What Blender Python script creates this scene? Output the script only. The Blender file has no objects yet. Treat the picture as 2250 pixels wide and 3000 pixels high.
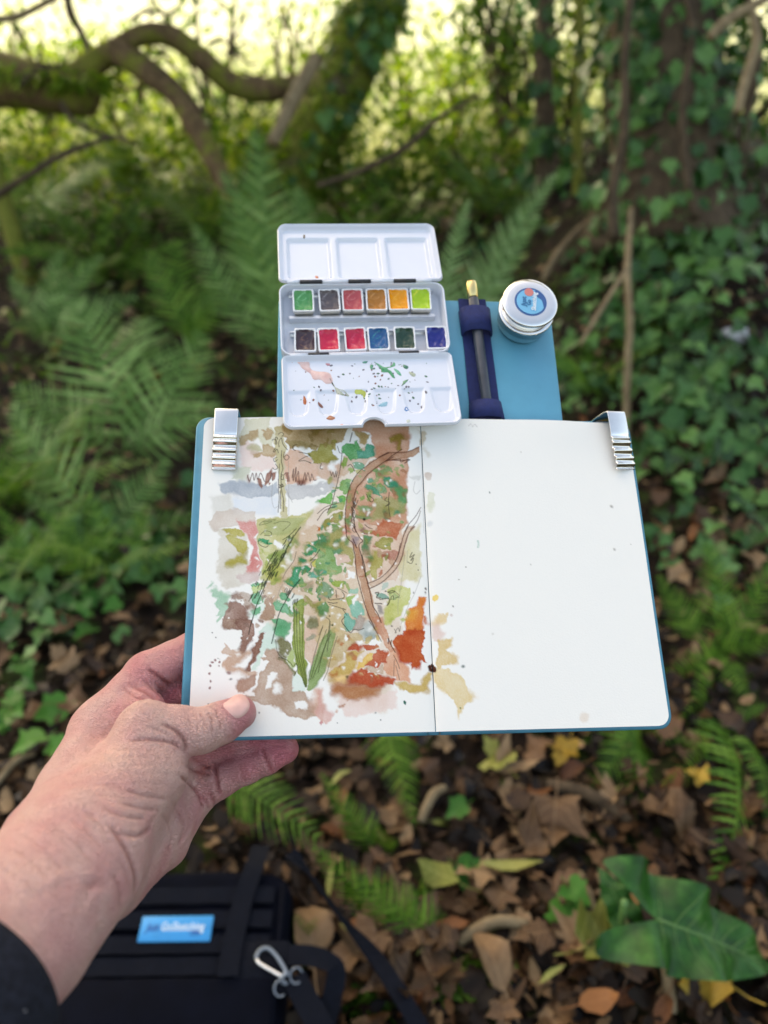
import bpy, bmesh, math, random
import numpy as np
from mathutils import Vector, Matrix, noise as mnoise

# ------------------------------------------------------------------ camera, sky, sun, exposure
sc = bpy.context.scene
COL = sc.collection
FPX = 2257.0                      # focal length in pixels of the 2250 x 3000 photograph
PITCH = math.radians(30.0)
CAM = np.array([0.0, 0.0, 1.2])
AX_R = np.array([1.0, 0.0, 0.0])
AX_U = np.array([0.0, math.sin(PITCH), math.cos(PITCH)])
AX_F = np.array([0.0, math.cos(PITCH), -math.sin(PITCH)])
cam_d = bpy.data.cameras.new("camera")
cam = bpy.data.objects.new("camera", cam_d)
COL.objects.link(cam)
cam.location = CAM
cam.rotation_euler = (math.radians(90.0) - PITCH, 0, 0)
cam_d.sensor_fit = 'VERTICAL'
cam_d.sensor_height = 24.0
cam_d.lens = 24.0 * FPX / 3000.0
cam_d.clip_start = 0.01
cam_d.clip_end = 500
cam_d.dof.use_dof = True
cam_d.dof.focus_distance = 0.487
cam_d.dof.aperture_fstop = (cam_d.lens / 1000.0) / 0.0060
cam_d.dof.aperture_blades = 0
sc.camera = cam

SUN_DIR = Vector((-0.42, 0.72, 0.80)).normalized()
world = bpy.data.worlds.new("World")
sc.world = world
world.use_nodes = True
wn = world.node_tree
wn.nodes.clear()
w_out = wn.nodes.new("ShaderNodeOutputWorld")
w_bg = wn.nodes.new("ShaderNodeBackground")
w_sky = wn.nodes.new("ShaderNodeTexSky")
w_sky.sky_type = 'NISHITA'
w_sky.sun_disc = False
w_sky.sun_elevation = math.asin(SUN_DIR.z)
w_sky.sun_rotation = math.atan2(SUN_DIR.x, SUN_DIR.y)
w_sky.air_density = 1.0
w_sky.dust_density = 4.0
w_sky.ozone_density = 0.6
w_bg.inputs[1].default_value = 0.15
wn.links.new(w_sky.outputs[0], w_bg.inputs[0])
wn.links.new(w_bg.outputs[0], w_out.inputs[0])
sun_d = bpy.data.lights.new("sun", 'SUN')
sun_d.energy = 2.6
sun_d.angle = math.radians(0.6)
sun_d.color = (1.0, 0.96, 0.88)
sun = bpy.data.objects.new("sun", sun_d)
COL.objects.link(sun)
sun.rotation_euler = SUN_DIR.to_track_quat('Z', 'Y').to_euler()
sc.view_settings.view_transform = 'Standard'
sc.view_settings.look = 'None'
sc.view_settings.exposure = 1.85
sc.view_settings.gamma = 1.0
sc.view_settings.use_curve_mapping = False
sc.view_settings.use_white_balance = True
sc.view_settings.white_balance_temperature = 8800
sc.view_settings.white_balance_tint = 8
sc.cycles.use_denoising = True
sc.cycles.max_bounces = 6
sc.cycles.diffuse_bounces = 3
sc.cycles.transmission_bounces = 4
sc.cycles.transparent_max_bounces = 4
sc.cycles.caustics_reflective = False
sc.cycles.caustics_refractive = False
sc.cycles.sample_clamp_indirect = 6.0

# ------------------------------------------------------------------ helpers
rnd = random.Random(11)

def P(u, v, z):
    """photo pixel + distance along the view axis -> world point"""
    return CAM + z * ((u - 1125.0) / FPX * AX_R - (v - 1500.0) / FPX * AX_U + AX_F)

def tag(o, label=None, cat=None, group=None, kind=None):
    if label: o["label"] = label
    if cat: o["category"] = cat
    if group: o["group"] = group
    if kind: o["kind"] = kind
    return o

def empty(name, loc=(0, 0, 0), matrix=None):
    o = bpy.data.objects.new(name, None)
    o.empty_display_size = 0.02
    COL.objects.link(o)
    if matrix is not None:
        o.matrix_basis = matrix
    else:
        o.location = loc
    return o

def INV(e):
    return e.matrix_basis.inverted()

def mdata(name, verts, faces, mats=None, smooth=True):
    me = bpy.data.meshes.new(name)
    verts = np.asarray(verts, dtype=np.float64).reshape(-1, 3)
    if isinstance(faces, np.ndarray):
        faces = faces.tolist()
    me.from_pydata(verts.tolist(), [], faces)
    if mats is not None:
        for m in (mats if isinstance(mats, (list, tuple)) else [mats]):
            me.materials.append(m)
    if smooth:
        me.polygons.foreach_set("use_smooth", [True] * len(me.polygons))
    me.update()
    return me

def link(name, me, parent=None, matrix=None, loc=None):
    o = bpy.data.objects.new(name, me)
    COL.objects.link(o)
    if parent is not None:
        o.parent = parent
    if matrix is not None:
        o.matrix_local = matrix
    elif loc is not None:
        o.location = loc
    return o

class MB:
    """collects geometry for ONE mesh"""
    def __init__(self):
        self.v = []; self.f = []; self.mi = []
    def add(self, verts, faces, mi=0):
        b = len(self.v)
        self.v.extend([tuple(map(float, p)) for p in verts])
        self.f.extend([tuple(int(i) + b for i in q) for q in faces])
        self.mi.extend([mi] * len(faces))
    def box(self, lo, hi, mi=0, M=None):
        x0, y0, z0 = lo; x1, y1, z1 = hi
        vs = [(x0,y0,z0),(x1,y0,z0),(x1,y1,z0),(x0,y1,z0),(x0,y0,z1),(x1,y0,z1),(x1,y1,z1),(x0,y1,z1)]
        if M is not None: vs = [tuple(M @ Vector(p)) for p in vs]
        self.add(vs, [(3,2,1,0),(4,5,6,7),(0,1,5,4),(1,2,6,5),(2,3,7,6),(3,0,4,7)], mi)
    def tube(self, pts, radii, n=8, cap=True, mi=0, flat=None, rough=0.0, seed=0):
        pts = [Vector(p) for p in pts]
        if not isinstance(radii, (list, tuple, np.ndarray)): radii = [radii] * len(pts)
        if len(radii) != len(pts): radii = np.interp(np.linspace(0, 1, len(pts)), np.linspace(0, 1, len(radii)), radii)
        rg = random.Random(seed)
        vs = []; fs = []
        t0 = (pts[1] - pts[0]).normalized()
        ref = Vector((0, 0, 1)) if abs(t0.z) < 0.9 else Vector((1, 0, 0))
        a = t0.cross(ref).normalized()
        for i, p in enumerate(pts):
            t = (pts[min(i + 1, len(pts) - 1)] - pts[max(i - 1, 0)]).normalized()
            a = (a - t * a.dot(t)).normalized()
            b = t.cross(a)
            for k in range(n):
                th = 2 * math.pi * k / n
                r = radii[i] * (1 + rough * (rg.random() - .5) * 2)
                vs.append(p + a * (math.cos(th) * r) + b * (math.sin(th) * r * (flat or 1.0)))
        for i in range(len(pts) - 1):
            for k in range(n):
                k2 = (k + 1) % n
                fs.append((i*n+k, i*n+k2, (i+1)*n+k2, (i+1)*n+k))
        if cap:
            fs.append(tuple(range(n - 1, -1, -1)))
            fs.append(tuple((len(pts)-1)*n + k for k in range(n)))
        self.add(vs, fs, mi)
    def ribbon(self, pts, width_vecs, mi=0):
        vs = []; fs = []
        for p, w in zip(pts, width_vecs):
            p = Vector(p); w = Vector(w)
            vs += [p - w, p + w]
        for i in range(len(pts) - 1):
            fs.append((2*i, 2*i+1, 2*i+3, 2*i+2))
        self.add(vs, fs, mi)
    def data(self, name, mats, smooth=True):
        me = mdata(name, self.v, self.f, mats, smooth)
        if any(self.mi):
            me.polygons.foreach_set("material_index", self.mi)
        return me
    def build(self, name, mats, parent=None, smooth=True, matrix=None, loc=None):
        return link(name, self.data(name, mats, smooth), parent, matrix, loc)

def smooth_path(pts, n=24, closed=False):
    """Catmull-Rom through points"""
    p = np.array(pts, float)
    m = len(p)
    out = []
    segs = m if closed else m - 1
    per = max(2, n // segs)
    for i in range(segs):
        if closed:
            a, b, c, d = p[(i-1) % m], p[i], p[(i+1) % m], p[(i+2) % m]
        else:
            a, b, c, d = p[max(i-1, 0)], p[i], p[i+1], p[min(i+2, m-1)]
        for k in range(per):
            t = k / per
            out.append(.5*((2*b)+(-a+c)*t+(2*a-5*b+4*c-d)*t*t+(-a+3*b-3*c+d)*t**3))
    if not closed: out.append(p[-1])
    return np.array(out)

def sstep(a, b, x):
    t = np.clip((x - a) / (b - a), 0, 1)
    return t * t * (3 - 2 * t)

def srgb(h, a=1.0):
    h = h.lstrip('#')
    c = [int(h[i:i+2], 16) / 255 for i in (0, 2, 4)]
    return tuple((x / 12.92 if x <= .04045 else ((x + .055) / 1.055) ** 2.4) for x in c) + (a,)

# ------------------------------------------------------------------ materials
def nodes_of(name):
    m = bpy.data.materials.new(name)
    m.use_nodes = True
    nt = m.node_tree
    b = nt.nodes["Principled BSDF"]
    return m, nt, b

def tex_noise(nt, scale, detail=4, rough=.6, coord=None, dim='3D'):
    n = nt.nodes.new("ShaderNodeTexNoise")
    n.inputs["Scale"].default_value = scale
    n.inputs["Detail"].default_value = detail
    n.inputs["Roughness"].default_value = rough
    if coord is not None: nt.links.new(coord, n.inputs["Vector"])
    return n

def ramp(nt, fac, stops, interp='LINEAR'):
    r = nt.nodes.new("ShaderNodeValToRGB")
    cr = r.color_ramp
    cr.interpolation = interp
    while len(cr.elements) < len(stops): cr.elements.new(.5)
    for e, (p, c) in zip(cr.elements, stops):
        e.position = p; e.color = c if len(c) == 4 else tuple(c) + (1,)
    nt.links.new(fac, r.inputs[0])
    return r

def bump(nt, b, height, strength=.3, dist=.002):
    n = nt.nodes.new("ShaderNodeBump")
    n.inputs["Strength"].default_value = strength
    n.inputs["Distance"].default_value = dist
    nt.links.new(height, n.inputs["Height"])
    nt.links.new(n.outputs[0], b.inputs["Normal"])
    return n

def coord(nt, kind="Object"):
    return nt.nodes.new("ShaderNodeTexCoord").outputs[kind]

def mat_simple(name, col, rough=.5, metal=0.0, spec=.5, nscale=None, nvar=.25, bscale=None, bstr=.3, bdist=.001, coat=0.0):
    m, nt, b = nodes_of(name)
    b.inputs["Roughness"].default_value = rough
    b.inputs["Metallic"].default_value = metal
    b.inputs["Specular IOR Level"].default_value = spec
    b.inputs["Coat Weight"].default_value = coat
    co = coord(nt)
    col = tuple(col[:3])
    if nscale:
        n = tex_noise(nt, nscale, 5, .6, co)
        lo = tuple(c * (1 - nvar) for c in col); hi = tuple(min(1, c * (1 + nvar)) for c in col)
        r = ramp(nt, n.outputs[0], [(.3, lo), (.7, hi)])
        nt.links.new(r.outputs[0], b.inputs["Base Color"])
    else:
        b.inputs["Base Color"].default_value = col + (1,)
    if bscale:
        n2 = tex_noise(nt, bscale, 6, .65, co)
        bump(nt, b, n2.outputs[0], bstr, bdist)
    return m

def mat_leaf(name, stops, rough=.5, trans=.35, tint=(1.0, 1.0, .6), island=True, nscale=18.0, spec=.22, vein=0.0):
    """leaf: colour picked per leaf (object or mesh island) from the stops, mottled, slightly translucent"""
    m, nt, b = nodes_of(name)
    out = nt.nodes["Material Output"]
    if island:
        src = nt.nodes.new("ShaderNodeNewGeometry").outputs["Random Per Island"]
    else:
        src = nt.nodes.new("ShaderNodeObjectInfo").outputs["Random"]
    co = coord(nt)
    n = tex_noise(nt, nscale, 4, .6, co)
    mx = nt.nodes.new("ShaderNodeMath"); mx.operation = 'MULTIPLY_ADD'
    nt.links.new(n.outputs[0], mx.inputs[0]); mx.inputs[1].default_value = .5
    ad = nt.nodes.new("ShaderNodeMath"); ad.operation = 'SUBTRACT'
    nt.links.new(src, ad.inputs[0]); ad.inputs[1].default_value = .25
    nt.links.new(ad.outputs[0], mx.inputs[2])
    r = ramp(nt, mx.outputs[0], stops)
    if vein > 0:   # midrib and side veins in the leaf's own coordinates
        sp = nt.nodes.new("ShaderNodeSeparateXYZ"); nt.links.new(co, sp.inputs[0])
        def mth(op, a, b_=None, c=None):
            q = nt.nodes.new("ShaderNodeMath"); q.operation = op
            for i_, v_ in enumerate((a, b_, c)):
                if v_ is None: continue
                if isinstance(v_, (int, float)): q.inputs[i_].default_value = v_
                else: nt.links.new(v_, q.inputs[i_])
            return q.outputs[0]
        axx = mth('ABSOLUTE', sp.outputs[0])
        rib = mth('LESS_THAN', axx, .016)
        fr_ = mth('FRACT', mth('MULTIPLY_ADD', mth('MULTIPLY_ADD', axx, -.9, sp.outputs[1]), 5.5, 10.0))
        side = mth('LESS_THAN', mth('ABSOLUTE', mth('SUBTRACT', fr_, .5)), .045)
        vm = mth('MULTIPLY', mth('MAXIMUM', rib, side), vein)
        mv = nt.nodes.new("ShaderNodeMix"); mv.data_type = 'RGBA'
        nt.links.new(vm, mv.inputs[0]); nt.links.new(r.outputs[0], mv.inputs[6]); mv.inputs[7].default_value = tuple(min(1, c_ * 1.25 + .015) for c_ in stops[-1][1][:3]) + (1,)
        class _R: outputs = [mv.outputs[2]]
        r = _R
    nt.links.new(r.outputs[0], b.inputs["Base Color"])
    b.inputs["Roughness"].default_value = rough
    b.inputs["Specular IOR Level"].default_value = spec
    bump(nt, b, n.outputs[0], .25, .002)
    if trans > 0:
        tr = nt.nodes.new("ShaderNodeBsdfTranslucent")
        mul = nt.nodes.new("ShaderNodeMix"); mul.data_type = 'RGBA'; mul.blend_type = 'MULTIPLY'
        mul.inputs[0].default_value = 1.0
        nt.links.new(r.outputs[0], mul.inputs[6])
        mul.inputs[7].default_value = tuple(tint) + (1,)
        nt.links.new(mul.outputs[2], tr.inputs[0])
        mix = nt.nodes.new("ShaderNodeMixShader"); mix.inputs[0].default_value = trans
        nt.links.new(b.outputs[0], mix.inputs[1]); nt.links.new(tr.outputs[0], mix.inputs[2])
        nt.links.new(mix.outputs[0], out.inputs[0])
    return m

def mat_bark(name, c0, c1, moss=0.0, mossc=(.10, .13, .02)):
    m, nt, b = nodes_of(name)
    co = coord(nt)
    mp = nt.nodes.new("ShaderNodeMapping"); mp.inputs["Scale"].default_value = (1, 1, .25)
    nt.links.new(co, mp.inputs[0])
    n = tex_noise(nt, 30, 6, .7, mp.outputs[0])
    r = ramp(nt, n.outputs[0], [(.3, c0), (.7, c1)])
    colout = r.outputs[0]
    if moss > 0:
        n2 = tex_noise(nt, 6, 5, .7, co)
        r2 = ramp(nt, n2.outputs[0], [(max(0, .62 - moss * .45), (0, 0, 0)), (max(.05, .72 - moss * .45), (1, 1, 1))])
        n3 = tex_noise(nt, 90, 3, .6, co)
        r3 = ramp(nt, n3.outputs[0], [(.3, tuple(x * .5 for x in mossc)), (.7, tuple(x * 1.5 for x in mossc))])
        mx = nt.nodes.new("ShaderNodeMix"); mx.data_type = 'RGBA'
        nt.links.new(r2.outputs[0], mx.inputs[0]); nt.links.new(colout, mx.inputs[6]); nt.links.new(r3.outputs[0], mx.inputs[7])
        colout = mx.outputs[2]
    nt.links.new(colout, b.inputs["Base Color"])
    b.inputs["Roughness"].default_value = .9
    b.inputs["Specular IOR Level"].default_value = .2
    bump(nt, b, n.outputs[0], .8, .01)
    return m

BARK = mat_bark("bark_brown", (.035, .024, .015), (.13, .09, .055))
BARK_MOSS = mat_bark("bark_mossy", (.05, .035, .02), (.16, .12, .07), .6, (.16, .17, .03))
BARK_LOG = mat_bark("bark_log", (.06, .035, .018), (.22, .14, .07), .34, (.17, .17, .03))
BARK_PALE = mat_bark("bark_pale", (.16, .11, .06), (.36, .27, .16))
MOSSY = mat_bark("moss_thick", (.06, .05, .02), (.12, .10, .04), 1.1, (.17, .22, .03))
FERN_DARK = mat_leaf("fern_deep_green", [(.0, (.018, .075, .006)), (.5, (.085, .215, .020)), (1, (.20, .36, .05))], .45, .3)
FERN_BLUE = mat_leaf("fern_grey_green", [(.0, (.045, .12, .022)), (.5, (.135, .27, .065)), (1, (.27, .43, .14))], .42, .25)
FERN_FRESH = mat_leaf("fern_fresh_green", [(.0, (.035, .10, .010)), (.5, (.09, .21, .022)), (1, (.19, .34, .05))], .45, .35)
_ivs = [(.0, (.008, .045, .008)), (.5, (.034, .125, .024)), (1, (.12, .27, .065))]
IVY = mat_leaf("ivy_green", _ivs, .38, .18, island=True, spec=.35)
IVY_O = mat_leaf("ivy_green_single", _ivs, .38, .18, island=False, spec=.35, vein=.4)
IVY_FRESH = mat_leaf("ivy_fresh", [(.0, (.025, .12, .015)), (1, (.09, .27, .04))], .4, .2, island=False, vein=.35)
FERN_PALE = mat_leaf("fern_pale_green", [(.0, (.09, .18, .05)), (.5, (.19, .33, .11)), (1, (.33, .48, .21))], .42, .25)
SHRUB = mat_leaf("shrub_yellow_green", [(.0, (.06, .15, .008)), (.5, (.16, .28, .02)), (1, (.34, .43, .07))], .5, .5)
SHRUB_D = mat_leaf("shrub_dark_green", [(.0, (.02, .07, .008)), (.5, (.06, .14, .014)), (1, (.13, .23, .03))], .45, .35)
CANOPY = mat_leaf("canopy_leaf", [(.0, (.04, .08, .02)), (1, (.10, .14, .04))], .5, .3)
STRAW = mat_leaf("pale_grass", [(.0, (.28, .34, .18)), (.5, (.44, .48, .33)), (1, (.58, .60, .48))], .6, .3)
LITTER = mat_leaf("litter_brown", [(.0, (.004, .002, .001)), (.35, (.015, .007, .003)), (.6, (.048, .022, .009)), (.85, (.13, .066, .028)), (1, (.30, .19, .10))], .55, .05, (1, .8, .5), True, 14)
def litter_mat(name, a, b_, c):
    return mat_leaf(name, [(.0, a), (.5, b_), (1, c)], .5, .10, (1, .8, .5), False, 5.0, .3, .35)
L_BROWN = litter_mat("leaf_brown", (.020, .009, .005), (.080, .038, .018), (.17, .085, .04))
L_TAN = litter_mat("leaf_tan", (.055, .026, .011), (.16, .085, .040), (.32, .20, .105))
L_DARK = litter_mat("leaf_dark", (.004, .003, .003), (.014, .009, .007), (.04, .022, .015))
L_YELLOW = litter_mat("leaf_yellow", (.16, .09, .01), (.34, .20, .02), (.48, .32, .05))
L_OLIVE = litter_mat("leaf_olive", (.08, .10, .012), (.20, .21, .035), (.36, .34, .10))
L_RUST = litter_mat("leaf_rust", (.05, .014, .004), (.14, .045, .012), (.26, .10, .03))
# ------------------------------------------------------------------ terrain
def vnoise(x, y, s, seed=0):
    """smooth value noise (numpy)"""
    x = np.asarray(x, float) * s + seed * 17.31; y = np.asarray(y, float) * s + seed * 9.77
    xi = np.floor(x); yi = np.floor(y); fx = x - xi; fy = y - yi
    fx = fx * fx * (3 - 2 * fx); fy = fy * fy * (3 - 2 * fy)
    def h(a, b):
        v = np.sin(a * 127.1 + b * 311.7 + seed * 74.7) * 43758.5453
        return v - np.floor(v)
    return (h(xi, yi) * (1 - fx) + h(xi + 1, yi) * fx) * (1 - fy) + (h(xi, yi + 1) * (1 - fx) + h(xi + 1, yi + 1) * fx) * fy

def ground_h(x, y):
    x = np.asarray(x, float); y = np.asarray(y, float)
    g = .10 * (vnoise(x, y, .7, 1) - .5) * sstep(1.2, 3, y) + .035 * (vnoise(x, y, 3.0, 2) - .5) + .015 * (vnoise(x, y, 9.0, 3) - .5)
    g = g + .62 * sstep(.15, 1.25, x) * sstep(1.5, 3.3, y) * (1 - .7 * sstep(5.5, 9, y))
    g = g + .22 * sstep(2.4, 5.5, y) + .15 * sstep(-.3, -2.0, x) * sstep(2, 4, y)
    g = g + .055 * np.maximum(0, y - 8.0) + .0012 * np.maximum(0, y - 8.0) ** 2
    return g

def gpoint(u, v):
    """where the view ray through a photo pixel meets the ground"""
    d = P(u, v, 1.0) - CAM
    ts = _TS
    q = CAM[:, None] + d[:, None] * ts
    below = q[2] < ground_h(q[0], q[1])
    i = int(np.argmax(below)) if below.any() else len(ts) - 1
    ts = np.linspace(ts[max(i - 1, 0)], ts[i], 40)
    q = CAM[:, None] + d[:, None] * ts
    below = q[2] < ground_h(q[0], q[1])
    i = int(np.argmax(below)) if below.any() else len(ts) - 1
    return q[:, i]
_TS = .5 * 1.012 ** np.arange(460)

def build_ground():
    def axis(lo, hi, fine, mid):
        out = [lo]
        return out
    ys = np.concatenate([np.arange(-3, .3, .3), np.arange(.3, 4.5, .03), np.arange(4.5, 10, .12), 10 * 1.12 ** np.arange(0, 24)])
    xs1 = np.concatenate([np.arange(0, 2.2, .035), np.arange(2.2, 6, .15), 6 * 1.15 ** np.arange(0, 20)])
    xs = np.concatenate([-xs1[:0:-1], xs1])
    X, Y = np.meshgrid(xs, ys)
    Z = ground_h(X, Y)
    V = np.stack([X, Y, Z], -1).reshape(-1, 3)
    nx = len(xs); ny = len(ys)
    i, j = np.meshgrid(np.arange(nx - 1), np.arange(ny - 1))
    a = (j * nx + i).ravel()
    F = np.stack([a, a + 1, a + nx + 1, a + nx], -1)
    m, nt, b = nodes_of("woodland_soil")
    co = coord(nt)
    n1 = tex_noise(nt, 7, 8, .7, co); n2 = tex_noise(nt, 60, 5, .7, co)
    soil = ramp(nt, n2.outputs[0], [(.25, (.006, .004, .002)), (.5, (.018, .010, .006)), (.75, (.05, .028, .015))])
    moss = ramp(nt, n2.outputs[0], [(.3, (.02, .035, .008)), (.7, (.07, .10, .02))])
    mk = ramp(nt, n1.outputs[0], [(.5, (0, 0, 0)), (.62, (1, 1, 1))])
    mx = nt.nodes.new("ShaderNodeMix"); mx.data_type = 'RGBA'
    nt.links.new(mk.outputs[0], mx.inputs[0]); nt.links.new(soil.outputs[0], mx.inputs[6]); nt.links.new(moss.outputs[0], mx.inputs[7])
    # pale dry meadow beyond the trees
    geo = nt.nodes.new("ShaderNodeNewGeometry"); sep = nt.nodes.new("ShaderNodeSeparateXYZ")
    nt.links.new(geo.outputs["Position"], sep.inputs[0])
    mr = nt.nodes.new("ShaderNodeMapRange"); mr.inputs[1].default_value = 6.5; mr.inputs[2].default_value = 9.0
    nt.links.new(sep.outputs[1], mr.inputs[0])
    n3 = tex_noise(nt, .9, 8, .75, co)
    fld = ramp(nt, n3.outputs[0], [(.3, (.22, .28, .13)), (.45, (.40, .45, .27)), (.6, (.54, .56, .42)), (.75, (.62, .61, .50))])
    mx2 = nt.nodes.new("ShaderNodeMix"); mx2.data_type = 'RGBA'
    nt.links.new(mr.outputs[0], mx2.inputs[0]); nt.links.new(mx.outputs[2], mx2.inputs[6]); nt.links.new(fld.outputs[0], mx2.inputs[7])
    nt.links.new(mx2.outputs[2], b.inputs["Base Color"])
    b.inputs["Roughness"].default_value = .95
    b.inputs["Specular IOR Level"].default_value = .2
    bump(nt, b, n2.outputs[0], .8, .02)
    o = link("ground", mdata("ground", V, F, m))
    tag(o, "dark woodland floor rising to a bank and a pale meadow", kind="structure")
build_ground()

# ------------------------------------------------------------------ leaf shapes (outline in the xy plane, stalk end at the origin, tip towards +y)
def leaf_outline(kind):
    if kind == "maple":
        half = [(.03, .0), (.16, -.06), (.30, -.02), (.46, .10), (.38, .22), (.50, .40), (.60, .62), (.42, .56), (.30, .52), (.22, .62), (.26, .80), (.13, .86), (0, 1.08)]
    elif kind == "torn":
        half = [(.03, .0), (.20, .02), (.34, .12), (.30, .24), (.44, .36), (.40, .52), (.46, .62), (.30, .66), (.24, .80), (.10, .84), (0, .98)]
    elif kind == "ivy":
        half = [(.02, 0), (.18, -.10), (.34, -.06), (.46, .10), (.40, .26), (.52, .42), (.34, .50), (.22, .60), (.12, .82), (0, 1.0)]
    elif kind == "oval":
        half = [(.02, 0), (.14, .10), (.24, .28), (.27, .48), (.22, .70), (.12, .88), (0, 1.0)]
    elif kind == "arum":
        half = [(.03, .05), (.10, -.14), (.24, -.30), (.40, -.36), (.46, -.22), (.44, .0), (.42, .2), (.36, .45), (.26, .68), (.12, .90), (0, 1.05)]
    elif kind == "lance":
        half = [(.01, 0), (.06, .12), (.10, .32), (.10, .55), (.06, .80), (0, 1.0)]
    return half

def leaf_verts(kind, size=1.0, fold=.12, curl=0.0, twist=0.0, wav=0.0, rg=rnd, stalk=0.0):
    half = leaf_outline(kind)
    pts = []
    for x, y in half: pts.append((x, y))
    n = len(pts)
    verts = []; faces = []
    ys = [p[1] for p in pts]
    # mid rib point for each outline point
    for x, y in pts:
        yy = max(.0, min(y, 1.1))
        for s in (-1, 0, 1):
            verts.append([s * x, y if s else (yy * .9 + .02), 0])
    for i in range(n - 1):
        a = 3 * i; b_ = 3 * (i + 1)
        faces.append((a, a + 1, b_ + 1, b_))
        faces.append((a + 1, a + 2, b_ + 2, b_ + 1))
    V = np.array(verts)
    if kind in ("torn", "maple", "oval"):
        V[:, :2] += np.array([[rg.uniform(-.035, .035), rg.uniform(-.03, .03)] for _ in range(len(V))]) * (np.abs(V[:, :1]) > .05)
        V[V[:, 0] > 0, 0] *= rg.uniform(.75, 1.1)
    ax = np.abs(V[:, 0])
    z = fold * ax
    ph = rg.random() * 6.28
    z = z + wav * np.sin(V[:, 1] * 9 + ph + 3 * np.sign(V[:, 0])) * ax * 1.4
    z = z - curl * (V[:, 1] - .4) ** 2 + twist * V[:, 0] * (V[:, 1] - .3)
    z = z + curl * .9 * ax ** 1.5
    V[:, 2] = z
    V *= size
    F = list(faces)
    if stalk > 0:
        b = len(V)
        w = .012 * size
        sv = np.array([[-w, 0.02*size, .0], [w, .02*size, .0], [w, -stalk*.5*size, -.04*size], [-w, -stalk*.5*size, -.04*size], [w, -stalk*size, .03*size], [-w, -stalk*size, .03*size]])
        V = np.vstack([V, sv]); F += [(b, b+1, b+2, b+3), (b+3, b+2, b+4, b+5)]
    return V, F

def rot_mat(rg, tilt=.5):
    a = rg.random() * 2 * math.pi
    return Matrix.Rotation(a, 3, 'Z') @ Matrix.Rotation((rg.random() - .5) * 2 * tilt, 3, 'X') @ Matrix.Rotation((rg.random() - .5) * 2 * tilt, 3, 'Y')

def ground_normal(x, y, e=.05):
    nx = (ground_h(x - e, y) - ground_h(x + e, y)) / (2 * e)
    ny = (ground_h(x, y - e) - ground_h(x, y + e)) / (2 * e)
    return Vector((float(nx), float(ny), 1)).normalized()

def litter_stuff():
    rg = random.Random(5)
    protos = []
    for k in range(14):
        kd = ["torn", "oval", "maple", "oval", "torn", "lance", "oval"][k % 7]
        protos.append(leaf_verts(kd, 1.0, rg.uniform(-.2, .5), rg.uniform(-.6, .9), rg.uniform(-.6, .6), rg.uniform(0, .25), rg))
    VV = []; FF = []; base = 0
    n = 0
    while n < 19000:
        # denser near the camera
        y = .45 + 5.2 * rg.random() ** 1.5
        x = (rg.random() * 2 - 1) * (.85 + .68 * y)
        s = rg.uniform(.018, .055)
        if 0.35 < x and y > 2.2 and rg.random() < .45: continue
        if x < -.1 and y > 1.5 and rg.random() < .35: continue
        V, F = protos[rg.randrange(14)]
        q = Vector((0, 0, 1)).rotation_difference(ground_normal(x, y)).to_matrix()
        R = np.array(q @ rot_mat(rg, .55))
        W = (V * s) @ R.T + np.array([x, y, float(ground_h(x, y)) + rg.uniform(.004, .03)])
        VV.append(W); FF.extend([tuple(i + base for i in f) for f in F]); base += len(V); n += 1
    o = link("leaf_litter", mdata("leaf_litter", np.vstack(VV), FF, LITTER))
    tag(o, "thick brown layer of small broken fallen leaves on the woodland floor", "leaf litter", kind="stuff")
litter_stuff()

# ------------------------------------------------------------------ single fallen leaves that can be picked out
LEAFSETS = {
 "brown": ("torn", L_BROWN, "brown torn fallen leaf", "brown fallen leaves"),
 "tan":   ("maple", L_TAN, "pale tan lobed fallen leaf", "tan fallen leaves"),
 "dark":  ("oval", L_DARK, "blackish rotting fallen leaf", "dark rotting leaves"),
 "rust":  ("oval", L_RUST, "rust red oval fallen leaf", "rust red fallen leaves"),
 "olive": ("lance", L_OLIVE, "narrow olive fallen leaf", "olive fallen leaves"),
}
_lp = {}
def leaf_proto(key, kd, mat, j):
    k = (key, j)
    if k not in _lp:
        rg = random.Random(hash(key) % 999 if False else sum(map(ord, key)) * 7 + j)
        V, F = leaf_verts(kd, 1.0, rg.uniform(-.3, .6), rg.uniform(-.9, 1.3), rg.uniform(-.9, .9), rg.uniform(.10, .40), rg, stalk=.5 if kd != "lance" else .1)
        me = mdata("fallen_leaf", V, F, mat)
        _lp[k] = me
    return _lp[k]

def fallen_leaf(u, v, key, size, ang=None, tilt=.35, lift=.02, rg=rnd, kd=None, mat=None, label=None, group=None):
    p = gpoint(u, v)
    k0, m0, l0, g0 = LEAFSETS.get(key, (kd, mat, label, group))
    me = leaf_proto(key, kd or k0, mat or m0, rg.randrange(5))
    q = Vector((0, 0, 1)).rotation_difference(ground_normal(p[0], p[1])).to_matrix()
    if ang is None: R = q @ rot_mat(rg, tilt)
    else: R = q @ Matrix.Rotation(ang, 3, 'Z') @ Matrix.Rotation(rg.uniform(-tilt, tilt), 3, 'X') @ Matrix.Rotation(rg.uniform(-tilt, tilt), 3, 'Y')
    M = Matrix.Translation(Vector(p) + Vector((0, 0, lift))) @ (R * size).to_4x4()
    M = Matrix.Translation(Vector(p) + Vector((0, 0, lift))) @ R.to_4x4() @ Matrix.Diagonal((size, size, size, 1))
    o = link("fallen_leaf", me)
    o.matrix_world = M
    tag(o, label or l0, "leaf", group or g0)
    return o

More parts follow.
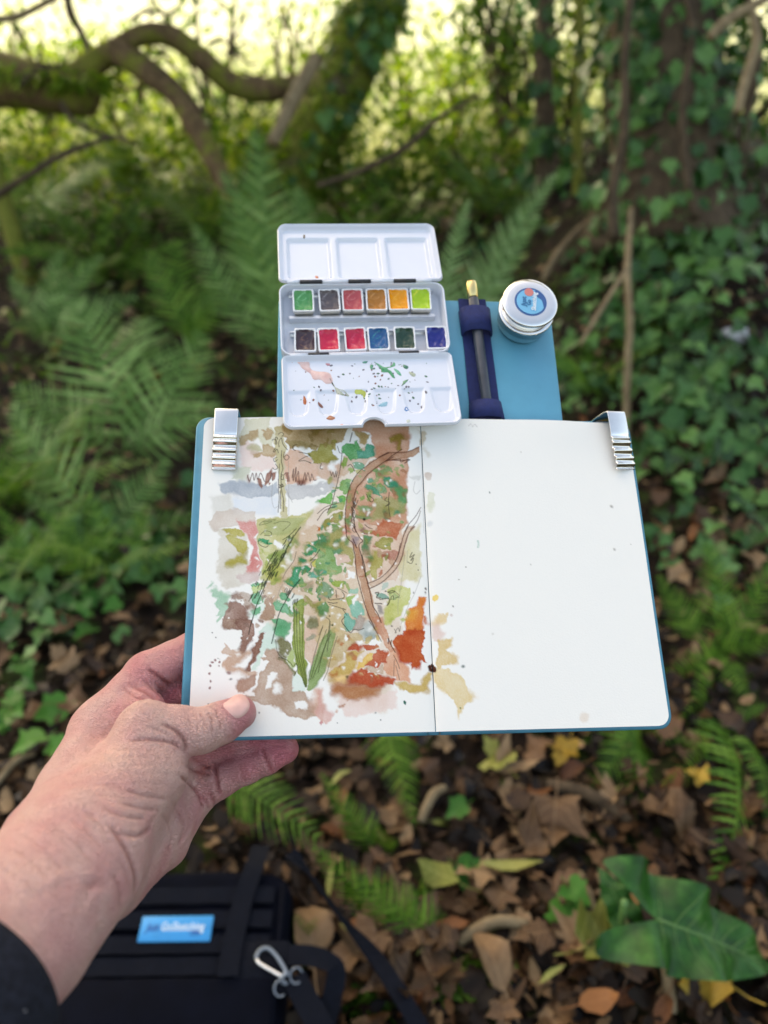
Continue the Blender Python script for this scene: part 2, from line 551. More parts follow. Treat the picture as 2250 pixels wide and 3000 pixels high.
def scatter_leaves():
    rg = random.Random(21)
    zones = [  # u0,u1,v0,v1,n
        (930, 2250, 2170, 3000, 120), (1880, 2250, 1350, 1800, 40), (0, 560, 1700, 2400, 30),
        (0, 800, 1000, 1700, 28), (1650, 2250, 800, 1350, 14), (250, 800, 600, 1000, 8)]
    keys = ["brown"] * 5 + ["tan"] * 4 + ["dark"] * 3 + ["rust"] * 2 + ["olive"] * 1
    for (u0, u1, v0, v1, n), w in zip(zones, ["", "on the slope right of the blank page", "in the dark hollow behind the wrist", "under the ferns left of the painted page", "on the ivy bank beside the jar", "among the ferns behind the tall fern"]):
        for _ in range(n):
            k = keys[rg.randrange(len(keys))]
            s = rg.uniform(.038, .075) if k in ("brown", "tan") else rg.uniform(.035, .065)
            u, v = rg.uniform(u0, u1), rg.uniform(v0, v1)
            if n == 120:
                w = "in the litter just below the sketchbook" if v < 2420 else "lying beside the curved black shoulder strap" if u < 1300 else "in the open litter left of the arum leaf" if u < 1650 else "in the litter around the big arum leaf"
            fallen_leaf(u, v, k, s, None, .45, rg.uniform(.02, .05), rg, None, None, LEAFSETS[k][2] + " " + w, LEAFSETS[k][3] + " " + w)
    one = lambda u, v, kd, mat, s, a, lab: fallen_leaf(u, v, "one" + lab[:9] + kd, s * .68, a, .2, .05, rg, kd, mat, lab)
    one(1655, 2225, "maple", L_YELLOW, .085, 2.6, "bright yellow maple leaf on the litter below the book's blank page")
    one(2060, 2330, "maple", L_YELLOW, .06, 1.2, "small golden leaf caught beside the drooping fern frond")
    one(1480, 2300, "maple", L_OLIVE, .10, .5, "pale yellow green maple leaf with dark spots on the litter")
    one(1700, 2290, "oval", L_RUST, .08, 2.0, "orange brown leaf lying just under the bright yellow maple leaf")
    one(1400, 2590, "lance", L_OLIVE, .16, -1.5, "long narrow lime green leaf lying flat in front of brown litter")
    one(1340, 2640, "oval", L_OLIVE, .11, 1.2, "broad olive leaf lying between the small fern and bright sprig")
    one(1700, 2830, "maple", L_OLIVE, .15, -1.3, "yellowish green maple leaf with pointed lobes near the pale root")
    one(1230, 2830, "maple", L_TAN, .17, .4, "large sand coloured maple leaf beside the black strap")
    one(1110, 2800, "maple", L_TAN, .13, 2.2, "tan dry leaf tucked between the black strap and the bag")
    one(2120, 2940, "maple", L_YELLOW, .14, .9, "yellow and brown maple leaf in front of the big arum leaf")
    one(925, 2880, "oval", L_TAN, .16, .2, "golden tan leaf showing through the loop of the bag strap")
    one(1470, 2950, "oval", L_TAN, .14, .3, "smooth beige leaf with curled edge near the mossy tuft")
    one(1620, 2400, "maple", L_TAN, .15, 2.9, "wide grey brown maple leaf drooping over a fallen stick")
    one(2000, 2480, "maple", L_TAN, .15, .8, "pale pinkish brown maple leaf behind the big arum leaf")
    one(480, 880, "oval", L_TAN, .13, .6, "upright tan leaf standing among the green fern fronds")
    one(230, 1870, "oval", L_TAN, .12, 1.9, "ochre rounded leaf lying in the dark hollow beyond the wrist")
    one(390, 1860, "oval", L_TAN, .10, 1.1, "pale buff rounded leaf beside the ochre leaf in the hollow")
    one(240, 1330, "oval", L_RUST, .10, .4, "reddish brown leaf lying under the arching fern frond")
scatter_leaves()

# ------------------------------------------------------------------ ferns
_fr = {}
def frond_mesh(variant, mat, pairs=26, wide=.24, toothed=True):
    """a frond of length 1 along +y, curling in z; rachis and pinnae in one mesh"""
    key = (variant, mat.name, pairs, wide)
    if key in _fr: return _fr[key]
    rg = random.Random(variant * 31 + pairs)
    mb = MB()
    def spine(t):
        return Vector((.03 * math.sin(t * 3 + variant), t, .10 * math.sin(t * math.pi * .9) - .10 * t * t))
    N = 14
    mb.tube([spine(i / N) for i in range(N + 1)], [.0075 * (1 - .85 * i / N) for i in range(N + 1)], 5)
    for i in range(pairs):
        t = .10 + .89 * (i / pairs) ** .92
        env = min(1.0, (t - .02) / .22) ** .7 * (1 - ((t - .1) / .9)) ** .75 * 1.25
        L = wide * env + .006
        p = spine(t)
        for s in (-1, 1):
            a = math.radians(rg.uniform(62, 74) - 22 * t)
            d = Vector((s * math.sin(a), math.cos(a), rg.uniform(-.12, .06)))
            side = Vector((-d.y * s, d.x * s, 0)).normalized()
            l = L * rg.uniform(.9, 1.06)
            wmax = (.27 / pairs) * (.6 + .45 * env) + .001
            K = 7 if toothed else 4
            vs = []; fs = []
            for k in range(K + 1):
                q = k / K
                w = wmax * (1 - q ** 1.6) ** .8 * (1 if k % 2 == 0 or not toothed else .62) + .0004
                c = p + d * (l * q) + Vector((0, 0, -.18 * l * q * q)) + Vector((0, 1, 0)) * (.10 * l * q * q)
                vs += [c - side * w, c + Vector((0, 0, wmax * .25)), c + side * w]
            for k in range(K):
                b = 3 * k
                fs += [(b, b+1, b+4, b+3), (b+1, b+2, b+5, b+4)]
            mb.add(vs, fs)
    me = mb.data("frond", mat)
    _fr[key] = me
    return me

def place_frond(parent, base, tip, mat, variant=0, pairs=26, wide=.24, up=(0, 0, 1), roll=0.0):
    base = Vector(base); tip = Vector(tip)
    d = tip - base; L = d.length
    y = d.normalized()
    x = y.cross(Vector(up)).normalized()
    z = x.cross(y)
    R = Matrix((x, y, z)).transposed() @ Matrix.Rotation(roll, 3, 'Y')
    M = Matrix.Translation(base) @ R.to_4x4() @ Matrix.Diagonal((L, L, L, 1))
    o = link("frond", frond_mesh(variant, mat, pairs, wide), parent)
    o.matrix_local = INV(parent) @ M
    return o

TOCAM = -AX_F
def fern(label, base, tips, mat, group=None, wide=.24, pairs=26, up=None, seed=0):
    """tips: list of world points"""
    rg = random.Random(seed)
    e = empty("fern", base)
    tag(e, label, "fern", group)
    for i, t in enumerate(tips):
        b = Vector(base) + Vector((rg.uniform(-.03, .03), rg.uniform(-.03, .03), 0))
        place_frond(e, b, t, mat, rg.randrange(4), pairs, wide, up if up is not None else (0, -.25, 1), rg.uniform(-.35, .35))
    return e

def gp(u, v, lift=0.0):
    p = gpoint(u, v); return (p[0], p[1], p[2] + lift)

def zof(p): return float((np.array(p) - CAM) @ AX_F)

def rosette(label, base, n, length, mat, seed, group=None, wide=.22, pairs=24, rise=(.35, .9), a0=0, a1=6.283):
    rg = random.Random(seed)
    tips = []
    for i in range(n):
        a = a0 + (a1 - a0) * (i + rg.random() * .6) / n
        L = length * rg.uniform(.7, 1.1); r = rg.uniform(*rise)
        h = L * math.sin(r); w = L * math.cos(r)
        tips.append((base[0] + math.cos(a) * w, base[1] + math.sin(a) * w, base[2] + h))
    return fern(label, base, tips, mat, group, wide, pairs, seed=seed)

def ferns():
    # tall upright fern behind the paint box
    b = gp(800, 1060); z = zof(b)
    fern("tall upright shield fern with long fronds rising behind the paint box", b,
         [P(775, 345, z + .1), P(650, 470, z + .15), P(900, 520, z + .3), P(560, 640, z - .05), P(700, 560, z - .35), P(1010, 690, z + .1)], FERN_BLUE, wide=.19, pairs=24, up=TOCAM, seed=3)
    b = gp(370, 1330); z = zof(b)
    fern("broad fern with wide arching fronds beside the clip on the painted page", b,
         [P(195, 850, z + .1), P(600, 960, z + .05), P(420, 900, z + .35), P(30, 1120, z - .1), P(650, 1190, z - .12)], FERN_BLUE, wide=.36, pairs=15, up=TOCAM, seed=5)
    b = gp(330, 1560); z = zof(b)
    fern("low fern with a long blue green frond reaching out over leaf litter", b,
         [P(0, 1170, z + .1), P(600, 1500, z - .02), P(60, 1440, z - .05), P(500, 1330, z + .1)], FERN_BLUE, wide=.27, pairs=18, up=TOCAM, seed=7)
    b = gp(150, 980); z = zof(b)
    fern("blue green fern in front of the thin leaning pole trunk", b,
         [P(20, 800, z), P(180, 720, z), P(300, 740, z), P(400, 860, z - .1), P(30, 940, z - .3), P(250, 900, z - .3)], FERN_BLUE, wide=.28, pairs=17, up=TOCAM, seed=8)
    b = gp(560, 1010); z = zof(b)
    fern("green fern spreading between the tall fern and the broad fern", b,
         [P(430, 720, z), P(520, 680, z + .2), P(640, 780, z), P(700, 830, z - .2), P(600, 900, z - .3)], FERN_DARK, wide=.28, pairs=18, up=TOCAM, seed=9)
    b = gp(1235, 1190); z = zof(b)
    fern("grey green fern with two long narrow fronds pointing up the bank", b,
         [P(1655, 480, z - .05), P(1600, 612, z - .1), P(1390, 560, z)], FERN_PALE, wide=.12, pairs=30, up=TOCAM, seed=11)
    # foreground
    b = gp(590, 2190); z = zof(b)
    fern("bright green fern low behind the little finger", b, [P(905, 2480, z - .30), P(780, 2260, z - .12), P(720, 2420, z - .2)], FERN_FRESH, wide=.26, pairs=22, up=TOCAM, seed=12)
    b = gp(1130, 2530); z = zof(b)
    fern("small yellow green fern with one frond pointing up to the book", b, [P(945, 2265, z - .02), P(1090, 2400, z - .05)], FERN_FRESH, wide=.20, pairs=22, up=TOCAM, seed=13)
    b = gp(1170, 2100); z = zof(b)
    fern("dark green fern hanging below the gutter of the sketchbook", b, [P(1200, 2400, z - .28), P(1090, 2250, z - .15)], FERN_DARK, wide=.20, pairs=24, up=TOCAM, seed=14)
    b = gp(1240, 2720); z = zof(b)
    fern("light green lacy fern beside the curved black shoulder strap", b, [P(900, 2495, z - .04), P(1040, 2560, z - .08), P(1250, 2600, z), P(1120, 2760, z - .06)], FERN_FRESH, wide=.24, pairs=22, up=TOCAM, seed=15)
    b = gp(1830, 2070); z = zof(b)
    fern("deep green fern with one frond drooping past the book corner", b, [P(1870, 2440, z - .28), P(1690, 2210, z - .15), P(2040, 2200, z - .15), P(1760, 2330, z - .25)], FERN_DARK, wide=.22, pairs=22, up=TOCAM, seed=16)
    b = gp(2120, 2120); z = zof(b)
    fern("green fern with a long frond hanging in front of the arum leaf", b, [P(2105, 2630, z - .38), P(2260, 2400, z - .25), P(1960, 2300, z - .2), P(2270, 2060, z)], FERN_DARK, wide=.21, pairs=22, up=TOCAM, seed=17)
    b = gp(2080, 1900); z = zof(b)
    fern("dense green fern growing on the slope right of the blank page", b, [P(1935, 1680, z), P(2080, 1580, z + .05), P(2290, 1640, z), P(2330, 1850, z - .1), P(1925, 1990, z - .15), P(2210, 2080, z - .2), P(2010, 2110, z - .25)], FERN_DARK, wide=.27, pairs=20, up=TOCAM, seed=18)
    b = gp(890, 2800); z = zof(b)
    fern("tiny pale green fern beside the right edge of the bag", b, [P(865, 2690, z - .05), P(930, 2700, z - .03), P(840, 2760, z - .05)], FERN_FRESH, wide=.30, pairs=14, up=TOCAM, seed=19)
    rg = random.Random(4)
    spots = [(60, 1500, .42, FERN_DARK), (330, 820, .6, FERN_DARK), (620, 720, .8, FERN_FRESH),
             (1000, 760, .7, FERN_DARK), (1280, 1050, .5, FERN_DARK), (1150, 660, .8, FERN_FRESH), (460, 640, .9, FERN_BLUE), (60, 700, .9, FERN_BLUE), (1460, 640, .6, FERN_DARK),
             (1740, 1150, .3, FERN_DARK), (760, 820, .6, FERN_DARK), (330, 1700, .3, FERN_DARK), (60, 1720, .3, FERN_DARK)]
    where = ["under the thin dark twig left of the sketchbook", "in front of the broken log", "at the foot of the slanting brown branch",
             "behind the raised lid of the paint box", "hidden close behind the teal board", "at the foot of the leaning mossy trunk", "under the looped branch", "left of the thin leaning pole trunk", "under the slender dark tree",
             "below the pale hanging root", "right behind the tall upright fern", "in the hollow above the fingers", "above the bright ivy sprigs behind the wrist"]
    for k, (u, v, L, m) in enumerate(spots):
        rosette("spreading woodland fern growing " + where[k], gp(u, v), 8, L, m, 40 + k, "undergrowth ferns", .26, 17)
ferns()
# ------------------------------------------------------------------ trees, ivy, shrubs
def trunk_mesh(pts, radii, mat, n=18, seed=0, lump=.12, steps=30, flare=0.0):
    path = smooth_path(pts, steps)
    rr = np.interp(np.linspace(0, 1, len(path)), np.linspace(0, 1, len(radii)), radii)
    mb = MB()
    mb.tube(path, list(rr), n, True)
    V = np.array(mb.v)
    # lumps follow the surface
    out = []
    for i, v in enumerate(V):
        ring = min(i // n, len(path) - 1)
        c = path[ring]
        d = v - c
        k = mnoise.noise(Vector(v * 4.0) + Vector((seed, 0, 0))) * lump + mnoise.noise(Vector(v * 14.0)) * lump * .5
        t = ring / (len(path) - 1)
        k += flare * max(0, 1 - t * 6) * (1 + .5 * math.sin(3 * math.atan2(d[1], d[0])))
        out.append(c + d * (1 + k))
    mb.v = [tuple(p) for p in out]
    return mb.data("trunk", mat), path, rr

def crown_mesh(center, radius, n, mat, seed, size=.10, flat=.55, hole=.0):
    """leaf-sized faces spread in clumps through an uneven volume"""
    rg = random.Random(seed)
    VV = []; FF = []; b = 0
    clumps = []
    for _ in range(max(12, n // 60)):
        a = rg.random() * 6.283; r = radius * math.sqrt(rg.random()) ; h = rg.uniform(-1, 1) * radius * flat * (1 - .5 * r / radius)
        clumps.append((center[0] + math.cos(a) * r, center[1] + math.sin(a) * r, center[2] + h))
    for i in range(n):
        c = clumps[rg.randrange(len(clumps))]
        s = radius * .16
        p = np.array([c[0] + rg.gauss(0, s), c[1] + rg.gauss(0, s), c[2] + rg.gauss(0, s * .7)])
        R = np.array(rot_mat(rg, 1.0))
        l = size * rg.uniform(.6, 1.3)
        q = np.array([(0, 0, 0), (.33, .4, .05), (0, 1, 0), (-.33, .4, .05)]) * l
        VV.append(q @ R.T + p); FF.append((b, b+1, b+2, b+3)); b += 4
    return mdata("crown", np.vstack(VV), FF, mat)

def ivy_leaf_mesh(mat, name="leaf"):
    rg = random.Random(2)
    V, F = leaf_verts("ivy", 1.0, .18, .35, .1, .08, rg, stalk=.35)
    return mdata(name, V, F, mat)
IVY_ME = ivy_leaf_mesh(IVY_O)
IVYF_ME = ivy_leaf_mesh(IVY_FRESH)

def ivy_on(parent, pts_normals, me, size, rg, cap=300):
    """pts_normals: list of (point, outward normal); single leaves as parts, the surplus as one part"""
    inv = INV(parent)
    rest_v = []; rest_f = []; b = 0
    base = np.array([v.co[:] for v in me.vertices]); faces = [tuple(p.vertices) for p in me.polygons]
    for i, (p, nrm) in enumerate(pts_normals):
        nrm = Vector(nrm).normalized()
        down = Vector((rg.uniform(-.7, .7), rg.uniform(-.3, .3), -1))
        y = (down - nrm * down.dot(nrm) * .8 + nrm * rg.uniform(.0, .5)).normalized()
        x = y.cross(nrm).normalized(); z = x.cross(y)
        s = size * rg.choice([.45, .6, .8, 1.0, 1.0, 1.25, 1.5])
        R = Matrix((x, y, z)).transposed() @ Matrix.Rotation(rg.uniform(-.5, .5), 3, 'Y')
        M = Matrix.Translation(Vector(p)) @ R.to_4x4() @ Matrix.Diagonal((s, s, s, 1))
        if i < cap:
            o = link("leaf", me, parent); o.matrix_local = inv @ M
        else:
            W = (base * s) @ np.array(R).T + np.array(p)
            rest_v.append(W); rest_f.extend([tuple(k + b for k in f) for f in faces]); b += len(W)
    if rest_v:
        o = link("foliage", mdata("foliage", np.vstack(rest_v), rest_f, IVY), parent)
        o.matrix_local = inv
        o["kind"] = "stuff"

def trunk_points(path, rr, n, rg, t0=0, t1=1, face=None, off=.03, wig=.0):
    out = []
    for _ in range(n):
        t = rg.uniform(t0, t1)
        k = t * (len(path) - 1); i = int(k); i = min(i, len(path) - 2); f = k - i
        c = path[i] * (1 - f) + path[i+1] * f; r = rr[i] * (1 - f) + rr[i+1] * f
        a = rg.uniform(0, 6.283) if face is None else math.radians(rg.gauss(-90, face))
        nr = np.array([math.cos(a), math.sin(a), rg.uniform(-.2, .3)])
        o_ = abs(rg.gauss(off, off))
        out.append((c + nr * (r + o_), nr))
    return out

def tree(label, pts, radii, mat, crown=None, seed=0, lump=.12, flare=0.0, group=None):
    base = pts[0]
    e = empty("tree", base)
    tag(e, label, "tree", group)
    me, path, rr = trunk_mesh(pts, radii, mat, seed=seed, lump=lump, flare=flare)
    o = link("trunk", me, e); o.matrix_local = INV(e)
    if crown:
        for (c, r, n, s) in crown:
            k = link("crown", crown_mesh(c, r, n, CANOPY, seed + 5 + len(e.children), s), e)
            k.matrix_local = INV(e)
    return e, path, rr

def climbing_ivy(label, pts, me, size, seed, cap=300, stems=(), group=None):
    rg = random.Random(seed)
    e = empty("ivy", pts[0][0])
    tag(e, label, "ivy", group)
    ivy_on(e, pts, me, size, rg, cap)
    for st in stems:
        mb = MB(); mb.tube(smooth_path(st[0], 14), st[1], 6)
        o = mb.build("stem", BARK, e); o.matrix_local = INV(e)
    return e

def V3(a): return np.array(a, float)

def trees():
    rg = random.Random(77)
    # leaning centre tree, mossy and ivy clad
    b = V3(gp(800, 700)); z = zof(b)
    top = P(1135, -60, z + .2); d = top - V3(P(830, 600, z + .05))
    pts = [b - V3((0, 0, .1)), P(830, 600, z + .02), P(960, 330, z + .1), P(1075, 80, z + .15), top, top + d * .9, top + d * 1.9 + V3((0, 0, .8))]
    e, path, rr = tree("leaning mossy tree whose trunk slants behind the tall fern", pts, [.24, .205, .185, .175, .165, .14, .11], BARK_MOSS,
        [((-2.3, 5.6, 5.0), 2.4, 6000, .24), ((-.5, 7.4, 5.3), 2.3, 5000, .24)], 3, .18, .4)  # unseen crowns, placed and thickened to keep the sun off the foreground
    climbing_ivy("dark ivy climbing the leaning mossy trunk", trunk_points(path, rr, 190, rg, .0, .62, 45, .05), IVY_ME, .075, 5)
    # moss cushions hanging on the leaning trunk
    mb_pts = trunk_points(path, rr, 1500, rg, .05, .6, 70, .04)
    tuft("moss", "thick yellow green moss hanging from the leaning trunk", mb_pts, .05, SHRUB, 31)
    # big ivy tree on the bank
    b = V3(gp(1975, 640)); z = zof(b)
    pts = [b - V3((0, 0, .15)), P(1960, 420, z + .05), P(1945, 120, z + .1), P(1960, -250, z + .15), P(2000, -900, z + .2), P(2000, -1600, z + .3)]
    e, path, rr = tree("big dark ivy covered tree standing on the bank", pts, [.30, .235, .215, .205, .19, .16], BARK,
        [((2.6, z + 1.6, 6.4), 2.0, 2000, .17)], 8, .16, .22)
    climbing_ivy("glossy green ivy cloaking the big tree on the bank", trunk_points(path, rr, 620, rg, .02, .55, 50, .06), IVY_ME, .062, 9, 300,
        [([P(1800, 700, z - .3), P(1795, 560, z - .25), P(1830, 380, z - .26), P(1830, 180, z - .25), P(1850, -50, z - .2)], [.022, .02, .018, .016, .014]),
         ([P(2040, 640, z - .33), P(2010, 500, z - .3), P(2000, 300, z - .28), P(2030, 80, z - .25), P(1985, -60, z - .2)], [.02, .018, .016, .015, .012]),
         ([P(2170, 520, z - .2), P(2190, 330, z - .2), P(2225, 120, z - .2), P(2170, -60, z - .15)], [.02, .018, .016, .014])])
    # slender trunk with hanging moss
    b = V3(gp(1600, 590)); z = zof(b)
    pts = [b - V3((0, 0, .1)), P(1600, 400, z), P(1592, 150, z), P(1600, -150, z + .1), P(1560, -700, z + .2)]
    e, path, rr = tree("slender dark tree between the yellow shrub and the ivy tree", pts, [.07, .055, .05, .048, .04], BARK,
        [((1.2, z + 2.0, 6.6), 1.6, 1500, .16)], 12, .15, .3)
    climbing_ivy("loose dark ivy trailing on the slender tree", trunk_points(path, rr, 140, rg, .1, .75, None, .10), IVY_ME, .065, 15)
    b2 = V3(gp(1700, 560)); z = zof(b2)
    tree("thin upright sapling stem close to the ivy tree", [b2 - V3((0, 0, .05)), P(1690, 380, z), P(1700, 150, z), P(1690, -150, z)], [.03, .026, .022, .02], BARK_MOSS, None, 14, .15, .2)
    # thin pole at the left edge
    b = V3(gp(85, 830)); z = zof(b)
    d = V3(P(-10, 520, z)) - V3(P(60, 760, z))
    tree("thin bare brown pole trunk leaning beside the blue green fern", [b - V3((0, 0, .05)), P(60, 760, z), P(-10, 520, z), V3(P(-10, 520, z)) + d * 2, V3(P(-10, 520, z)) + d * 5], [.05, .045, .042, .04, .03], BARK_MOSS,
        [((-4.6, 5.0, 5.2), 2.0, 4000, .24)], 17, .08, .2)  # unseen crown, set far from the pole to block sun on the ferns
    # unseen tree added out of view, its crown blocking sun from the clearing
    for k, (x, y, h, r, n) in enumerate([(-3.9, 7.4, 5.4, 2.4, 5000)]):
        g = float(ground_h(x, y))
        tree("unseen tree with a broad crown added to shade the clearing", [V3((x, y, g - .1)), V3((x + .1, y, g + 1.2)), V3((x, y + .1, g + 2.6)), V3((x + .2, y, h))], [.2, .16, .14, .08], BARK,
             [((x + .2, y, h), r, n, .24)], 60 + k, .12, .3, "unseen trees added for shade")

def tuft(name, label, pts, size, mat, seed, cat="moss", group=None):
    rg = random.Random(seed)
    VV = []; FF = []; b = 0
    for p, nr in pts:
        nr = V3(nr); nr = nr / (np.linalg.norm(nr) + 1e-9)
        for _ in range(3):
            d = nr * rg.uniform(.2, .8) + V3((rg.uniform(-.6, .6), rg.uniform(-.6, .6), -rg.uniform(.1, .9)))
            s = np.cross(d, V3((rg.uniform(-1, 1), rg.uniform(-1, 1), rg.uniform(-1, 1)))); s = s / (np.linalg.norm(s) + 1e-9)
            L = size * rg.uniform(.5, 1.4); w = size * .18
            VV.append(np.array([p - s * w, p + s * w, p + d * L])); FF.append((b, b+1, b+2)); b += 3
    o = link(name, mdata(name, np.vstack(VV), FF, mat, False))
    return tag(o, label, cat, group, "stuff")

def branch(label, pts, radii, mat, name="branch", cat="branch", seed=0, lump=.28, steps=30, group=None):
    me, path, rr = trunk_mesh(pts, radii, mat, n=10, seed=seed, lump=lump, steps=steps)
    o = link(name, me)
    tag(o, label, cat, group)
    return path, rr

def branches():
    rg = random.Random(9)
    z = 4.2
    path, rr = branch("thick mossy broken log lying across the undergrowth", [P(-260, 210, z + .2), P(-60, 225, z + .1), P(90, 250, z), P(200, 270, z - .05), P(262, 285, z - .08)], [.14, .135, .13, .125, .10], BARK_LOG, "log", "log", 4, .2)
    tuft("moss", "moss fringe growing on top of the broken log", [(p + V3((0, 0, .06)), n) for p, n in trunk_points(path, rr, 500, rg, 0, 1, None, .02)], .07, SHRUB, 77)
    branch("arching bare branch forming a loop above the broken log", [P(90, 262, z), P(200, 235, z), P(330, 150, z - .05), P(430, 100, z - .05), P(520, 115, z), P(600, 180, z + .05), P(690, 250, z + .1), P(790, 262, z + .1), P(900, 235, z + .2)], [.07, .068, .058, .052, .055, .065, .06, .045], BARK_LOG, seed=2)
    branch("brown branch slanting down from the loop into the ferns", [P(330, 150, z - .1), P(420, 205, z - .15), P(520, 290, z - .2), P(600, 420, z - .3), P(690, 600, z - .4)], [.065, .06, .055, .048, .035], BARK_LOG, seed=3)
    branch("second slanting branch crossing just under the loop", [P(370, 130, z), P(440, 190, z), P(500, 240, z + .05), P(590, 330, z + .1)], [.03, .035, .035, .02], BARK, seed=5)
    branch("thin dark twig dropping from the top towards the loop", [P(195, -60, z), P(205, 40, z), P(235, 90, z), P(270, 170, z)], [.025, .025, .022, .02], BARK, "twig", "twig", 6)
    branch("pale grey stick leaning against the leaning mossy trunk", [P(930, 165, 3.9), P(900, 215, 3.9), P(850, 310, 3.85), P(800, 420, 3.8)], [.035, .04, .035, .03], BARK_PALE, "stick", "stick", 8)
    branch("long thin twig crossing in front of the yellow shrub", [P(930, 545, 3.3), P(1060, 500, 3.3), P(1190, 430, 3.3), P(1280, 350, 3.35), P(1400, 280, 3.4)], [.012, .014, .014, .012, .008], BARK, "twig", "twig", 9)
    branch("dark twig rising across the left undergrowth", [P(-20, 580, 3.4), P(90, 510, 3.4), P(190, 450, 3.5), P(330, 400, 3.6)], [.018, .016, .014, .01], BARK, "twig", "twig", 10)
    branch("thin twig hanging at the left below the log", [P(180, 300, 3.8), P(210, 350, 3.8), P(290, 390, 3.8), P(400, 420, 3.8)], [.014, .013, .012, .009], BARK, "twig", "twig", 11)
    branch("short grey twig across the top corner above the log", [P(-30, 60, 4), P(60, 45, 4), P(150, 0, 4), P(260, -50, 4)], [.02, .018, .018, .015], BARK_PALE, "twig", "twig", 12)
    # fine side twigs on the looped branches
    tw = random.Random(41)
    for i in range(16):
        u, v = tw.uniform(0, 1000), tw.uniform(-20, 330); zz = tw.uniform(3.9, 4.7); a = tw.uniform(0, 6.28); l = tw.uniform(80, 220)
        pts = [P(u, v, zz), P(u + l * .35 * math.cos(a), v + l * .35 * math.sin(a), zz), P(u + l * .7 * math.cos(a + .35), v + l * .7 * math.sin(a + .35), zz + .05), P(u + l * math.cos(a + .2), v + l * math.sin(a + .2), zz + .1)]
        branch("thin bare twig in the tangle around the looped branch", pts, [.011, .009, .007, .004], BARK, "twig", "twig", 50 + i, .2, 10, "twigs around the looped branch")
    # roots and vine on the bank
    b = V3(gp(1835, 1290)); z = zof(b)
    branch("pale vertical root hanging down the face of the bank", [P(1850, 610, z + .35), P(1845, 680, z + .25), P(1838, 800, z + .08), P(1845, 950, z + .0), P(1838, 1080, z - .02), b], [.009, .010, .0115, .011, .0115, .014], BARK_PALE, "root", "root", 13, .12)
    z2 = zof(gp(1760, 700)) - .05
    branch("brown root arching from the bank to the pale hanging root", [P(1590, 820, z2 - .1), P(1650, 720, z2 - .05), P(1740, 640, z2), P(1840, 590, z2 - .05)], [.012, .016, .015, .012], BARK_PALE, "root", "root", 14)
    branch("thin root running up the slope towards the ivy tree", [P(1840, 605, z2 - .12), P(1960, 540, z2 - .15), P(2080, 490, z2 - .18), P(2260, 430, z2 - .2)], [.014, .014, .014, .012], BARK_PALE, "root", "root", 15)
    branch("bare brown limb crossing the upper corner by the ivy tree", [P(2080, 110, 2.6), P(2130, 60, 2.6), P(2200, 20, 2.6), P(2290, -30, 2.6)], [.014, .016, .016, .016], BARK_PALE, seed=16)
    branch("twisted brown vine hanging right of the ivy tree", [P(2160, 330, 2.6), P(2185, 230, 2.6), P(2215, 120, 2.6), P(2200, 20, 2.6)], [.014, .016, .016, .014], BARK_PALE, "vine", "vine", 17)
    branch("slanting brown root below the jar on the bank", [P(1700, 1010, 2.2), P(1740, 940, 2.3), P(1790, 860, 2.4), P(1835, 790, 2.45)], [.005, .007, .007, .006], BARK_PALE, "root", "root", 18)
    # sticks among the litter
    for i, (a, b_, r, lab) in enumerate([
        ((1690, 2590), (1745, 2760), .007, "thin reddish stalk standing beside the big arum leaf"),
        ((1940, 2780), (1955, 3000), .010, "pale straight root lying in front of the arum leaf"),
        ((1230, 2440), (1300, 2340), .008, "short curved brown stick in the litter below the gutter"),
        ((0, 2330), (110, 2240), .006, "thin grey twig lying behind the wrist"),
        ((1600, 2330), (1840, 2440), .011, "mossy dark stick half buried in the litter below the book"),
        ((1340, 2790), (1540, 2740), .009, "pale broken stick lying across the mossy litter")]):
        p, q = V3(gp(*a, .03)), V3(gp(*b_, .03)); m = (p + q) / 2 + V3((.0, .01, .012))
        branch(lab, [p, m, q], [r, r * 1.1, r * .8], BARK_PALE if i != 4 else BARK, "stick", "stick", 30 + i, .15, 10)

def shrub(name, label, base, height, spread, n, mat, size, seed, group=None, stems=7, cat="shrub"):
    rg = random.Random(seed)
    e = empty(name, base)
    tag(e, label, cat, group)
    inv = INV(e)
    base = V3(base)
    VV = []; FF = []; b = 0
    twigs = MB()
    tips = []
    for _ in range(stems):
        a = rg.uniform(0, 6.283); r = spread * math.sqrt(rg.random())
        t = base + V3((math.cos(a) * r, math.sin(a) * r * .8, height * rg.uniform(.55, 1.0)))
        m = (base + t) / 2 + V3((rg.uniform(-.1, .1), rg.uniform(-.1, .1), .1)) * height
        path = smooth_path([base, m, t], 10)
        twigs.tube(path, list(np.linspace(.012, .004, len(path)) * (height + .3)), 5)
        tips.append(path)
    o = twigs.build("stems", BARK, e); o.matrix_local = inv; 
    lv, lf = leaf_verts("oval", 1.0, .2, .3, 0, .05, rg)
    for _ in range(n):
        path = tips[rg.randrange(len(tips))]
        p = path[rg.randrange(len(path) // 3, len(path))] + V3((rg.gauss(0, 1), rg.gauss(0, 1), rg.gauss(0, .8))) * spread * .22
        if p[2] < ground_h(p[0], p[1]) + .01: continue
        R = np.array(rot_mat(rg, 1.1)); s = size * rg.uniform(.6, 1.3)
        VV.append((lv * s) @ R.T + p); FF.extend([tuple(i + b for i in f) for f in lf]); b += len(lv)
    k = link("foliage", mdata("foliage", np.vstack(VV), FF, mat), e); k.matrix_local = inv; k["kind"] = "stuff"
    return e

def at_depth(u, v, z):
    """ground point below the pixel at a given view distance"""
    p = P(u, v, z); return (p[0], p[1], float(ground_h(p[0], p[1])))

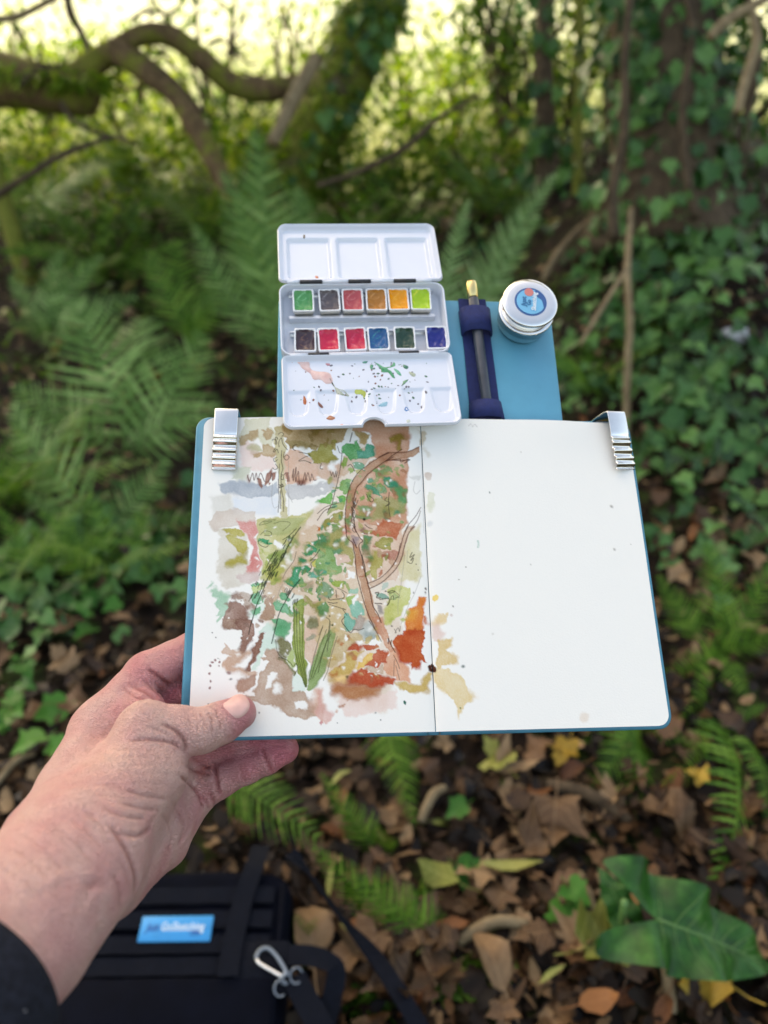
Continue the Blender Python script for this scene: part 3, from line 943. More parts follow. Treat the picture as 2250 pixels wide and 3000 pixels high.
def undergrowth():
    g = lambda u, z: at_depth(u, 400, z)
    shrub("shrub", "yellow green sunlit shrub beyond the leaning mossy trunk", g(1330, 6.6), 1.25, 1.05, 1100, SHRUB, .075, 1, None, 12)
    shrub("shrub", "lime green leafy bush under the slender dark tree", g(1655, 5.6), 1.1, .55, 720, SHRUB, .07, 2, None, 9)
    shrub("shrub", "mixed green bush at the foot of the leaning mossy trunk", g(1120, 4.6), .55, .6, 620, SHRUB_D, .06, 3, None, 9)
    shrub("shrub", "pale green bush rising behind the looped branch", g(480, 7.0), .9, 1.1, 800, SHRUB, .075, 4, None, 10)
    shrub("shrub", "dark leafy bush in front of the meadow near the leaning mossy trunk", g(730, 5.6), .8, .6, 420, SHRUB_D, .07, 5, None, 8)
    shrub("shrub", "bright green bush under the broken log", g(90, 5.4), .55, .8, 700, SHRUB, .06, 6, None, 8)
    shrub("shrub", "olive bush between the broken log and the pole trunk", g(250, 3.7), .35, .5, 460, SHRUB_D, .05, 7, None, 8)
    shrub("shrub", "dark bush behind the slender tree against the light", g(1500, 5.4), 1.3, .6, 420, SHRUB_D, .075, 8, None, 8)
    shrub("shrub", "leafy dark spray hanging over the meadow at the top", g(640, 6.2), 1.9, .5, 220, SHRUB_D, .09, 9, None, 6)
    for k_, (u_, z_, h_, sp_, n_, m_, lab_) in enumerate([
        (120, 6.4, 1.6, .7, 420, SHRUB, "airy pale green sapling standing above the broken log"),
        (380, 7.4, 1.7, .8, 420, SHRUB, "thin leafed sapling against the meadow behind the looped branch"),
        (900, 6.8, 1.7, .7, 380, SHRUB, "light green sapling left of the leaning mossy trunk"),
        (1230, 7.6, 1.6, .8, 380, SHRUB, "pale sapling in the meadow right of the leaning mossy trunk"),
        (1480, 6.2, 1.7, .6, 420, SHRUB_D, "leafy sapling screening the meadow beside the slender tree"),
        (1780, 5.4, 1.6, .5, 460, SHRUB_D, "dense sapling between the slender tree and the ivy tree"),
        (640, 5.0, .75, .7, 520, SHRUB, "yellow green bramble mound behind the tall fern"),
        (1000, 5.0, .7, .6, 460, SHRUB, "lime bramble at the foot of the leaning mossy trunk"),
        (1420, 4.6, .55, .6, 460, SHRUB, "bright bramble above the grey green fern"),
        (350, 4.8, .6, .7, 480, SHRUB, "pale bramble under the looped branch")]):
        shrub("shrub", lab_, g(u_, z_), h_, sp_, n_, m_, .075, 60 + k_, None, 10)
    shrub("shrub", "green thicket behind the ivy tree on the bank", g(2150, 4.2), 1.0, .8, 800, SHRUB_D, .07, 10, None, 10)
    # trailing ivy over the bank
    rg = random.Random(14)
    def patch(label, pix, n, size, me, seed, spread=110, lift=(.03, .14)):
        pts = []
        for _ in range(n):
            u, v = pix[rg.randrange(len(pix))]
            p = gpoint(u + rg.gauss(0, spread), v + rg.gauss(0, spread * .8))
            nr = ground_normal(p[0], p[1])
            pts.append((V3(p) + V3(nr) * rg.uniform(*lift), (nr.x * .6 + rg.uniform(-.3, .3), nr.y * .6 - .45, nr.z)))
        return climbing_ivy(label, pts, me, size, seed)
    patch("trailing ivy spread over the face of the bank below the big tree", [(1950, 760), (2050, 850), (1900, 980), (2080, 1080), (2170, 900), (1990, 1180)], 240, .058, IVY_ME, 21)
    patch("ivy hanging over the lower bank beside the right clip", [(1960, 1240), (2060, 1330), (2150, 1250), (1940, 1340), (2190, 1330)], 90, .058, IVY_ME, 22)
    patch("ivy covering the bank between the jar and the pale root", [(1720, 900), (1780, 1010), (1700, 1120), (1790, 780), (1720, 1190)], 90, .045, IVY_ME, 23, 70)
    patch("low ivy on the ground left of the painted page", [(130, 1650), (300, 1600), (60, 1780), (440, 1650), (220, 1720)], 200, .05, IVY_ME, 24, 90, (.02, .08))
    patch("ivy at the foot of the leaning tree", [(1130, 600), (1250, 640), (1010, 640), (1420, 620)], 160, .06, IVY_ME, 25, 90)
    patch("bright green ivy sprigs on the ground behind the wrist", [(110, 2060), (150, 2230), (20, 2150), (60, 1970), (310, 1810)], 22, .048, IVYF_ME, 26, 45, (.03, .09))
    patch("fresh ivy sprig beside the bright lime leaf", [(1640, 2680), (1400, 2440), (1360, 2600)], 9, .046, IVYF_ME, 27, 22, (.04, .08))
    patch("ivy runner under the ferns right of the blank page", [(1990, 1560), (2120, 1650), (2180, 1560), (2010, 1480)], 40, .05, IVY_ME, 28, 70, (.03, .1))
    # moss on the forest floor
    pts = []
    for (u, v, s, n) in [(1350, 2870, 60, 260), (1120, 2950, 50, 160), (1230, 2690, 50, 120), (1880, 1000, 70, 200), (1500, 900, 80, 200), (640, 1500, 90, 220), (120, 620, 120, 260), (900, 620, 120, 260)]:
        for _ in range(n):
            p = gpoint(u + rg.gauss(0, s), v + rg.gauss(0, s * .6)); pts.append((V3(p) + V3((0, 0, .012)), (0, 0, 1.6)))
    tuft("moss", "small green moss tufts scattered over the woodland floor", pts, .03, FERN_FRESH, 90)
    # low mixed green herbs between the ferns
    VV = []; FF = []; b = 0
    pr = [leaf_verts(k_, 1.0, .2, .4, .1, .1, rg) for k_ in ("oval", "lance", "ivy", "lance")]
    for _ in range(9000):
        y = 1.5 + 5.5 * rg.random() ** 1.1; x = (rg.random() * 2 - 1) * (.75 * y + .6)
        cl = float(vnoise(x, y, 1.6, 33))
        if cl < .46 + .25 * max(0, 1 - abs(x) * 2) * (y < 3): continue
        if x > .15 and y < 3.3 and rg.random() < .75: continue
        if x < -.2 and y < 3.0 and rg.random() < .6: continue
        V_, F_ = pr[rg.randrange(4)]; s_ = rg.uniform(.03, .085); hh = rg.uniform(.01, .05 + .22 * (cl - .3)) * (1 if y > 2.2 else .4)
        R = np.array(rot_mat(rg, .9)); VV.append((V_ * s_) @ R.T + np.array([x, y, float(ground_h(x, y)) + hh])); FF.extend([tuple(i + b for i in f) for f in F_]); b += len(V_)
    o = link("ground_cover", mdata("ground_cover", np.vstack(VV), FF, mat_leaf("herb_green", [(.0, (.03, .07, .012)), (.4, (.07, .14, .02)), (.75, (.14, .22, .04)), (.9, (.22, .20, .06)), (1, (.24, .13, .06))], .5, .3)))
    tag(o, "low tangle of small green herbs covering the ground between the ferns", "ground cover", kind="stuff")
    # pale meadow grass
    VV = []; FF = []; b = 0
    for _ in range(9000):
        y = 7.0 + 16 * rg.random() ** 1.4; x = (rg.random() * 2 - 1) * (.62 * y + 1)
        h = rg.uniform(.25, .65); a = rg.uniform(0, 6.283); w = rg.uniform(.012, .03)
        p = V3((x, y, float(ground_h(x, y)) - .02)); s = V3((math.cos(a), math.sin(a), 0)) * w
        l = V3((rg.uniform(-.3, .3), rg.uniform(-.3, .3), 1)) * h
        VV.append(np.array([p - s, p + s, p + l * .6 + s * .7, p + l])); FF.append((b, b+1, b+2, b+3)); b += 4
    o = link("meadow_grass", mdata("meadow_grass", np.vstack(VV), FF, STRAW, False))
    tag(o, "tall pale sunlit grass in the meadow beyond the trees", "grass", kind="stuff")

def arum():
    b = V3(gp(1840, 2800)); z = zof(b)
    e = empty("arum_plant", b)
    tag(e, "large glossy green arum leaf with pale veins growing from the litter", "plant")
    m, nt, bs = nodes_of("arum_green")
    co = coord(nt, "Object")
    n = tex_noise(nt, 6, 4, .6, co)
    n.inputs['Scale'].default_value = 9; r = ramp(nt, n.outputs[0], [(.3, (.006, .040, .005)), (.55, (.018, .095, .012)), (.75, (.045, .16, .025))])
    nt.links.new(r.outputs[0], bs.inputs["Base Color"]); bs.inputs["Roughness"].default_value = .38; bs.inputs["Specular IOR Level"].default_value = .3
    vein = mat_simple("arum_vein", (.10, .22, .06), .5)
    # grid leaf for a smooth surface
    def leaf(base, tip, wide, up, wav):
        base = Vector(base); tip = Vector(tip); d = tip - base; L = d.length; y = d.normalized(); x = y.cross(Vector(up)).normalized(); zz = x.cross(y)
        M = Matrix.Translation(base) @ Matrix((x, y, zz)).transposed().to_4x4() @ Matrix.Diagonal((L, L, L, 1))
        half = leaf_outline("arum"); hp = smooth_path([(a, c) for a, c in half], 40)
        vs = []; fs = []; K = 6
        for i, (hx, hy) in enumerate(hp):
            for s in range(-K, K + 1):
                q = s / K
                yy = hy * abs(q) + (max(0.02, min(hy, 1.02))) * (1 - abs(q))
                xx = hx * q * wide
                zz_ = .10 * abs(xx) - .22 * (yy - .4) ** 2 + wav * math.sin(yy * 13 + 2 * np.sign(q)) * abs(xx) * .35
                vs.append((xx, yy, zz_))
        W = 2 * K + 1
        for i in range(len(hp) - 1):
            for s in range(W - 1):
                fs.append((i*W+s, i*W+s+1, (i+1)*W+s+1, (i+1)*W+s))
        o = link("leaf", mdata("leaf", vs, fs, m), e); o.matrix_local = INV(e) @ M
        mb = MB()
        f = lambda xx, yy: (xx, yy, .10 * abs(xx) - .22 * (yy - .4) ** 2 + wav * math.sin(yy * 13 + 2 * np.sign(xx)) * abs(xx) * .35 + .003)
        mb.tube([f(0, .02 + .1 * k) for k in range(10)], [.012 - .001 * k for k in range(10)], 5)
        for s in (-1, 1):
            for k in range(9):
                y0 = .05 + .095 * k; ln = (.40, .41, .39, .36, .32, .27, .21, .15, .08)[k] * wide
                mb.tube([f(s * ln * t, y0 + .16 * t - (.14 * t if k == 0 else 0)) for t in (0, .3, .6, .9)], [.005, .004, .003, .0015], 4)
        v = mb.build("vein", vein, o)
        return o
    leaf(P(1925, 2690, z - .10), P(2275, 2830, z - .07), .72, (.25, -.5, 1), 1.3)
    leaf(P(1830, 2680, z - .06), P(1760, 2545, z - .02), .85, (0, -.2, 1), .6)
    mb = MB(); mb.tube(smooth_path([b, P(1820, 2740, z - .05), P(1830, 2640, z - .10)], 8), .005, 6)
    o = mb.build("stem", vein, e); o.matrix_local = INV(e)
    st = MB(); 
trees(); branches(); undergrowth(); arum()

def pale_stone():
    p = V3(gp(2150, 1000))
    mb = bmesh.new(); bmesh.ops.create_icosphere(mb, subdivisions=3, radius=1)
    for v in mb.verts:
        k = 1 + .25 * mnoise.noise(v.co * 1.7)
        v.co = Vector((v.co.x * .05 * k, v.co.y * .035 * k, v.co.z * .03 * k))
    me = bpy.data.meshes.new("stone"); mb.to_mesh(me); mb.free()
    me.materials.append(mat_simple("pale_stone", (.45, .45, .47), .8, nscale=30)); 
    o = link("stone", me, loc=p + V3((0, 0, .02)))
    tag(o, "small pale grey stone lying on the ivy bank", "stone")
pale_stone()
# ------------------------------------------------------------------ the sketchbook frame: x right, y up the page, z towards the viewer; origin at the top of the gutter
BK_R = np.array([[0.99603814, 0.02938655, -0.08393121], [-0.00037452, 0.94519894, 0.32649476], [0.08892625, -0.32516980, 0.94146520]])
BK_T = np.array([0.02542044, -0.06500162, 0.53640941])
def cam2world(c):
    return CAM + c[0] * AX_R - c[1] * AX_U + c[2] * AX_F
def BK(x, y, h=0.0):
    return cam2world(BK_T + BK_R @ np.array([x, -y, -h]))
_o = BK(0, 0, 0); _ex = BK(1, 0, 0) - _o; _ey = BK(0, 1, 0) - _o; _ez = BK(0, 0, 1) - _o
M_BOOK = Matrix(((_ex[0], _ey[0], _ez[0], _o[0]), (_ex[1], _ey[1], _ez[1], _o[1]), (_ex[2], _ey[2], _ez[2], _o[2]), (0, 0, 0, 1)))
def px2page(u, v, h=0.0):
    """photo pixel -> coordinates on a plane parallel to the page"""
    d = np.stack([(np.asarray(u, float) - 1125) / FPX, (np.asarray(v, float) - 1500) / FPX, np.ones_like(np.asarray(u, float))], -1)
    n = BK_R[:, 2]; P0 = BK_T - h * n
    t = (P0 @ n) / (d @ n)
    l = (d * t[..., None] - BK_T) @ BK_R
    return l[..., 0], -l[..., 1]

TEAL = mat_simple("teal_leatherette", srgb("#3f8ba6"), .5, nscale=60, nvar=.12, bscale=900, bstr=.35, bdist=.0003)
TEAL_BOARD = mat_simple("teal_board", srgb("#4f9db8"), .55, nscale=40, nvar=.06, bscale=1200, bstr=.2, bdist=.0002)
NAVY = mat_simple("navy_elastic", srgb("#17265c"), .8, nscale=300, nvar=.2, bscale=1500, bstr=.5, bdist=.0004)
CHROME = mat_simple("polished_steel", (.82, .80, .78), .16, 1.0, nscale=50, nvar=.06, bscale=300, bstr=.05, bdist=.0002)
STEEL = mat_simple("brushed_aluminium", (.75, .75, .76), .30, 1.0, nscale=200, nvar=.08)
BRASS = mat_simple("brass", (.80, .62, .28), .28, 1.0, nscale=90, nvar=.1)
BLACKPLAST = mat_simple("black_plastic", (.02, .02, .024), .4, nscale=100)
ENAMEL = mat_simple("white_enamel", (.68, .71, .79), .16, 0.0, .6, nscale=30, nvar=.02, coat=.3)
PANWHITE = mat_simple("white_plastic_pan", (.80, .80, .82), .35, nscale=60, nvar=.03)
PAGE_EDGE, _nt, _b = nodes_of("page_edges")
_co = coord(_nt)
_w = _nt.nodes.new("ShaderNodeTexWave"); _w.wave_type = 'BANDS'; _w.bands_direction = 'Z'
_w.inputs["Scale"].default_value = 420; _w.inputs["Distortion"].default_value = 1.5
_nt.links.new(_co, _w.inputs["Vector"])
_r = ramp(_nt, _w.outputs[0], [(.0, (.45, .44, .42)), (.6, (.78, .77, .73))])
_nt.links.new(_r.outputs[0], _b.inputs["Base Color"]); _b.inputs["Roughness"].default_value = .9

def rrect(x0, x1, y0, y1, radii, n=8):
    """rounded rectangle outline (counter clockwise); radii = (bl, br, tr, tl)"""
    bl, br, tr, tl = radii
    out = []
    for (cx, cy, r, a0) in ((x0 + bl, y0 + bl, bl, math.pi), (x1 - br, y0 + br, br, 1.5 * math.pi), (x1 - tr, y1 - tr, tr, 0), (x0 + tl, y1 - tl, tl, .5 * math.pi)):
        if r <= 1e-6: out.append((cx, cy)); continue
        for k in range(n + 1):
            a = a0 + .5 * math.pi * k / n
            out.append((cx + r * math.cos(a), cy + r * math.sin(a)))
    return out

def loft(mb, rings, cap0=True, cap1=True, mi=0):
    n = len(rings[0])
    vs = [p for r in rings for p in r]; fs = []
    for i in range(len(rings) - 1):
        for k in range(n):
            k2 = (k + 1) % n
            fs.append((i*n+k, i*n+k2, (i+1)*n+k2, (i+1)*n+k))
    if cap0: fs.append(tuple(range(n - 1, -1, -1)))
    if cap1: fs.append(tuple((len(rings)-1)*n + k for k in range(n)))
    mb.add(vs, fs, mi)

def slab(mb, x0, x1, y0, y1, z0, z1, radii, bev=.0006, mi=0):
    R = lambda i, z: [(x, y, z) for x, y in rrect(x0 + i, x1 - i, y0 + i, y1 - i, [max(0, r - i) if r > 0 else 0 for r in radii])]
    loft(mb, [R(bev, z0), R(0, z0 + bev), R(0, z1 - bev), R(bev, z1)], True, True, mi)

def bend_h(x, y):
    """small rise and dip of the open pages: gutter dip, slight cockle"""
    ax = abs(x)
    return -.0042 * math.exp(-ax / .006) + .0006 * math.sin(x * 60 + y * 25) * min(1, ax / .05) + (.0022 * math.exp(-((x - .075) / .03) ** 2) * math.exp(-((y) / .02) ** 2) if x > 0 else 0)

book = empty("sketchbook", matrix=M_BOOK)
tag(book, "open teal sketchbook with a watercolour woodland sketch on the left page", "sketchbook")
PW, PH = .148, .210
def build_book():
    # covers with a slightly padded look
    for s in (-1, 1):
        x0, x1 = (-PW - .0065, -.004) if s < 0 else (.004, PW + .0055)
        rad = (.009, 0, 0, .009) if s < 0 else (0, .009, .009, 0)
        mb = MB(); slab(mb, x0, x1, -PH - .0016, .0035, -.0112, -.0076, rad, .0012)
        link("cover", mb.data("cover", TEAL), book)
    mb = MB(); slab(mb, -.0038, .0038, -PH - .0014, .0035, -.0125, -.0100, (0, 0, 0, 0), .0006)
    link("spine", mb.data("spine", TEAL), book)
    # the page blocks
    for s, t in ((-1, .0062), (1, .0066)):
        x0, x1 = (-PW + .0004, -.0008) if s < 0 else (.0008, PW - .0006)
        rad = (.007, 0, 0, .007) if s < 0 else (0, .007, .007, 0)
        mb = MB(); 
        nlay = 6
        for k in range(nlay):
            z1 = -.0014 - k * .0010; j = (.0004, -.0003, .0002, .0005, 0, .0003)[k] 
            xx0, xx1 = (x0 + j, x1 - .010) if s < 0 else (x0 + .010, x1 - j)
            slab(mb, xx0, xx1, -PH + .0006 + j, -.0006 - j, z1 - .00095, z1, rad, .0001)
        link("page_block", mb.data("page_block", PAGE_EDGE), book)

def page_grid(s, dx_list, dy):
    xs = np.array(dx_list); ys = -np.arange(0, PH + 1e-9, dy); ys[-1] = -PH
    r = .0075
    X = np.zeros((len(ys), len(xs))); Y = np.zeros_like(X)
    for j, y in enumerate(ys):
        d = max(0, r - (-y), r - (PH + y))
        cut = r - math.sqrt(max(0, r * r - d * d)) if d > 0 else 0
        X[j] = xs * (PW - cut) / PW
        Y[j] = y
    ax = np.abs(X)
    Z = -.0015 * np.exp(-ax / .0036) + .0005 * np.sin(X * 60 + Y * 25) * np.minimum(1, ax / .05)
    if s > 0:
        Z += .0016 * np.exp(-((X - .10) / .03) ** 2) * np.exp(-(Y / .02) ** 2)
        Y = Y - .0016 * sstep(.07, .12, X) * np.exp(Y / .02)
        Z = Z - .0030 * sstep(.10, .148, X) * np.exp(Y / .03)
    else:
        Y = Y - .0008 * sstep(.10, .148, -X) * np.exp(Y / .02)
    return X, Y, Z
# ------------------------------------------------------------------ board, pen, jar, clips
def easel_board():
    e = empty("easel_board", matrix=M_BOOK)
    tag(e, "teal board standing out above the sketchbook and carrying paint box and jar", "board")
    mb = MB(); slab(mb, -.100, .1060, -.150, .1055, -.0155, -.0120, (.006, .006, .006, .006), .0008)
    link("panel", mb.data("panel", TEAL_BOARD), e)
    # navy elastic sleeve for the pen
    rot = Matrix.Rotation(math.radians(-1.5), 4, 'Z')
    def strip(name, pts, z0, z1, hw_list):
        mb = MB(); vs = []; fs = []
        for (x, y, z), hw in zip(pts, hw_list): vs += [(x - hw, y, z), (x + hw, y, z), (x + hw, y, z + .0012), (x - hw, y, z + .0012)]
        n = len(pts)
        for i in range(n - 1):
            for k in range(4): fs.append((4*i+k, 4*i+(k+1) % 4, 4*i+4+(k+1) % 4, 4*i+4+k))
        fs += [(3, 2, 1, 0), tuple(4*(n-1)+k for k in range(4))]
        mb.add(vs, fs); return link(name, mb.data(name, NAVY, False), e)
    strip("elastic_strip", [(.0455, .106, -.0118), (.0475, .060, -.0118), (.0492, .004, -.0118)], 0, 0, [.0105, .0105, .0112])
    def hoop(y0, y1, hw0, hw1, cx0, cx1):
        mb = MB(); vs = []; fs = []; K = 10
        for (y, hw, cx) in ((y0, hw0, cx0), (y1, hw1, cx1)):
            for off in (0, .0011):
                for k in range(K + 1):
                    a = math.pi * k / K
                    vs.append((cx - math.cos(a) * (hw + off), y, -.0108 + math.sin(a) ** .6 * (.0095 + off)))
        W = K + 1
        for k in range(K):
            fs.append((W + k, W + k + 1, 3*W + k + 1, 3*W + k)); fs.append((k, 2*W + k, 2*W + k + 1, k + 1))
            fs.append((k, k + 1, W + k + 1, W + k)); fs.append((2*W + k, 3*W + k, 3*W + k + 1, 2*W + k + 1))
        mb.add(vs, fs); link("elastic_loop", mb.data("elastic_loop", NAVY), e)
    hoop(.094, .0735, .0108, .0104, .0462, .0470)
    hoop(.0165, .0030, .0104, .0118, .0488, .0492)
easel_board()

def lathe(mb, prof, n=40, M=None, mi=0):
    vs = []; fs = []
    for r, z in prof:
        for k in range(n):
            a = 2 * math.pi * k / n; p = Vector((r * math.cos(a), r * math.sin(a), z))
            vs.append(tuple(M @ p) if M is not None else tuple(p))
    for i in range(len(prof) - 1):
        for k in range(n):
            k2 = (k + 1) % n; fs.append((i*n+k, i*n+k2, (i+1)*n+k2, (i+1)*n+k))
    fs.append(tuple(range(n - 1, -1, -1))); fs.append(tuple((len(prof)-1)*n+k for k in range(n)))
    mb.add(vs, fs, mi)

def text_mesh(txt, size, mat, shear=0.0, bold=0.0, width=None):
    cu = bpy.data.curves.new("lettering", 'FONT'); cu.body = txt; cu.size = size; cu.align_x = 'CENTER'; cu.align_y = 'CENTER'; cu.shear = shear; cu.offset = bold; cu.extrude = .00012; cu.resolution_u = 2
    ob = bpy.data.objects.new("tmp_lettering", cu); COL.objects.link(ob)
    dg = bpy.context.evaluated_depsgraph_get()
    me = bpy.data.meshes.new_from_object(ob.evaluated_get(dg))
    bpy.data.objects.remove(ob)
    me.materials.clear(); me.materials.append(mat); me.name = "lettering"
    if width:
        xs = [v.co.x for v in me.vertices]; k = width / (max(xs) - min(xs))
        for v in me.vertices: v.co.x *= k
    return me

def pen():
    e = empty("pen", matrix=M_BOOK @ Matrix.Translation((.0470, .0655, -.0055)) @ Matrix.Rotation(math.radians(2.6), 4, 'Z') @ Matrix.Rotation(math.radians(-90), 4, 'X'))
    tag(e, "dark grey brush pen with a brass cap held in the navy elastic", "pen")
    mb = MB(); lathe(mb, [(.0030, -.052), (.0036, -.050), (.0038, -.02), (.0038, .036), (.0035, .0375)], 20); link("barrel", mb.data("barrel", mat_simple("pen_grey", (.055, .06, .075), .35, 0, .5, nscale=80)), e)
    mb = MB(); lathe(mb, [(.0033, .0376), (.0040, .038), (.0040, .0495), (.0036, .0515), (.0018, .052)], 20); link("cap", mb.data("cap", BRASS), e)
pen()

def jar():
    c = (.0820, .0862)
    e = empty("jar", matrix=M_BOOK @ Matrix.Translation((c[0], c[1], -.0119)))
    tag(e, "small steel water jar with a round blue label on its screw lid", "jar")
    mb = MB(); lathe(mb, [(.0150, 0), (.0182, .0010), (.0190, .004), (.0192, .0145), (.0205, .0155), (.0208, .0165), (.0200, .0172), (.0172, .0176)], 56); link("body", mb.data("body", CHROME), e)
    mb = MB(); lathe(mb, [(.0168, .0170), (.0168, .0182), (.0168, .0240), (.0196, .0248), (.0203, .0256), (.0203, .0266), (.0196, .0274), (.0165, .0280), (.0135, .02815)], 56); lid = link("lid", mb.data("lid", CHROME), e)
    lab = srgb("#3f6ea0"); 
    def disc(r, z, mat, name, cx=0, cy=0, n=48, x1=None):
        m = MB(); 
        vs = [(cx + r * math.cos(2*math.pi*k/n), cy + r * math.sin(2*math.pi*k/n), z) for k in range(n)]; vs2 = [(x, y, z + .00012) for x, y, _ in vs]
        m.add(vs + vs2, [tuple(range(n, 2*n))] + [(k, (k+1) % n, n + (k+1) % n, n + k) for k in range(n)]); return link(name, m.data(name, mat, False), lid)
    disc(.0118, .02818, mat_simple("label_navy", srgb("#2f5c94"), .4, nscale=50, nvar=.05), "label_ring")
    disc(.0104, .02838, mat_simple("label_blue", srgb("#6cb8dc"), .4, nscale=50, nvar=.05), "label")
    disc(.0034, .02860, mat_simple("label_red", srgb("#d98078"), .4, nscale=50, nvar=.05), "label_dot", -.0006, .0078, 20)
    NV = mat_simple("label_ink", srgb("#2c6f9c"), .5, nscale=50, nvar=.05); WH = mat_simple("label_white", (.8, .86, .9), .5, nscale=50, nvar=.05)
    m = MB(); pts = smooth_path([(.0042, .0094), (.0052, .0040), (.0082, .0012), (.0092, -.0045), (.0102, -.002), (.0100, .003), (.0078, .0068)], 40, True)
    m.add([(x, y, .0286) for x, y in pts], [tuple(range(len(pts)))[::-1]]); link("label_wave", m.data("label_wave", mat_simple("label_dark", srgb("#2f5c94"), .4, nscale=50, nvar=.05), False), lid)
    for t, sz, x, mt, w in (("Just", .0048, -.0050, NV, .0085), ("Go", .0048, -.0014, NV, .0045), ("Sketching", .0046, .0026, WH, .0155)):
        o = link("lettering", text_mesh(t, sz, mt, .1, .0001, w), lid); o.matrix_local = Matrix.Translation((x, 0 if t != "Go" else -.001, .02875)) @ Matrix.Rotation(math.radians(82), 4, 'Z')
jar()

def clip(label, x, y_top, ang, tilt):
    """sprung steel clip gripping the top edge of page and cover"""
    M = M_BOOK @ Matrix.Translation((x, y_top, 0)) @ Matrix.Rotation(ang, 4, 'Z') @ Matrix.Rotation(tilt, 4, 'Y')
    e = empty("page_clip", matrix=M); tag(e, label, "clip")
    hw = .0078
    def sheet(name, prof, w=hw, t=.0006):
        prof = smooth_path(prof, 60); vs = []; fs = []
        for i, (y, z) in enumerate(prof):
            a = prof[max(i-1, 0)]; b = prof[min(i+1, len(prof)-1)]; d = (b - a) / (np.linalg.norm(b - a) + 1e-12); n_ = np.array([-d[1], d[0]]) * t
            for sx in (-1, -.9, .9, 1):
                k = .0003 if abs(sx) == 1 else 0
                vs.append((sx * w, y, z - k))
            for sx in (1, .9, -.9, -1): vs.append((sx * w, y + n_[0], z + n_[1] - .0002))
        N = 8
        for i in range(len(prof) - 1):
            for k in range(N): fs.append((i*N+k, i*N+(k+1) % N, (i+1)*N+(k+1) % N, (i+1)*N+k))
        fs += [tuple(range(N))[::-1], tuple((len(prof)-1)*N+k for k in range(N))]
        m = MB(); m.add(vs, fs); return link(name, m.data(name, CHROME), e)
    # front jaw: flat thumb plate, then ridges, then a turned-up lip
    sheet("front_jaw", [(.0035, .0050), (.0030, .0068), (-.004, .0064), (-.0120, .0052), (-.0150, .0042), (-.0162, .0052), (-.0180, .0040), (-.0196, .0050), (-.0222, .0026), (-.0250, .0044), (-.0280, .0022), (-.0306, .0040), (-.0330, .0024), (-.0352, .0034), (-.0372, .0010), (-.0385, .0018)])
    sheet("back_jaw", [(.0035, .0050), (.0042, .000), (.0042, -.012), (.0020, -.0180), (-.010, -.0182), (-.030, -.0172)])
clip("shiny ribbed steel clip gripping the corner of the painted page", -.1325, -.0008, math.radians(-1.5), 0.0)
clip("pale steel clip gripping the corner of the blank page", .1372, .0005, math.radians(7.0), math.radians(16))
# ------------------------------------------------------------------ the watercolour sketch: pigment washes glazed over the paper colour, stored per vertex of the page
ZONES = {"A": (590, 1220, 4.608), "B": (930, 1240, 4.608), "C": (590, 1520, 4.608), "D": (930, 1540, 4.608), "E": (590, 1820, 4.608), "F": (930, 1820, 4.608), "G": (1150, 1150, 1.8433)}
CS = .00035
CNX = int(2 * PW / CS) + 1; CNY = int(PH / CS) + 1
cgx = np.linspace(-PW, PW, CNX); cgy = np.linspace(0, -PH, CNY)
CX, CY = np.meshgrid(cgx, cgy)
PAPER = np.array([.84, .82, .78])
canvas = np.ones((CNY, CNX, 3)) * PAPER
NZ1 = vnoise(CX * 1000, CY * 1000, .55, 4) - .5
NZ2 = vnoise(CX * 1000, CY * 1000, .55, 5) - .5
NZ3 = vnoise(CX * 1000, CY * 1000, 1.7, 6) - .5
NZ4 = vnoise(CX * 1000, CY * 1000, 1.7, 7) - .5
NZ5 = vnoise(CX * 1000, CY * 1000, .2, 24) - .5
NZ6 = vnoise(CX * 1000, CY * 1000, .2, 25) - .5
NLO = vnoise(CX * 1000, CY * 1000, .09, 8) + .5 * vnoise(CX * 1000, CY * 1000, .22, 9) - .75
GRAIN = vnoise(CX * 1000, CY * 1000, 2.4, 10) - .5
def zpts(zone, flat):
    ox, oy, s = ZONES[zone]
    a = np.array(flat, float).reshape(-1, 2)
    x, y = px2page(ox + a[:, 0] / s, oy + a[:, 1] / s)
    return np.stack([x, y], -1)
def poly_sd(px, py, poly):
    d = np.full(px.shape, 1e9); inside = np.zeros(px.shape, bool)
    n = len(poly)
    for i in range(n):
        a = poly[i]; b = poly[(i + 1) % n]
        ex, ey = b - a
        wx, wy = px - a[0], py - a[1]
        t = np.clip((wx * ex + wy * ey) / (ex * ex + ey * ey + 1e-18), 0, 1)
        d = np.minimum(d, (wx - ex * t) ** 2 + (wy - ey * t) ** 2)
        c = (a[1] > py) != (b[1] > py)
        xi = a[0] + (py - a[1]) / (ey if abs(ey) > 1e-12 else 1e-12) * ex
        inside ^= c & (px < xi)
    d = np.sqrt(d)
    return np.where(inside, d, -d)
def region(poly, pad):
    i0 = max(0, int((poly[:, 0].min() - pad + PW) / CS)); i1 = min(CNX, int((poly[:, 0].max() + pad + PW) / CS) + 2)
    j0 = max(0, int((-poly[:, 1].max() - pad) / CS)); j1 = min(CNY, int((-poly[:, 1].min() + pad) / CS) + 2)
    return slice(j0, j1), slice(i0, i1)
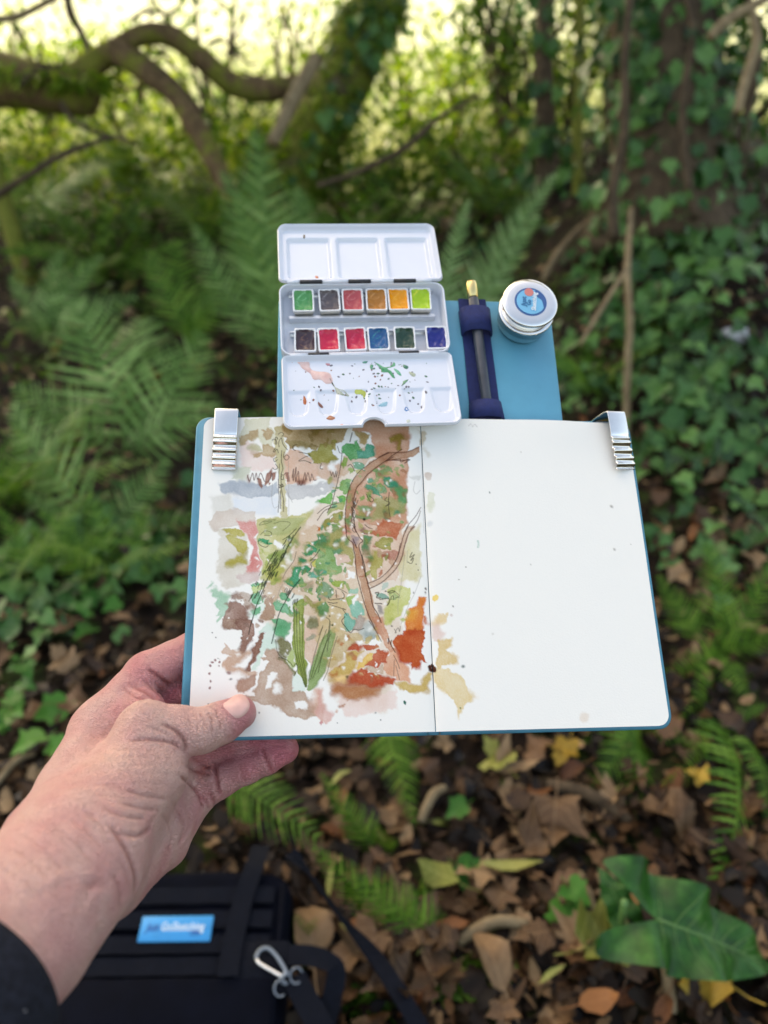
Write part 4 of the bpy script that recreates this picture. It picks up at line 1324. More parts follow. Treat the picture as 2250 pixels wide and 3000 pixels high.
def wash(zone, col, flat, soft=.00045, warp=1.0, dens=1.0, edge=.3, lift=False, var=.5, cover=.72):
    poly = zpts(zone, flat)
    sl = region(poly, .004 + soft * 2)
    if sl[0].stop <= sl[0].start or sl[1].stop <= sl[1].start: return
    wx = CX[sl] + warp * (.0013 * NZ1[sl] + .0006 * NZ3[sl] + .0022 * NZ5[sl]); wy = CY[sl] + warp * (.0013 * NZ2[sl] + .0006 * NZ4[sl] + .0022 * NZ6[sl])
    sd = poly_sd(wx, wy, poly)
    sf = soft * (1 + 5.0 * np.clip(NLO[sl] * 1.6 + .15, 0, 1)) if soft < .0009 else soft     # edges bleed here and dry sharp there
    m = sstep(-sf, sf * .8, sd)[..., None]
    if lift:
        canvas[sl] = canvas[sl] * (1 - m) + PAPER * m
        return
    T = np.array(srgb(col)[:3]); g_ = T.mean(); T = np.clip((g_ + (T - g_) * 1.07) / PAPER * .93, .004, 1.0)
    e = np.exp(-np.maximum(sd, 0) / .0006) * edge * (1 if soft < .0008 else 0)
    D = dens * (.92 + e + var * NLO[sl] + .28 * GRAIN[sl] + .15 * NZ3[sl])
    TD = T ** np.clip(D, .05, 3)[..., None]
    new = canvas[sl] * TD * (1 - cover) + PAPER * TD * cover
    canvas[sl] = canvas[sl] * (1 - m) + new * m
def ink(zone, flat, w=.00022, col="#3a241a", a=.85):
    pts = smooth_path(zpts(zone, flat), 6 * (len(flat) // 2))
    c = np.array(srgb(col)[:3])
    sl = region(pts, .002)
    px, py = CX[sl] + .0002 * NZ3[sl], CY[sl] + .0002 * NZ4[sl]
    if px.size == 0: return
    d = np.full(px.shape, 1e9)
    for i in range(len(pts) - 1):
        p = pts[i]; e = pts[i + 1] - p
        t = np.clip(((px - p[0]) * e[0] + (py - p[1]) * e[1]) / (e @ e + 1e-18), 0, 1)
        d = np.minimum(d, (px - p[0] - e[0] * t) ** 2 + (py - p[1] - e[1] * t) ** 2)
    m = (sstep(w + CS * .8, max(0, w - CS * .5), np.sqrt(d)) * a)[..., None]
    canvas[sl] = canvas[sl] * (1 - m) + c * m
def dot(zone, x, y, r, col, a=1.0):
    n = 10; f = []
    for k in range(n):
        f += [x + r * math.cos(k * .628), y + r * math.sin(k * .628)]
    wash(zone, col, f, .00025, .5, a, .2)
_hr = random.Random(3)
def hatch(zone, x0, y0, x1, y1, w, n, ln, col="#2c3320", dx=-.45, dy=.9, wd=.0002):
    for k in range(n):
        t = (k + _hr.random()) / n; o = (_hr.random() - .5) * 2 * w
        x = x0 + (x1 - x0) * t + o; y = y0 + (y1 - y0) * t + o * .3
        l = ln * _hr.uniform(.6, 1.2)
        ink(zone, [x, y, x + dx * l * .5 + _hr.uniform(-4, 4), y + dy * l * .5, x + dx * l, y + dy * l], wd, col, .75)

def paint():
    W = wash
    # faint overall ground of the painted area
    W("C", "#e2d2c2", [960,700,1300,150,1700,-300,2000,-1000,2700,-1000,2760,300,2700,1500,2500,2600,1900,2500,1500,1800,1200,1500,850,1400,870,1100], .003, 1, 1.0, 0)
    # --- pale underwashes
    W("C", "#d9d2c6", [170,130,300,130,600,200,620,640,640,760,560,900,330,960,220,800,230,560,240,380,280,250], .0012)
    W("A", "#dfe4ea", [420,1100,1020,1080,1020,1330,430,1330], .002, 1, .9)
    W("A", "#dedbd4", [130,1080,380,1040,420,1320,170,1330], .002)
    W("A", "#d8d5bf", [590,30,940,20,930,110,1010,230,950,380,860,420,760,300,640,330,520,380,510,270,590,110])
    W("A", "#ecd9d2", [530,390,640,330,760,460,960,540,1000,700,700,740,560,650,525,500], .0006)
    W("D", "#dcc0ac", [300,0,1150,0,1180,420,1060,740,700,780,620,560,560,300,300,120], .0005)
    W("D", "#d9c1a8", [0,600,340,600,500,540,560,700,620,1000,700,1250,560,1300,430,1440,250,1475,0,1475], .0006)
    W("C", "#d9c4ae", [1290,150,1520,100,1659,150,1659,1330,1400,1290,1250,1000,1220,960,1100,850,1040,800,1200,640,1280,430], .0006)
    W("C", "#cdb59c", [940,850,1100,800,1150,1000,1000,1140,1000,1300,880,1400,820,1340,830,1200,870,1080,840,950], .0006)
    W("E", "#d9bca8", [1400,20,1659,-60,1659,120,1480,600,1430,560,1400,400])
    W("F", "#d3c19c", [0,-300,380,-300,400,100,240,420,100,520,0,400], .0007)
    W("F", "#cbb894", [90,520,200,300,380,160,560,130,640,250,420,400,360,470,250,600,160,640])
    W("E", "#d3e2d6", [780,120,950,20,1000,200,1020,380,860,380,810,520,740,680,690,660,760,480,820,260])
    W("E", "#dbe6dc", [1220,740,1300,690,1420,960,1340,970,1230,960], .0006)
    W("C", "#dce8de", [660,1060,860,1080,840,1200,780,1340,640,1330,690,1200], .0006)
    W("C", "#e4ece6", [1230,1000,1360,1030,1370,1120,1280,1230,1200,1240,1150,1140], .0005)
    W("F", "#eddbd3", [290,1000,600,1070,800,1000,1060,930,1060,1200,800,1210,600,1280,400,1290,300,1100], .0009)
    # --- top of the sketch
    for f in ([650,190,745,185,745,270,690,330,640,310,600,370,540,385,515,280,560,245,640,240], [820,190,870,200,910,145,960,200,970,230,930,250,940,310,860,320,825,260],
              [680,500,740,480,840,455,840,390,890,375,990,430,1000,540,960,560,860,530,800,490,770,540,700,555]): W("A", "#bda585", f)
    W("A", "#c6c2a6", [640,400,700,375,790,420,840,450,700,465,640,440])
    W("A", "#cfd0bf", [430,760,500,680,620,680,690,700,600,800,560,860,420,855], .0006)
    W("A", "#b1b8c0", [240,940,280,900,420,885,580,870,650,900,750,920,900,930,1020,900,1035,1040,960,1080,880,1095,800,1080,700,1090,600,1100,520,1080,430,1040,300,1030,250,1000])
    W("A", "#c7c6c6", [1130,900,1300,920,1500,920,1760,890,1810,930,1780,1010,1659,1050,1450,1100,1330,1130,1200,1110,1140,1040])
    W("A", "#aa8e68", [1010,160,1100,130,1120,-80,2010,-80,1990,150,1900,330,1659,420,1560,440,1430,400,1250,410,1190,430,1140,350,1180,290,1130,260,1080,300,1010,260], .0005, 1, 1.0)
    W("A", "#ddb9a4", [1190,430,1330,480,1480,560,1480,630,1659,650,1850,640,1870,790,1659,830,1560,850,1400,900,1150,900,1120,800,1120,560])
    W("A", "#9a9150", [1440,490,1560,450,1600,380,1680,390,1790,300,1840,330,1760,470,1840,560,1700,650,1500,640,1480,540])
    W("A", "#a08d62", [1150,370,1200,320,1290,320,1450,370,1560,420,1400,430,1200,410], .0008)
    W("A", "#c4ba92", [1010,150,1110,130,1120,250,1130,560,1110,700,1130,900,1140,1100,1155,1300,1160,1350,1060,1350,1060,1100,1050,900,1020,720,1000,560,970,420], .0004, 1, .85)
    for f in ([760,830,800,830,830,950,800,975,780,940], [880,770,950,700,940,800,900,880,850,940,850,900], [620,790,660,870,650,890,620,830], [950,760,1000,750,990,850,950,870], [900,880,930,890,920,915,900,910],
              [1140,750,1180,750,1190,860,1150,880], [1290,860,1420,850,1400,920,1300,930], [1700,850,1760,800,1850,820,1830,870,1720,880]): W("A", "#9d7569", f, .0003, .5)
    # --- left column
    W("C", "#d8cbc0", [110,60,200,-100,470,-130,740,-80,740,50,600,60,400,110,280,110,180,160])
    W("C", "#d58d87", [470,20,600,30,740,20,750,300,770,480,820,620,780,690,700,760,620,740,630,640,670,480,690,420,640,300,600,200,540,150], .0010)
    W("C", "#d3bfb9", [620,740,780,690,760,820,640,860,500,850,450,790], .0011)
    for f in ([290,155,380,130,500,150,580,190,580,250,480,240,390,200], [340,250,410,215,520,260,620,330,620,430,560,510,500,480,430,340], [310,600,400,540,530,500,600,560,610,620,480,610,400,640,330,640]): W("C", "#b7ad66", f)
    W("C", "#c4bf8c", [770,0,1150,-30,1520,-120,1480,-20,1420,60,1330,120,1300,260,1180,420,1150,640,1060,760,960,840,860,860,780,780,830,640,790,480,760,300,740,100], .0005)
    W("C", "#b9bd8e", [850,30,1150,-20,1420,-30,1300,120,1150,200,1000,230,820,200,880,120])
    W("C", "#c1c078", [850,640,1060,590,1090,700,1060,780,960,850,880,790,820,700])
    W("C", "#9fad72", [1200,330,1260,300,1150,480,1100,560,1000,640,900,560,910,480,1010,440,1100,360])
    W("C", "#bccb8c", [690,900,860,860,840,960,760,1010,690,1000], .0005)
    W("C", "", [970,330,1010,290,1110,350,1100,380,1010,400], lift=True)
    W("C", "", [640,400,680,395,670,470,640,465], lift=True); W("C", "", [730,215,750,215,750,260,730,265], lift=True); W("C", "", [1160,540,1200,490,1210,540,1180,575], lift=True)
    for f in ([80,910,160,835,150,890], [140,960,180,920,240,970,300,1010,380,1040,360,1150,340,1300,220,1400,210,1370,260,1310,200,1300,250,1230,200,1160,190,1140,230,1090,160,1050,170,990]): W("C", "#a9c9b2", f)
    W("C", "#b8a598", [500,1000,700,1000,660,1190,560,1180], .0008)
    W("C", "#b29480", [870,1100,990,1060,980,1300,900,1380,800,1370,820,1290], .0006)
    W("C", "#8d6c60", [360,1190,400,1130,500,1120,560,1180,640,1250,660,1330,620,1475,540,1490,440,1490,330,1500,300,1440,320,1330], .0004, 1, .85)
    W("C", "#a58d80", [390,1040,480,1010,560,1050,540,1110,480,1110])
    W("C", "", [480,1080,560,1070,570,1110,540,1170,510,1130], lift=True); W("C", "", [370,1340,400,1330,395,1390,350,1430], .0003, lift=True)
    # --- lower left
    W("E", "#8a6659", [440,-20,640,-20,720,130,700,260,640,330,580,430,500,440,520,350,550,250,530,120], .0004, 1, .9)
    W("E", "#a98d7d", [300,-20,460,-20,470,100,400,110,330,120,300,60])
    W("E", "#ccae9b", [270,400,330,300,380,380,520,390,580,420,660,400,690,440,590,470,540,540,450,610,770,710,740,760,640,730,340,660,290,590,300,540,400,460])
    W("E", "#8b6456", [820,150,860,155,820,240,800,330,790,440,740,500,690,600,680,670,640,690,590,660,640,600,690,460,680,400,750,290,760,210])
    W("E", "#b29180", [450,920,490,810,640,740,750,740,720,850,640,920,560,970,480,960])
    W("E", "#bba08e", [860,390,950,360,1040,400,1130,500,1240,700,1220,900,1230,960,1380,960,1460,1040,1490,1130,1659,1180,1659,1350,1560,1290,1480,1280,1400,1330,1240,1290,1050,1190,900,1110,760,1110,680,1090,560,1040,600,990,740,1010,700,940,760,830,810,680,920,560,850,540,810,500,890,460,850,420])
    for f in ([850,910,900,720,960,680,1020,690,1030,750,950,830,940,910], [970,970,985,880,1040,830,1080,910,1060,960,1020,995], [1240,1090,1290,1075,1410,1080,1450,1140,1430,1190,1280,1165]): W("E", "", f, lift=True)
    W("E", "#dfbfae", [1520,900,1610,900,1640,1130,1659,1180,1659,1400,1580,1310,1480,1130,1520,1050], .0006)
    W("F", "#e2bdb4", [0,900,50,960,70,1130,210,1250,130,1390,0,1330])
    W("F", "#d59a98", [20,1390,60,1360,90,1390,40,1425])
    # --- dark leaf chain and greens
    W("C", "#2f8f63", [770,285,900,260,900,300,960,330,950,345,900,320,830,310])
    for f in ([1310,530,1350,520,1430,560,1440,590,1380,610,1330,590], [1360,450,1430,430,1420,370,1450,345,1520,350,1580,410,1560,460,1480,490,1420,490], [1470,300,1540,280,1550,210,1659,200,1659,340,1590,380,1520,340],
              [1230,700,1260,650,1400,640,1460,680,1450,740,1370,740,1340,700,1330,760,1390,800,1350,860,1300,870,1240,930,1180,900,1130,850,1200,800]): W("C", "#3a8f66", f, .0003, 1, .95)
    for f in ([1050,1030,1070,990,1150,1000,1210,1060,1190,1100,1080,1100], [980,1140,1010,1115,1140,1130,1180,1200,1240,1260,1210,1300,1100,1260,1020,1220], [920,1350,1000,1335,1120,1345,1200,1400,1190,1475,1170,1560,1100,1640,1010,1560,980,1475,990,1400],
              [670,1010,760,1000,860,1060,840,1130,760,1170,700,1100], [670,870,750,850,790,880,740,910,690,900], [690,1220,780,1200,810,1260,760,1300,700,1270]): W("C", "#63a67c", f, .0004, 1, .9)
    W("C", "#5fa58f", [1480,720,1540,680,1659,670,1700,720,1659,740,1560,800,1490,790])
    W("C", "#c3c06a", [1500,560,1659,480,1659,680,1520,650])
    W("C", "#9f9a66", [1390,1040,1480,1080,1600,1190,1659,1230,1650,1310,1560,1270,1440,1130,1390,1120])
    W("C", "#8d8a68", [1440,1400,1480,1320,1540,1340,1560,1440,1480,1475]); W("C", "#a59a80", [1380,820,1480,840,1490,940,1420,990,1340,940], .0008)
    for (x, y) in ((1550,860),(1580,810),(1640,820),(1550,960),(1640,900),(1590,1090)): W("C", "#3f7a58", [x-14,y+10,x+2,y-34,x+16,y,x+4,y+36], .0003, .6)
    # --- pink brown mass upper right
    W("B", "#c99b82", [480,-40,1250,-40,1245,330,1220,360,1230,520,1220,800,1210,1000,1215,1340,1130,1440,900,1400,700,1380,560,1350,480,1150,520,900,700,640,900,520,760,450,770,300,700,120,480,110], .0004, .8, 1.0, .4, False, .7)
    W("B", "#d5b8a6", [480,1330,740,1380,700,1475,480,1475], .0007); W("B", "#d0b39c", [560,360,760,300,760,450,640,560,460,640,300,720,280,560,340,480], .0006)
    W("B", "#dcc4b2", [0,540,280,560,300,700,250,820,0,740])
    W("B", "#aa8f62", [490,110,560,100,700,170,690,260,650,300,570,280,560,190], .0009)
    W("B", "", [420,110,480,120,440,250,405,250], lift=True); W("B", "", [170,530,230,550,250,640,200,640,160,630], .0004, lift=True)
    W("B", "#4b9455", [340,300,380,260,490,290,480,235,540,230,560,340,600,370,560,470,450,500,350,430])
    W("B", "#3f8f72", [520,380,640,360,680,290,755,290,755,440,690,475,540,470])
    W("B", "#6aa283", [480,540,540,510,640,560,640,620,560,640,500,600])
    W("B", "#84a354", [330,490,390,480,400,560,360,600,320,560]); W("B", "#94ac66", [400,640,440,610,500,640,520,660,440,690])
    W("B", "#7aa566", [290,790,340,760,460,740,440,840,420,940,370,960,300,900])
    for f in ([0,1050,80,1000,120,980,200,940,210,1010,160,1080,60,1090], [250,1010,330,970,380,1000,370,1100,290,1090]): W("B", "#62a756", f)
    W("B", "#a3a86e", [200,1090,370,1090,350,1160,200,1200,130,1240], .0006)
    W("B", "#8d8c4e", [120,1300,220,1230,340,1190,350,1280,280,1340,190,1350,120,1440,60,1400], .0006)
    W("B", "#7f9464", [200,1380,280,1350,300,1475,190,1475], .0006)
    # trunk of the curved vine
    W("B", "#ae8166", [1380,310,1380,390,1300,450,1120,490,960,490,860,560,720,680,620,780,540,880,500,980,490,1080,470,1300,440,1475,380,1475,380,1200,390,1060,420,900,480,760,600,640,720,520,860,430,1000,380,1200,370,1300,350], .0004, .6, .9)
    for f, c in (([640,850,680,810,780,890,880,970,850,985,760,940,650,890], "#4d9272"), ([690,750,740,730,780,780,740,805,700,790], "#5d9a7c"), ([900,800,890,720,960,710,1020,760,1120,860,1060,880,960,860,920,840], "#3f9779"),
                 ([790,640,900,610,960,580,1020,600,1020,650,960,640,880,710,800,740], "#86a374"), ([1000,880,1120,850,1210,890,1210,1040,1180,1150,1100,1090,1080,980,1010,930], "#67a070"),
                 ([540,1130,620,1120,740,1120,700,1200,560,1190], "#86a276"), ([520,1240,700,1230,740,1290,620,1310,520,1280], "#86a276"), ([560,990,620,970,640,1020,590,1040], "#8ba765"), ([660,950,740,1000,720,1060,680,1040], "#93a86a"), ([780,880,830,830,900,850,920,940,830,930], "#7ba37c")): W("B", c, f)
    W("B", "#a9a878", [780,1000,1000,1000,1200,1080,1190,1230,1000,1250,800,1300,720,1340,740,1250], .0014)
    W("B", "#9a8444", [960,200,1040,130,1120,130,1200,230,1130,250,1130,350,1090,340,1070,260,980,250])
    W("B", "", [810,1330,850,1350,890,1400,850,1390], .0003, lift=True); W("B", "", [980,1410,1010,1410,1080,1460,1050,1475], .0003, lift=True)
    W("B", "#d3c4ae", [1390,100,1460,100,1460,220,1430,300,1395,290]); W("B", "#dedcd6", [1260,715,1380,710,1370,770,1290,765]); 
    dot("B", 1510, 700, 45, "#d6c9be"); W("B", "#dfdfcd", [1500,920,1585,930,1570,1100,1510,1180,1470,1110,1500,1060]); dot("B", 1530, 1350, 32, "#e2e2de"); W("B", "#e0d9cc", [1450,340,1490,360,1495,440,1470,430])
    # --- middle right
    W("D", "#a8a26c", [0,120,100,100,330,60,330,180,470,300,500,480,470,540,340,500,280,400,0,250], .0007)
    W("D", "#7fa56c", [0,270,130,270,240,330,240,480,340,590,320,640,200,690,0,660], .0005); W("D", "#58a085", [0,600,90,590,120,650,0,660]); W("D", "#6b9b78", [210,350,300,310,360,360,300,400,230,380], .0007); W("D", "#5b936c", [0,150,60,110,150,160,120,230,20,260], .0006)
    W("D", "", [240,390,270,380,290,420,420,420,450,470,330,500,260,520], lift=True); W("D", "#dcbfae", [240,390,420,420,450,470,270,520])
    W("D", "#d99f90", [310,40,400,20,460,60,440,130,340,120], .0006)
    W("D", "#bf7458", [720,100,800,60,830,10,900,-70,1000,-40,1130,-40,1110,100,1080,190,930,150,830,170,770,150])
    W("D", "#c8702f", [0,25,50,40,40,70,0,80])
    W("D", "#9b9757", [780,220,900,170,1000,190,1000,320,900,320,790,270]); W("D", "#bb8878", [870,360,1060,320,1140,360,1190,420,1120,480,1000,460,900,430]); W("D", "#b1aa6a", [740,340,860,350,900,480,870,560,800,570,800,700,760,720,700,650,700,480], .0006)
    W("D", "#5f8d66", [610,150,680,130,740,170,700,250,690,380,630,380,610,280]); W("D", "#4f9a72", [660,420,700,400,735,430,700,460])
    W("D", "#a99a9c", [480,150,550,170,550,230,520,280,470,210]); W("D", "#9a7670", [580,60,640,30,690,60,680,120,620,110]); W("D", "", [370,640,420,610,500,620,500,690,400,715], lift=True); W("D", "#cda98d", [380,640,420,620,440,680,390,700])
    W("D", "#d6cda8", [1180,340,1260,50,1390,0,1390,400,1400,660,1350,740,1120,740,1100,560], .0008)
    W("D", "#bb8f74", [480,230,560,300,590,450,640,640,690,800,740,1000,780,1150,860,1300,900,1475,800,1475,700,1280,660,1100,630,1000,580,760,530,640,510,400], .0003, .6)
    W("D", "#cbab94", [690,790,820,740,940,640,1040,520,1090,380,1140,230,1180,80,1240,0,1320,0,1240,110,1170,340,1110,520,1000,650,900,740,720,840], .0003, .6, .8)
    W("D", "#c9cb88", [960,860,1120,800,1250,830,1260,970,1200,1080,1130,1200,1010,1270,980,1340,900,1320,900,1170,940,1050], .0004)
    W("D", "#7fa596", [790,920,900,910,950,990,860,1000,800,970]); W("D", "#a3b27e", [960,890,1060,900,1110,950,1060,1000,970,990]); W("D", "#a39c98", [800,1080,860,1090,880,1170,830,1180]); W("D", "#b9c8bd", [870,790,920,760,950,820,890,850])
    W("D", "#96c4af", [400,850,530,830,540,900,470,920,400,900], .0006); W("D", "#95b866", [400,980,500,950,510,1040,440,1100,400,1060]); W("D", "#8cc4b2", [430,1090,560,1000,620,1080,640,1210,520,1250,470,1180], .0005); W("D", "#76b5a4", [350,1220,430,1200,500,1280,490,1400,420,1410,360,1330])
    W("D", "", [410,930,450,920,440,970,410,990], lift=True); W("D", "", [500,980,545,900,550,970,510,1080,480,1050], lift=True)
    W("D", "#6b9767", [0,1060,90,1020,160,1100,150,1180,80,1230,0,1200]); W("D", "#93ad58", [200,770,250,745,340,760,370,800,320,840,220,820]); W("D", "#7fa080", [0,760,120,790,230,860,200,960,100,970,0,1000], .0006)
    W("D", "#b0a399", [500,1250,560,1220,650,1250,640,1340,560,1400,490,1400], .0006); W("D", "#c3cac6", [560,1420,680,1290,760,1380,800,1475,780,1540,640,1540,600,1475], .0007); W("F", "#a9b4b0", [640,170,760,200,780,260,660,270], .0007)
    # --- grass blades
    W("E", "#7f7c5c", [1010,250,1060,220,1150,280,1230,330,1240,380,1160,450,1150,500,1040,420], .0005); W("E", "#8a8763", [1060,500,1160,500,1250,650,1300,690,1260,735,1160,570])
    W("E", "#b0bd84", [1190,420,1250,370,1260,520,1300,600,1240,620,1160,470])
    W("E", "#8b9a52", [1250,-240,1330,-300,1390,-300,1390,-20,1400,300,1400,500,1430,600,1420,900,1400,900,1310,690,1270,500,1230,300,1230,0], .0003, .5)
    W("E", "#8fa470", [1810,80,1740,110,1659,200,1600,300,1500,560,1440,800,1430,930,1460,950,1560,850,1659,700,1720,500,1780,300,1810,180], .0003, .5)
    W("E", "#9a997c", [1440,60,1480,10,1550,30,1550,90,1470,100]); W("E", "#a5a590", [1430,210,1500,190,1560,220,1530,250,1430,260])
    # --- orange and red foliage
    W("D", "#d9824a", [1370,960,1420,935,1465,950,1460,1010,1430,1080,1450,1150,1440,1280,1440,1475,1180,1475,1190,1380,1210,1270,1260,1150,1250,1110,1340,1050], .0003, 1, .95)
    W("D", "#e8b160", [1260,1140,1340,1150,1300,1260,1220,1300,1205,1270], .0008); W("D", "#cf7f5d", [1440,1210,1480,1215,1490,1310,1460,1320])
    W("F", "#dda98e", [950,400,1060,350,1160,550,1260,700,1250,830,1060,820,1050,760,940,720,880,640,950,480])
    W("F", "#c9b19d", [640,620,720,595,800,630,890,580,880,700,720,690])
    W("F", "#bd5a38", [1440,100,1430,140,1440,320,1410,400,1480,550,1400,540,1360,640,1280,655,1250,580,1160,560,1060,430,1060,350,1020,270,1080,180,1190,120], .0004, 1, 1.0, .35)
    W("F", "#cf9a80", [740,-60,880,-60,960,240,1060,400,1000,420,900,310,830,180], .0004, .6)
    for f in ([410,370,460,320,540,290,600,340,590,405,420,405], [600,340,690,300,810,330,780,385,650,385], [820,385,960,390,950,540,880,570,800,625,720,600,650,590,680,540,760,480]): W("F", "#bc5e46", f)
    W("F", "#cbb072", [150,700,280,600,400,500,380,430,590,410,640,400,520,500,510,640,440,730,280,750,160,760]); W("F", "#cdb176", [1030,850,1230,840,1390,840,1470,720,1500,690,1560,720,1500,870,1510,960,1250,960,1100,900])
    W("F", "#e5c074", [510,640,560,560,680,450,780,440,760,470,640,600,520,650]); W("F", "#eed29c", [230,760,420,730,400,820,240,830])
    W("F", "#bc5c43", [430,770,500,670,600,625,670,640,680,690,880,730,1050,790,1020,880,900,850,860,880,720,900,500,850,400,830])
    W("F", "#bd8a68", [200,900,240,840,430,830,720,880,870,890,800,1000,650,1060,500,1065,350,1020,200,980], .0006)
    for f in ([345,240,380,190,405,230,370,300], [540,280,620,250,620,290,580,315], [660,280,800,250,850,300,820,350,810,330,700,300]): W("F", "", f, lift=True)
    # --- small dabs of the brush and untouched flecks of paper
    dg = random.Random(12)
    def dabs(zone, x0, x1, y0, y1, n, cols, rmin=10, rmax=30):
        for _ in range(n):
            x, y, r = dg.uniform(x0, x1), dg.uniform(y0, y1), dg.uniform(rmin, rmax); a0 = dg.uniform(0, 3.1); el = dg.uniform(1.2, 2.4)
            f = []
            for k in range(8):
                t = k * .785; q = r * dg.uniform(.7, 1.25); px_, py_ = q * math.cos(t) * el, q * math.sin(t)
                f += [x + px_ * math.cos(a0) - py_ * math.sin(a0), y + px_ * math.sin(a0) + py_ * math.cos(a0)]
            c = dg.choice(cols)
            W(zone, c, f, .0004, .8, .9, .2, c == "", .5, .55)
    G3 = ["#7fa56c", "#93a866", "#5f9a78", "#a8a668", "#6b9767", "#b5b078", "#9fae7c"]
    dabs("C", 1150, 1659, 250, 1300, 46, G3 + ["#d3b8a0"]); dabs("D", 0, 420, 0, 1100, 44, G3 + ["#c9ad92"]); dabs("B", 120, 480, 700, 1475, 24, G3 + ["#b89a70"]); dabs("B", 520, 1180, 560, 1400, 46, G3 + ["#b08468", "#c09878"])
    dabs("D", 600, 1060, 60, 700, 26, ["#a9a468", "#b98a72", "#c9a890", "#8f9a5c", "#b0745c"]); dabs("F", 100, 900, 100, 820, 22, ["#cbb27a", "#c98a62", "#d9c090", "#b98a6a"]); dabs("C", 800, 1100, 400, 900, 18, ["#a9b56c", "#8fa35c", "#c6c888"])
    dabs("C", 350, 1000, 1000, 1450, 18, ["#a58a7c", "#b8a090", "#93766a"], 8, 26); dabs("A", 1150, 1900, 0, 420, 16, ["#9c8458", "#b59a70", "#a08a50"], 14, 40); dabs("D", 950, 1250, 850, 1300, 12, ["#b8c078", "#d2d49a"])
    for z_, a_, b_, c_, d_, n_ in (("C", 700, 1659, 100, 1400, 34), ("D", 0, 1100, 0, 1400, 40), ("B", 0, 1200, 500, 1475, 26), ("E", 300, 1200, 0, 700, 14), ("F", 150, 1000, 100, 850, 18)): dabs(z_, a_, b_, c_, d_, n_, [""], 4, 12)
    # --- right page
    for f, c in (([255,1190,300,1195,290,1230,240,1250,215,1240], "#e6cfa8"), ([220,1250,250,1240,285,1300,250,1350,220,1310], "#e6d3cb"), ([250,1340,320,1325,325,1370,285,1395,355,1430,350,1460,270,1470,240,1500,250,1420], "#dcc294")): W("G", c, f)
    W("G", "#e2cca2", [235,1480,300,1490,330,1520,380,1540,440,1650,380,1700,350,1750,340,1690,300,1640,240,1590,230,1530], .0007)
    dot("G", 233, 1110, 17, "#f0d07c"); dot("G", 1035, 1755, 26, "#ebe1d6"); dot("G", 205, 708, 10, "#e4e4e2"); dot("G", 197, 453, 18, "#ddd0c6")
    for (x, y) in ((203,1478),(218,1470),(226,1488),(212,1500),(228,1502),(206,1494)): dot("G", x, y, 11, "#5a3020", 1.1)
    for x, y, r, c in ((526,543,4,"#4a5a50"),(693,325,5,"#bdb8b0"),(397,941,4.5,"#7a746c"),(361,1010,4,"#a09a92"),(381,1482,6,"#27564f"),(62,1675,8,"#1f6b58"),(1205,850,5,"#a8a49c"),(1185,616,5,"#a8a49c"),(329,1157,3.5,"#8b857c"),(745,932,3,"#a8a49c"),(1290,815,3,"#b5b1aa"),(365,1703,4,"#7b8a55"),(320,1203,8,"#dccfc9"),(540,1300,6,"#dedad4")): dot("G", x, y, r, c)
    ink("G", [462,800,465,818,463,836], .0004, "#9dbcae", .7); ink("G", [410,182,425,170,432,186,445,172,455,185], .0002, "#a29c96", .6)
    # --- drops and splatter on the left page
    for x, y, r in ((125,605,16),(155,555,14),(190,530,16),(240,550,18),(105,718,16),(125,810,16),(113,895,18),(370,690,20),(237,600,9)): dot("E", x, y, r, "#9b7b78")
    for x, y, r in ((162,158,8),(195,228,7),(390,778,7),(88,1132,11),(775,1230,8),(240,505,5),(220,500,4)): dot("E", x, y, r, "#3a2a28", 1.1)
    for x, y, r, c in ((405,757,14,"#30401c"),(862,1320,8,"#2f4540"),(800,1232,7,"#6a6a70"),(1170,1090,13,"#1f7060"),(1175,1120,9,"#1f7060"),(310,1155,13,"#b98468"),(350,1140,17,"#bb8a6c"),(378,1115,10,"#bb8a6c"),(255,1222,16,"#d9b7a6"),(200,55,13,"#3d4a20"),(1000,68,9,"#333"+"333"),(277,1358,7,"#555"+"a60")): dot("F", x, y, r, c)
    for x, y, r in ((1300,905,9),(1340,520,8),(1365,590,8),(1465,850,12),(1455,900,9),(930,878,11),(170,1225,9)): dot("D", x, y, r, "#5b4a3c")
    # --- pen lines
    I = ink
    BR = "#4a2418"; DK = "#33281c"; PN = "#8f8a84"
    I("A", [1055,640,1045,800,1040,960,1050,1100,1035,1290], .0002, DK); I("A", [1085,460,1080,600,1100,700,1075,800,1085,1000,1110,1130,1110,1280], .0002, DK); I("A", [1070,1000,1065,1240], .0002, DK)
    I("A", [955,320,990,305,1005,330,1000,370,1020,360,1000,290,1020,280,1030,310], .0002, DK); I("A", [1040,240,1080,215,1110,240,1090,270], .00018, DK); I("A", [1050,410,1045,350,1080,290,1100,370,1160,450], .0002, DK); I("A", [1000,430,970,470,990,475,1020,440,1040,490], .0002, DK)
    I("A", [1020,550,975,570,990,610,1030,580], .0002, DK); I("A", [1000,640,1030,690,990,715,965,690], .0002, DK); I("A", [1120,480,1110,550,1150,590,1185,550,1150,520,1115,555], .0002, BR); I("A", [1075,780,1110,790,1135,765], .0002, DK); I("A", [1085,800,1075,840,1105,850,1110,810], .0002, DK); I("A", [1050,920,1100,940,1090,910,1050,960,1110,940], .00025, DK)
    I("A", [1290,380,1240,400,1240,440,1270,465], .0002, DK); I("A", [1320,485,1400,500,1470,525,1400,550,1330,590,1320,605,1400,600,1480,635,1460,620], .0002, DK); I("A", [1620,640,1605,700,1640,715], .0002, DK)
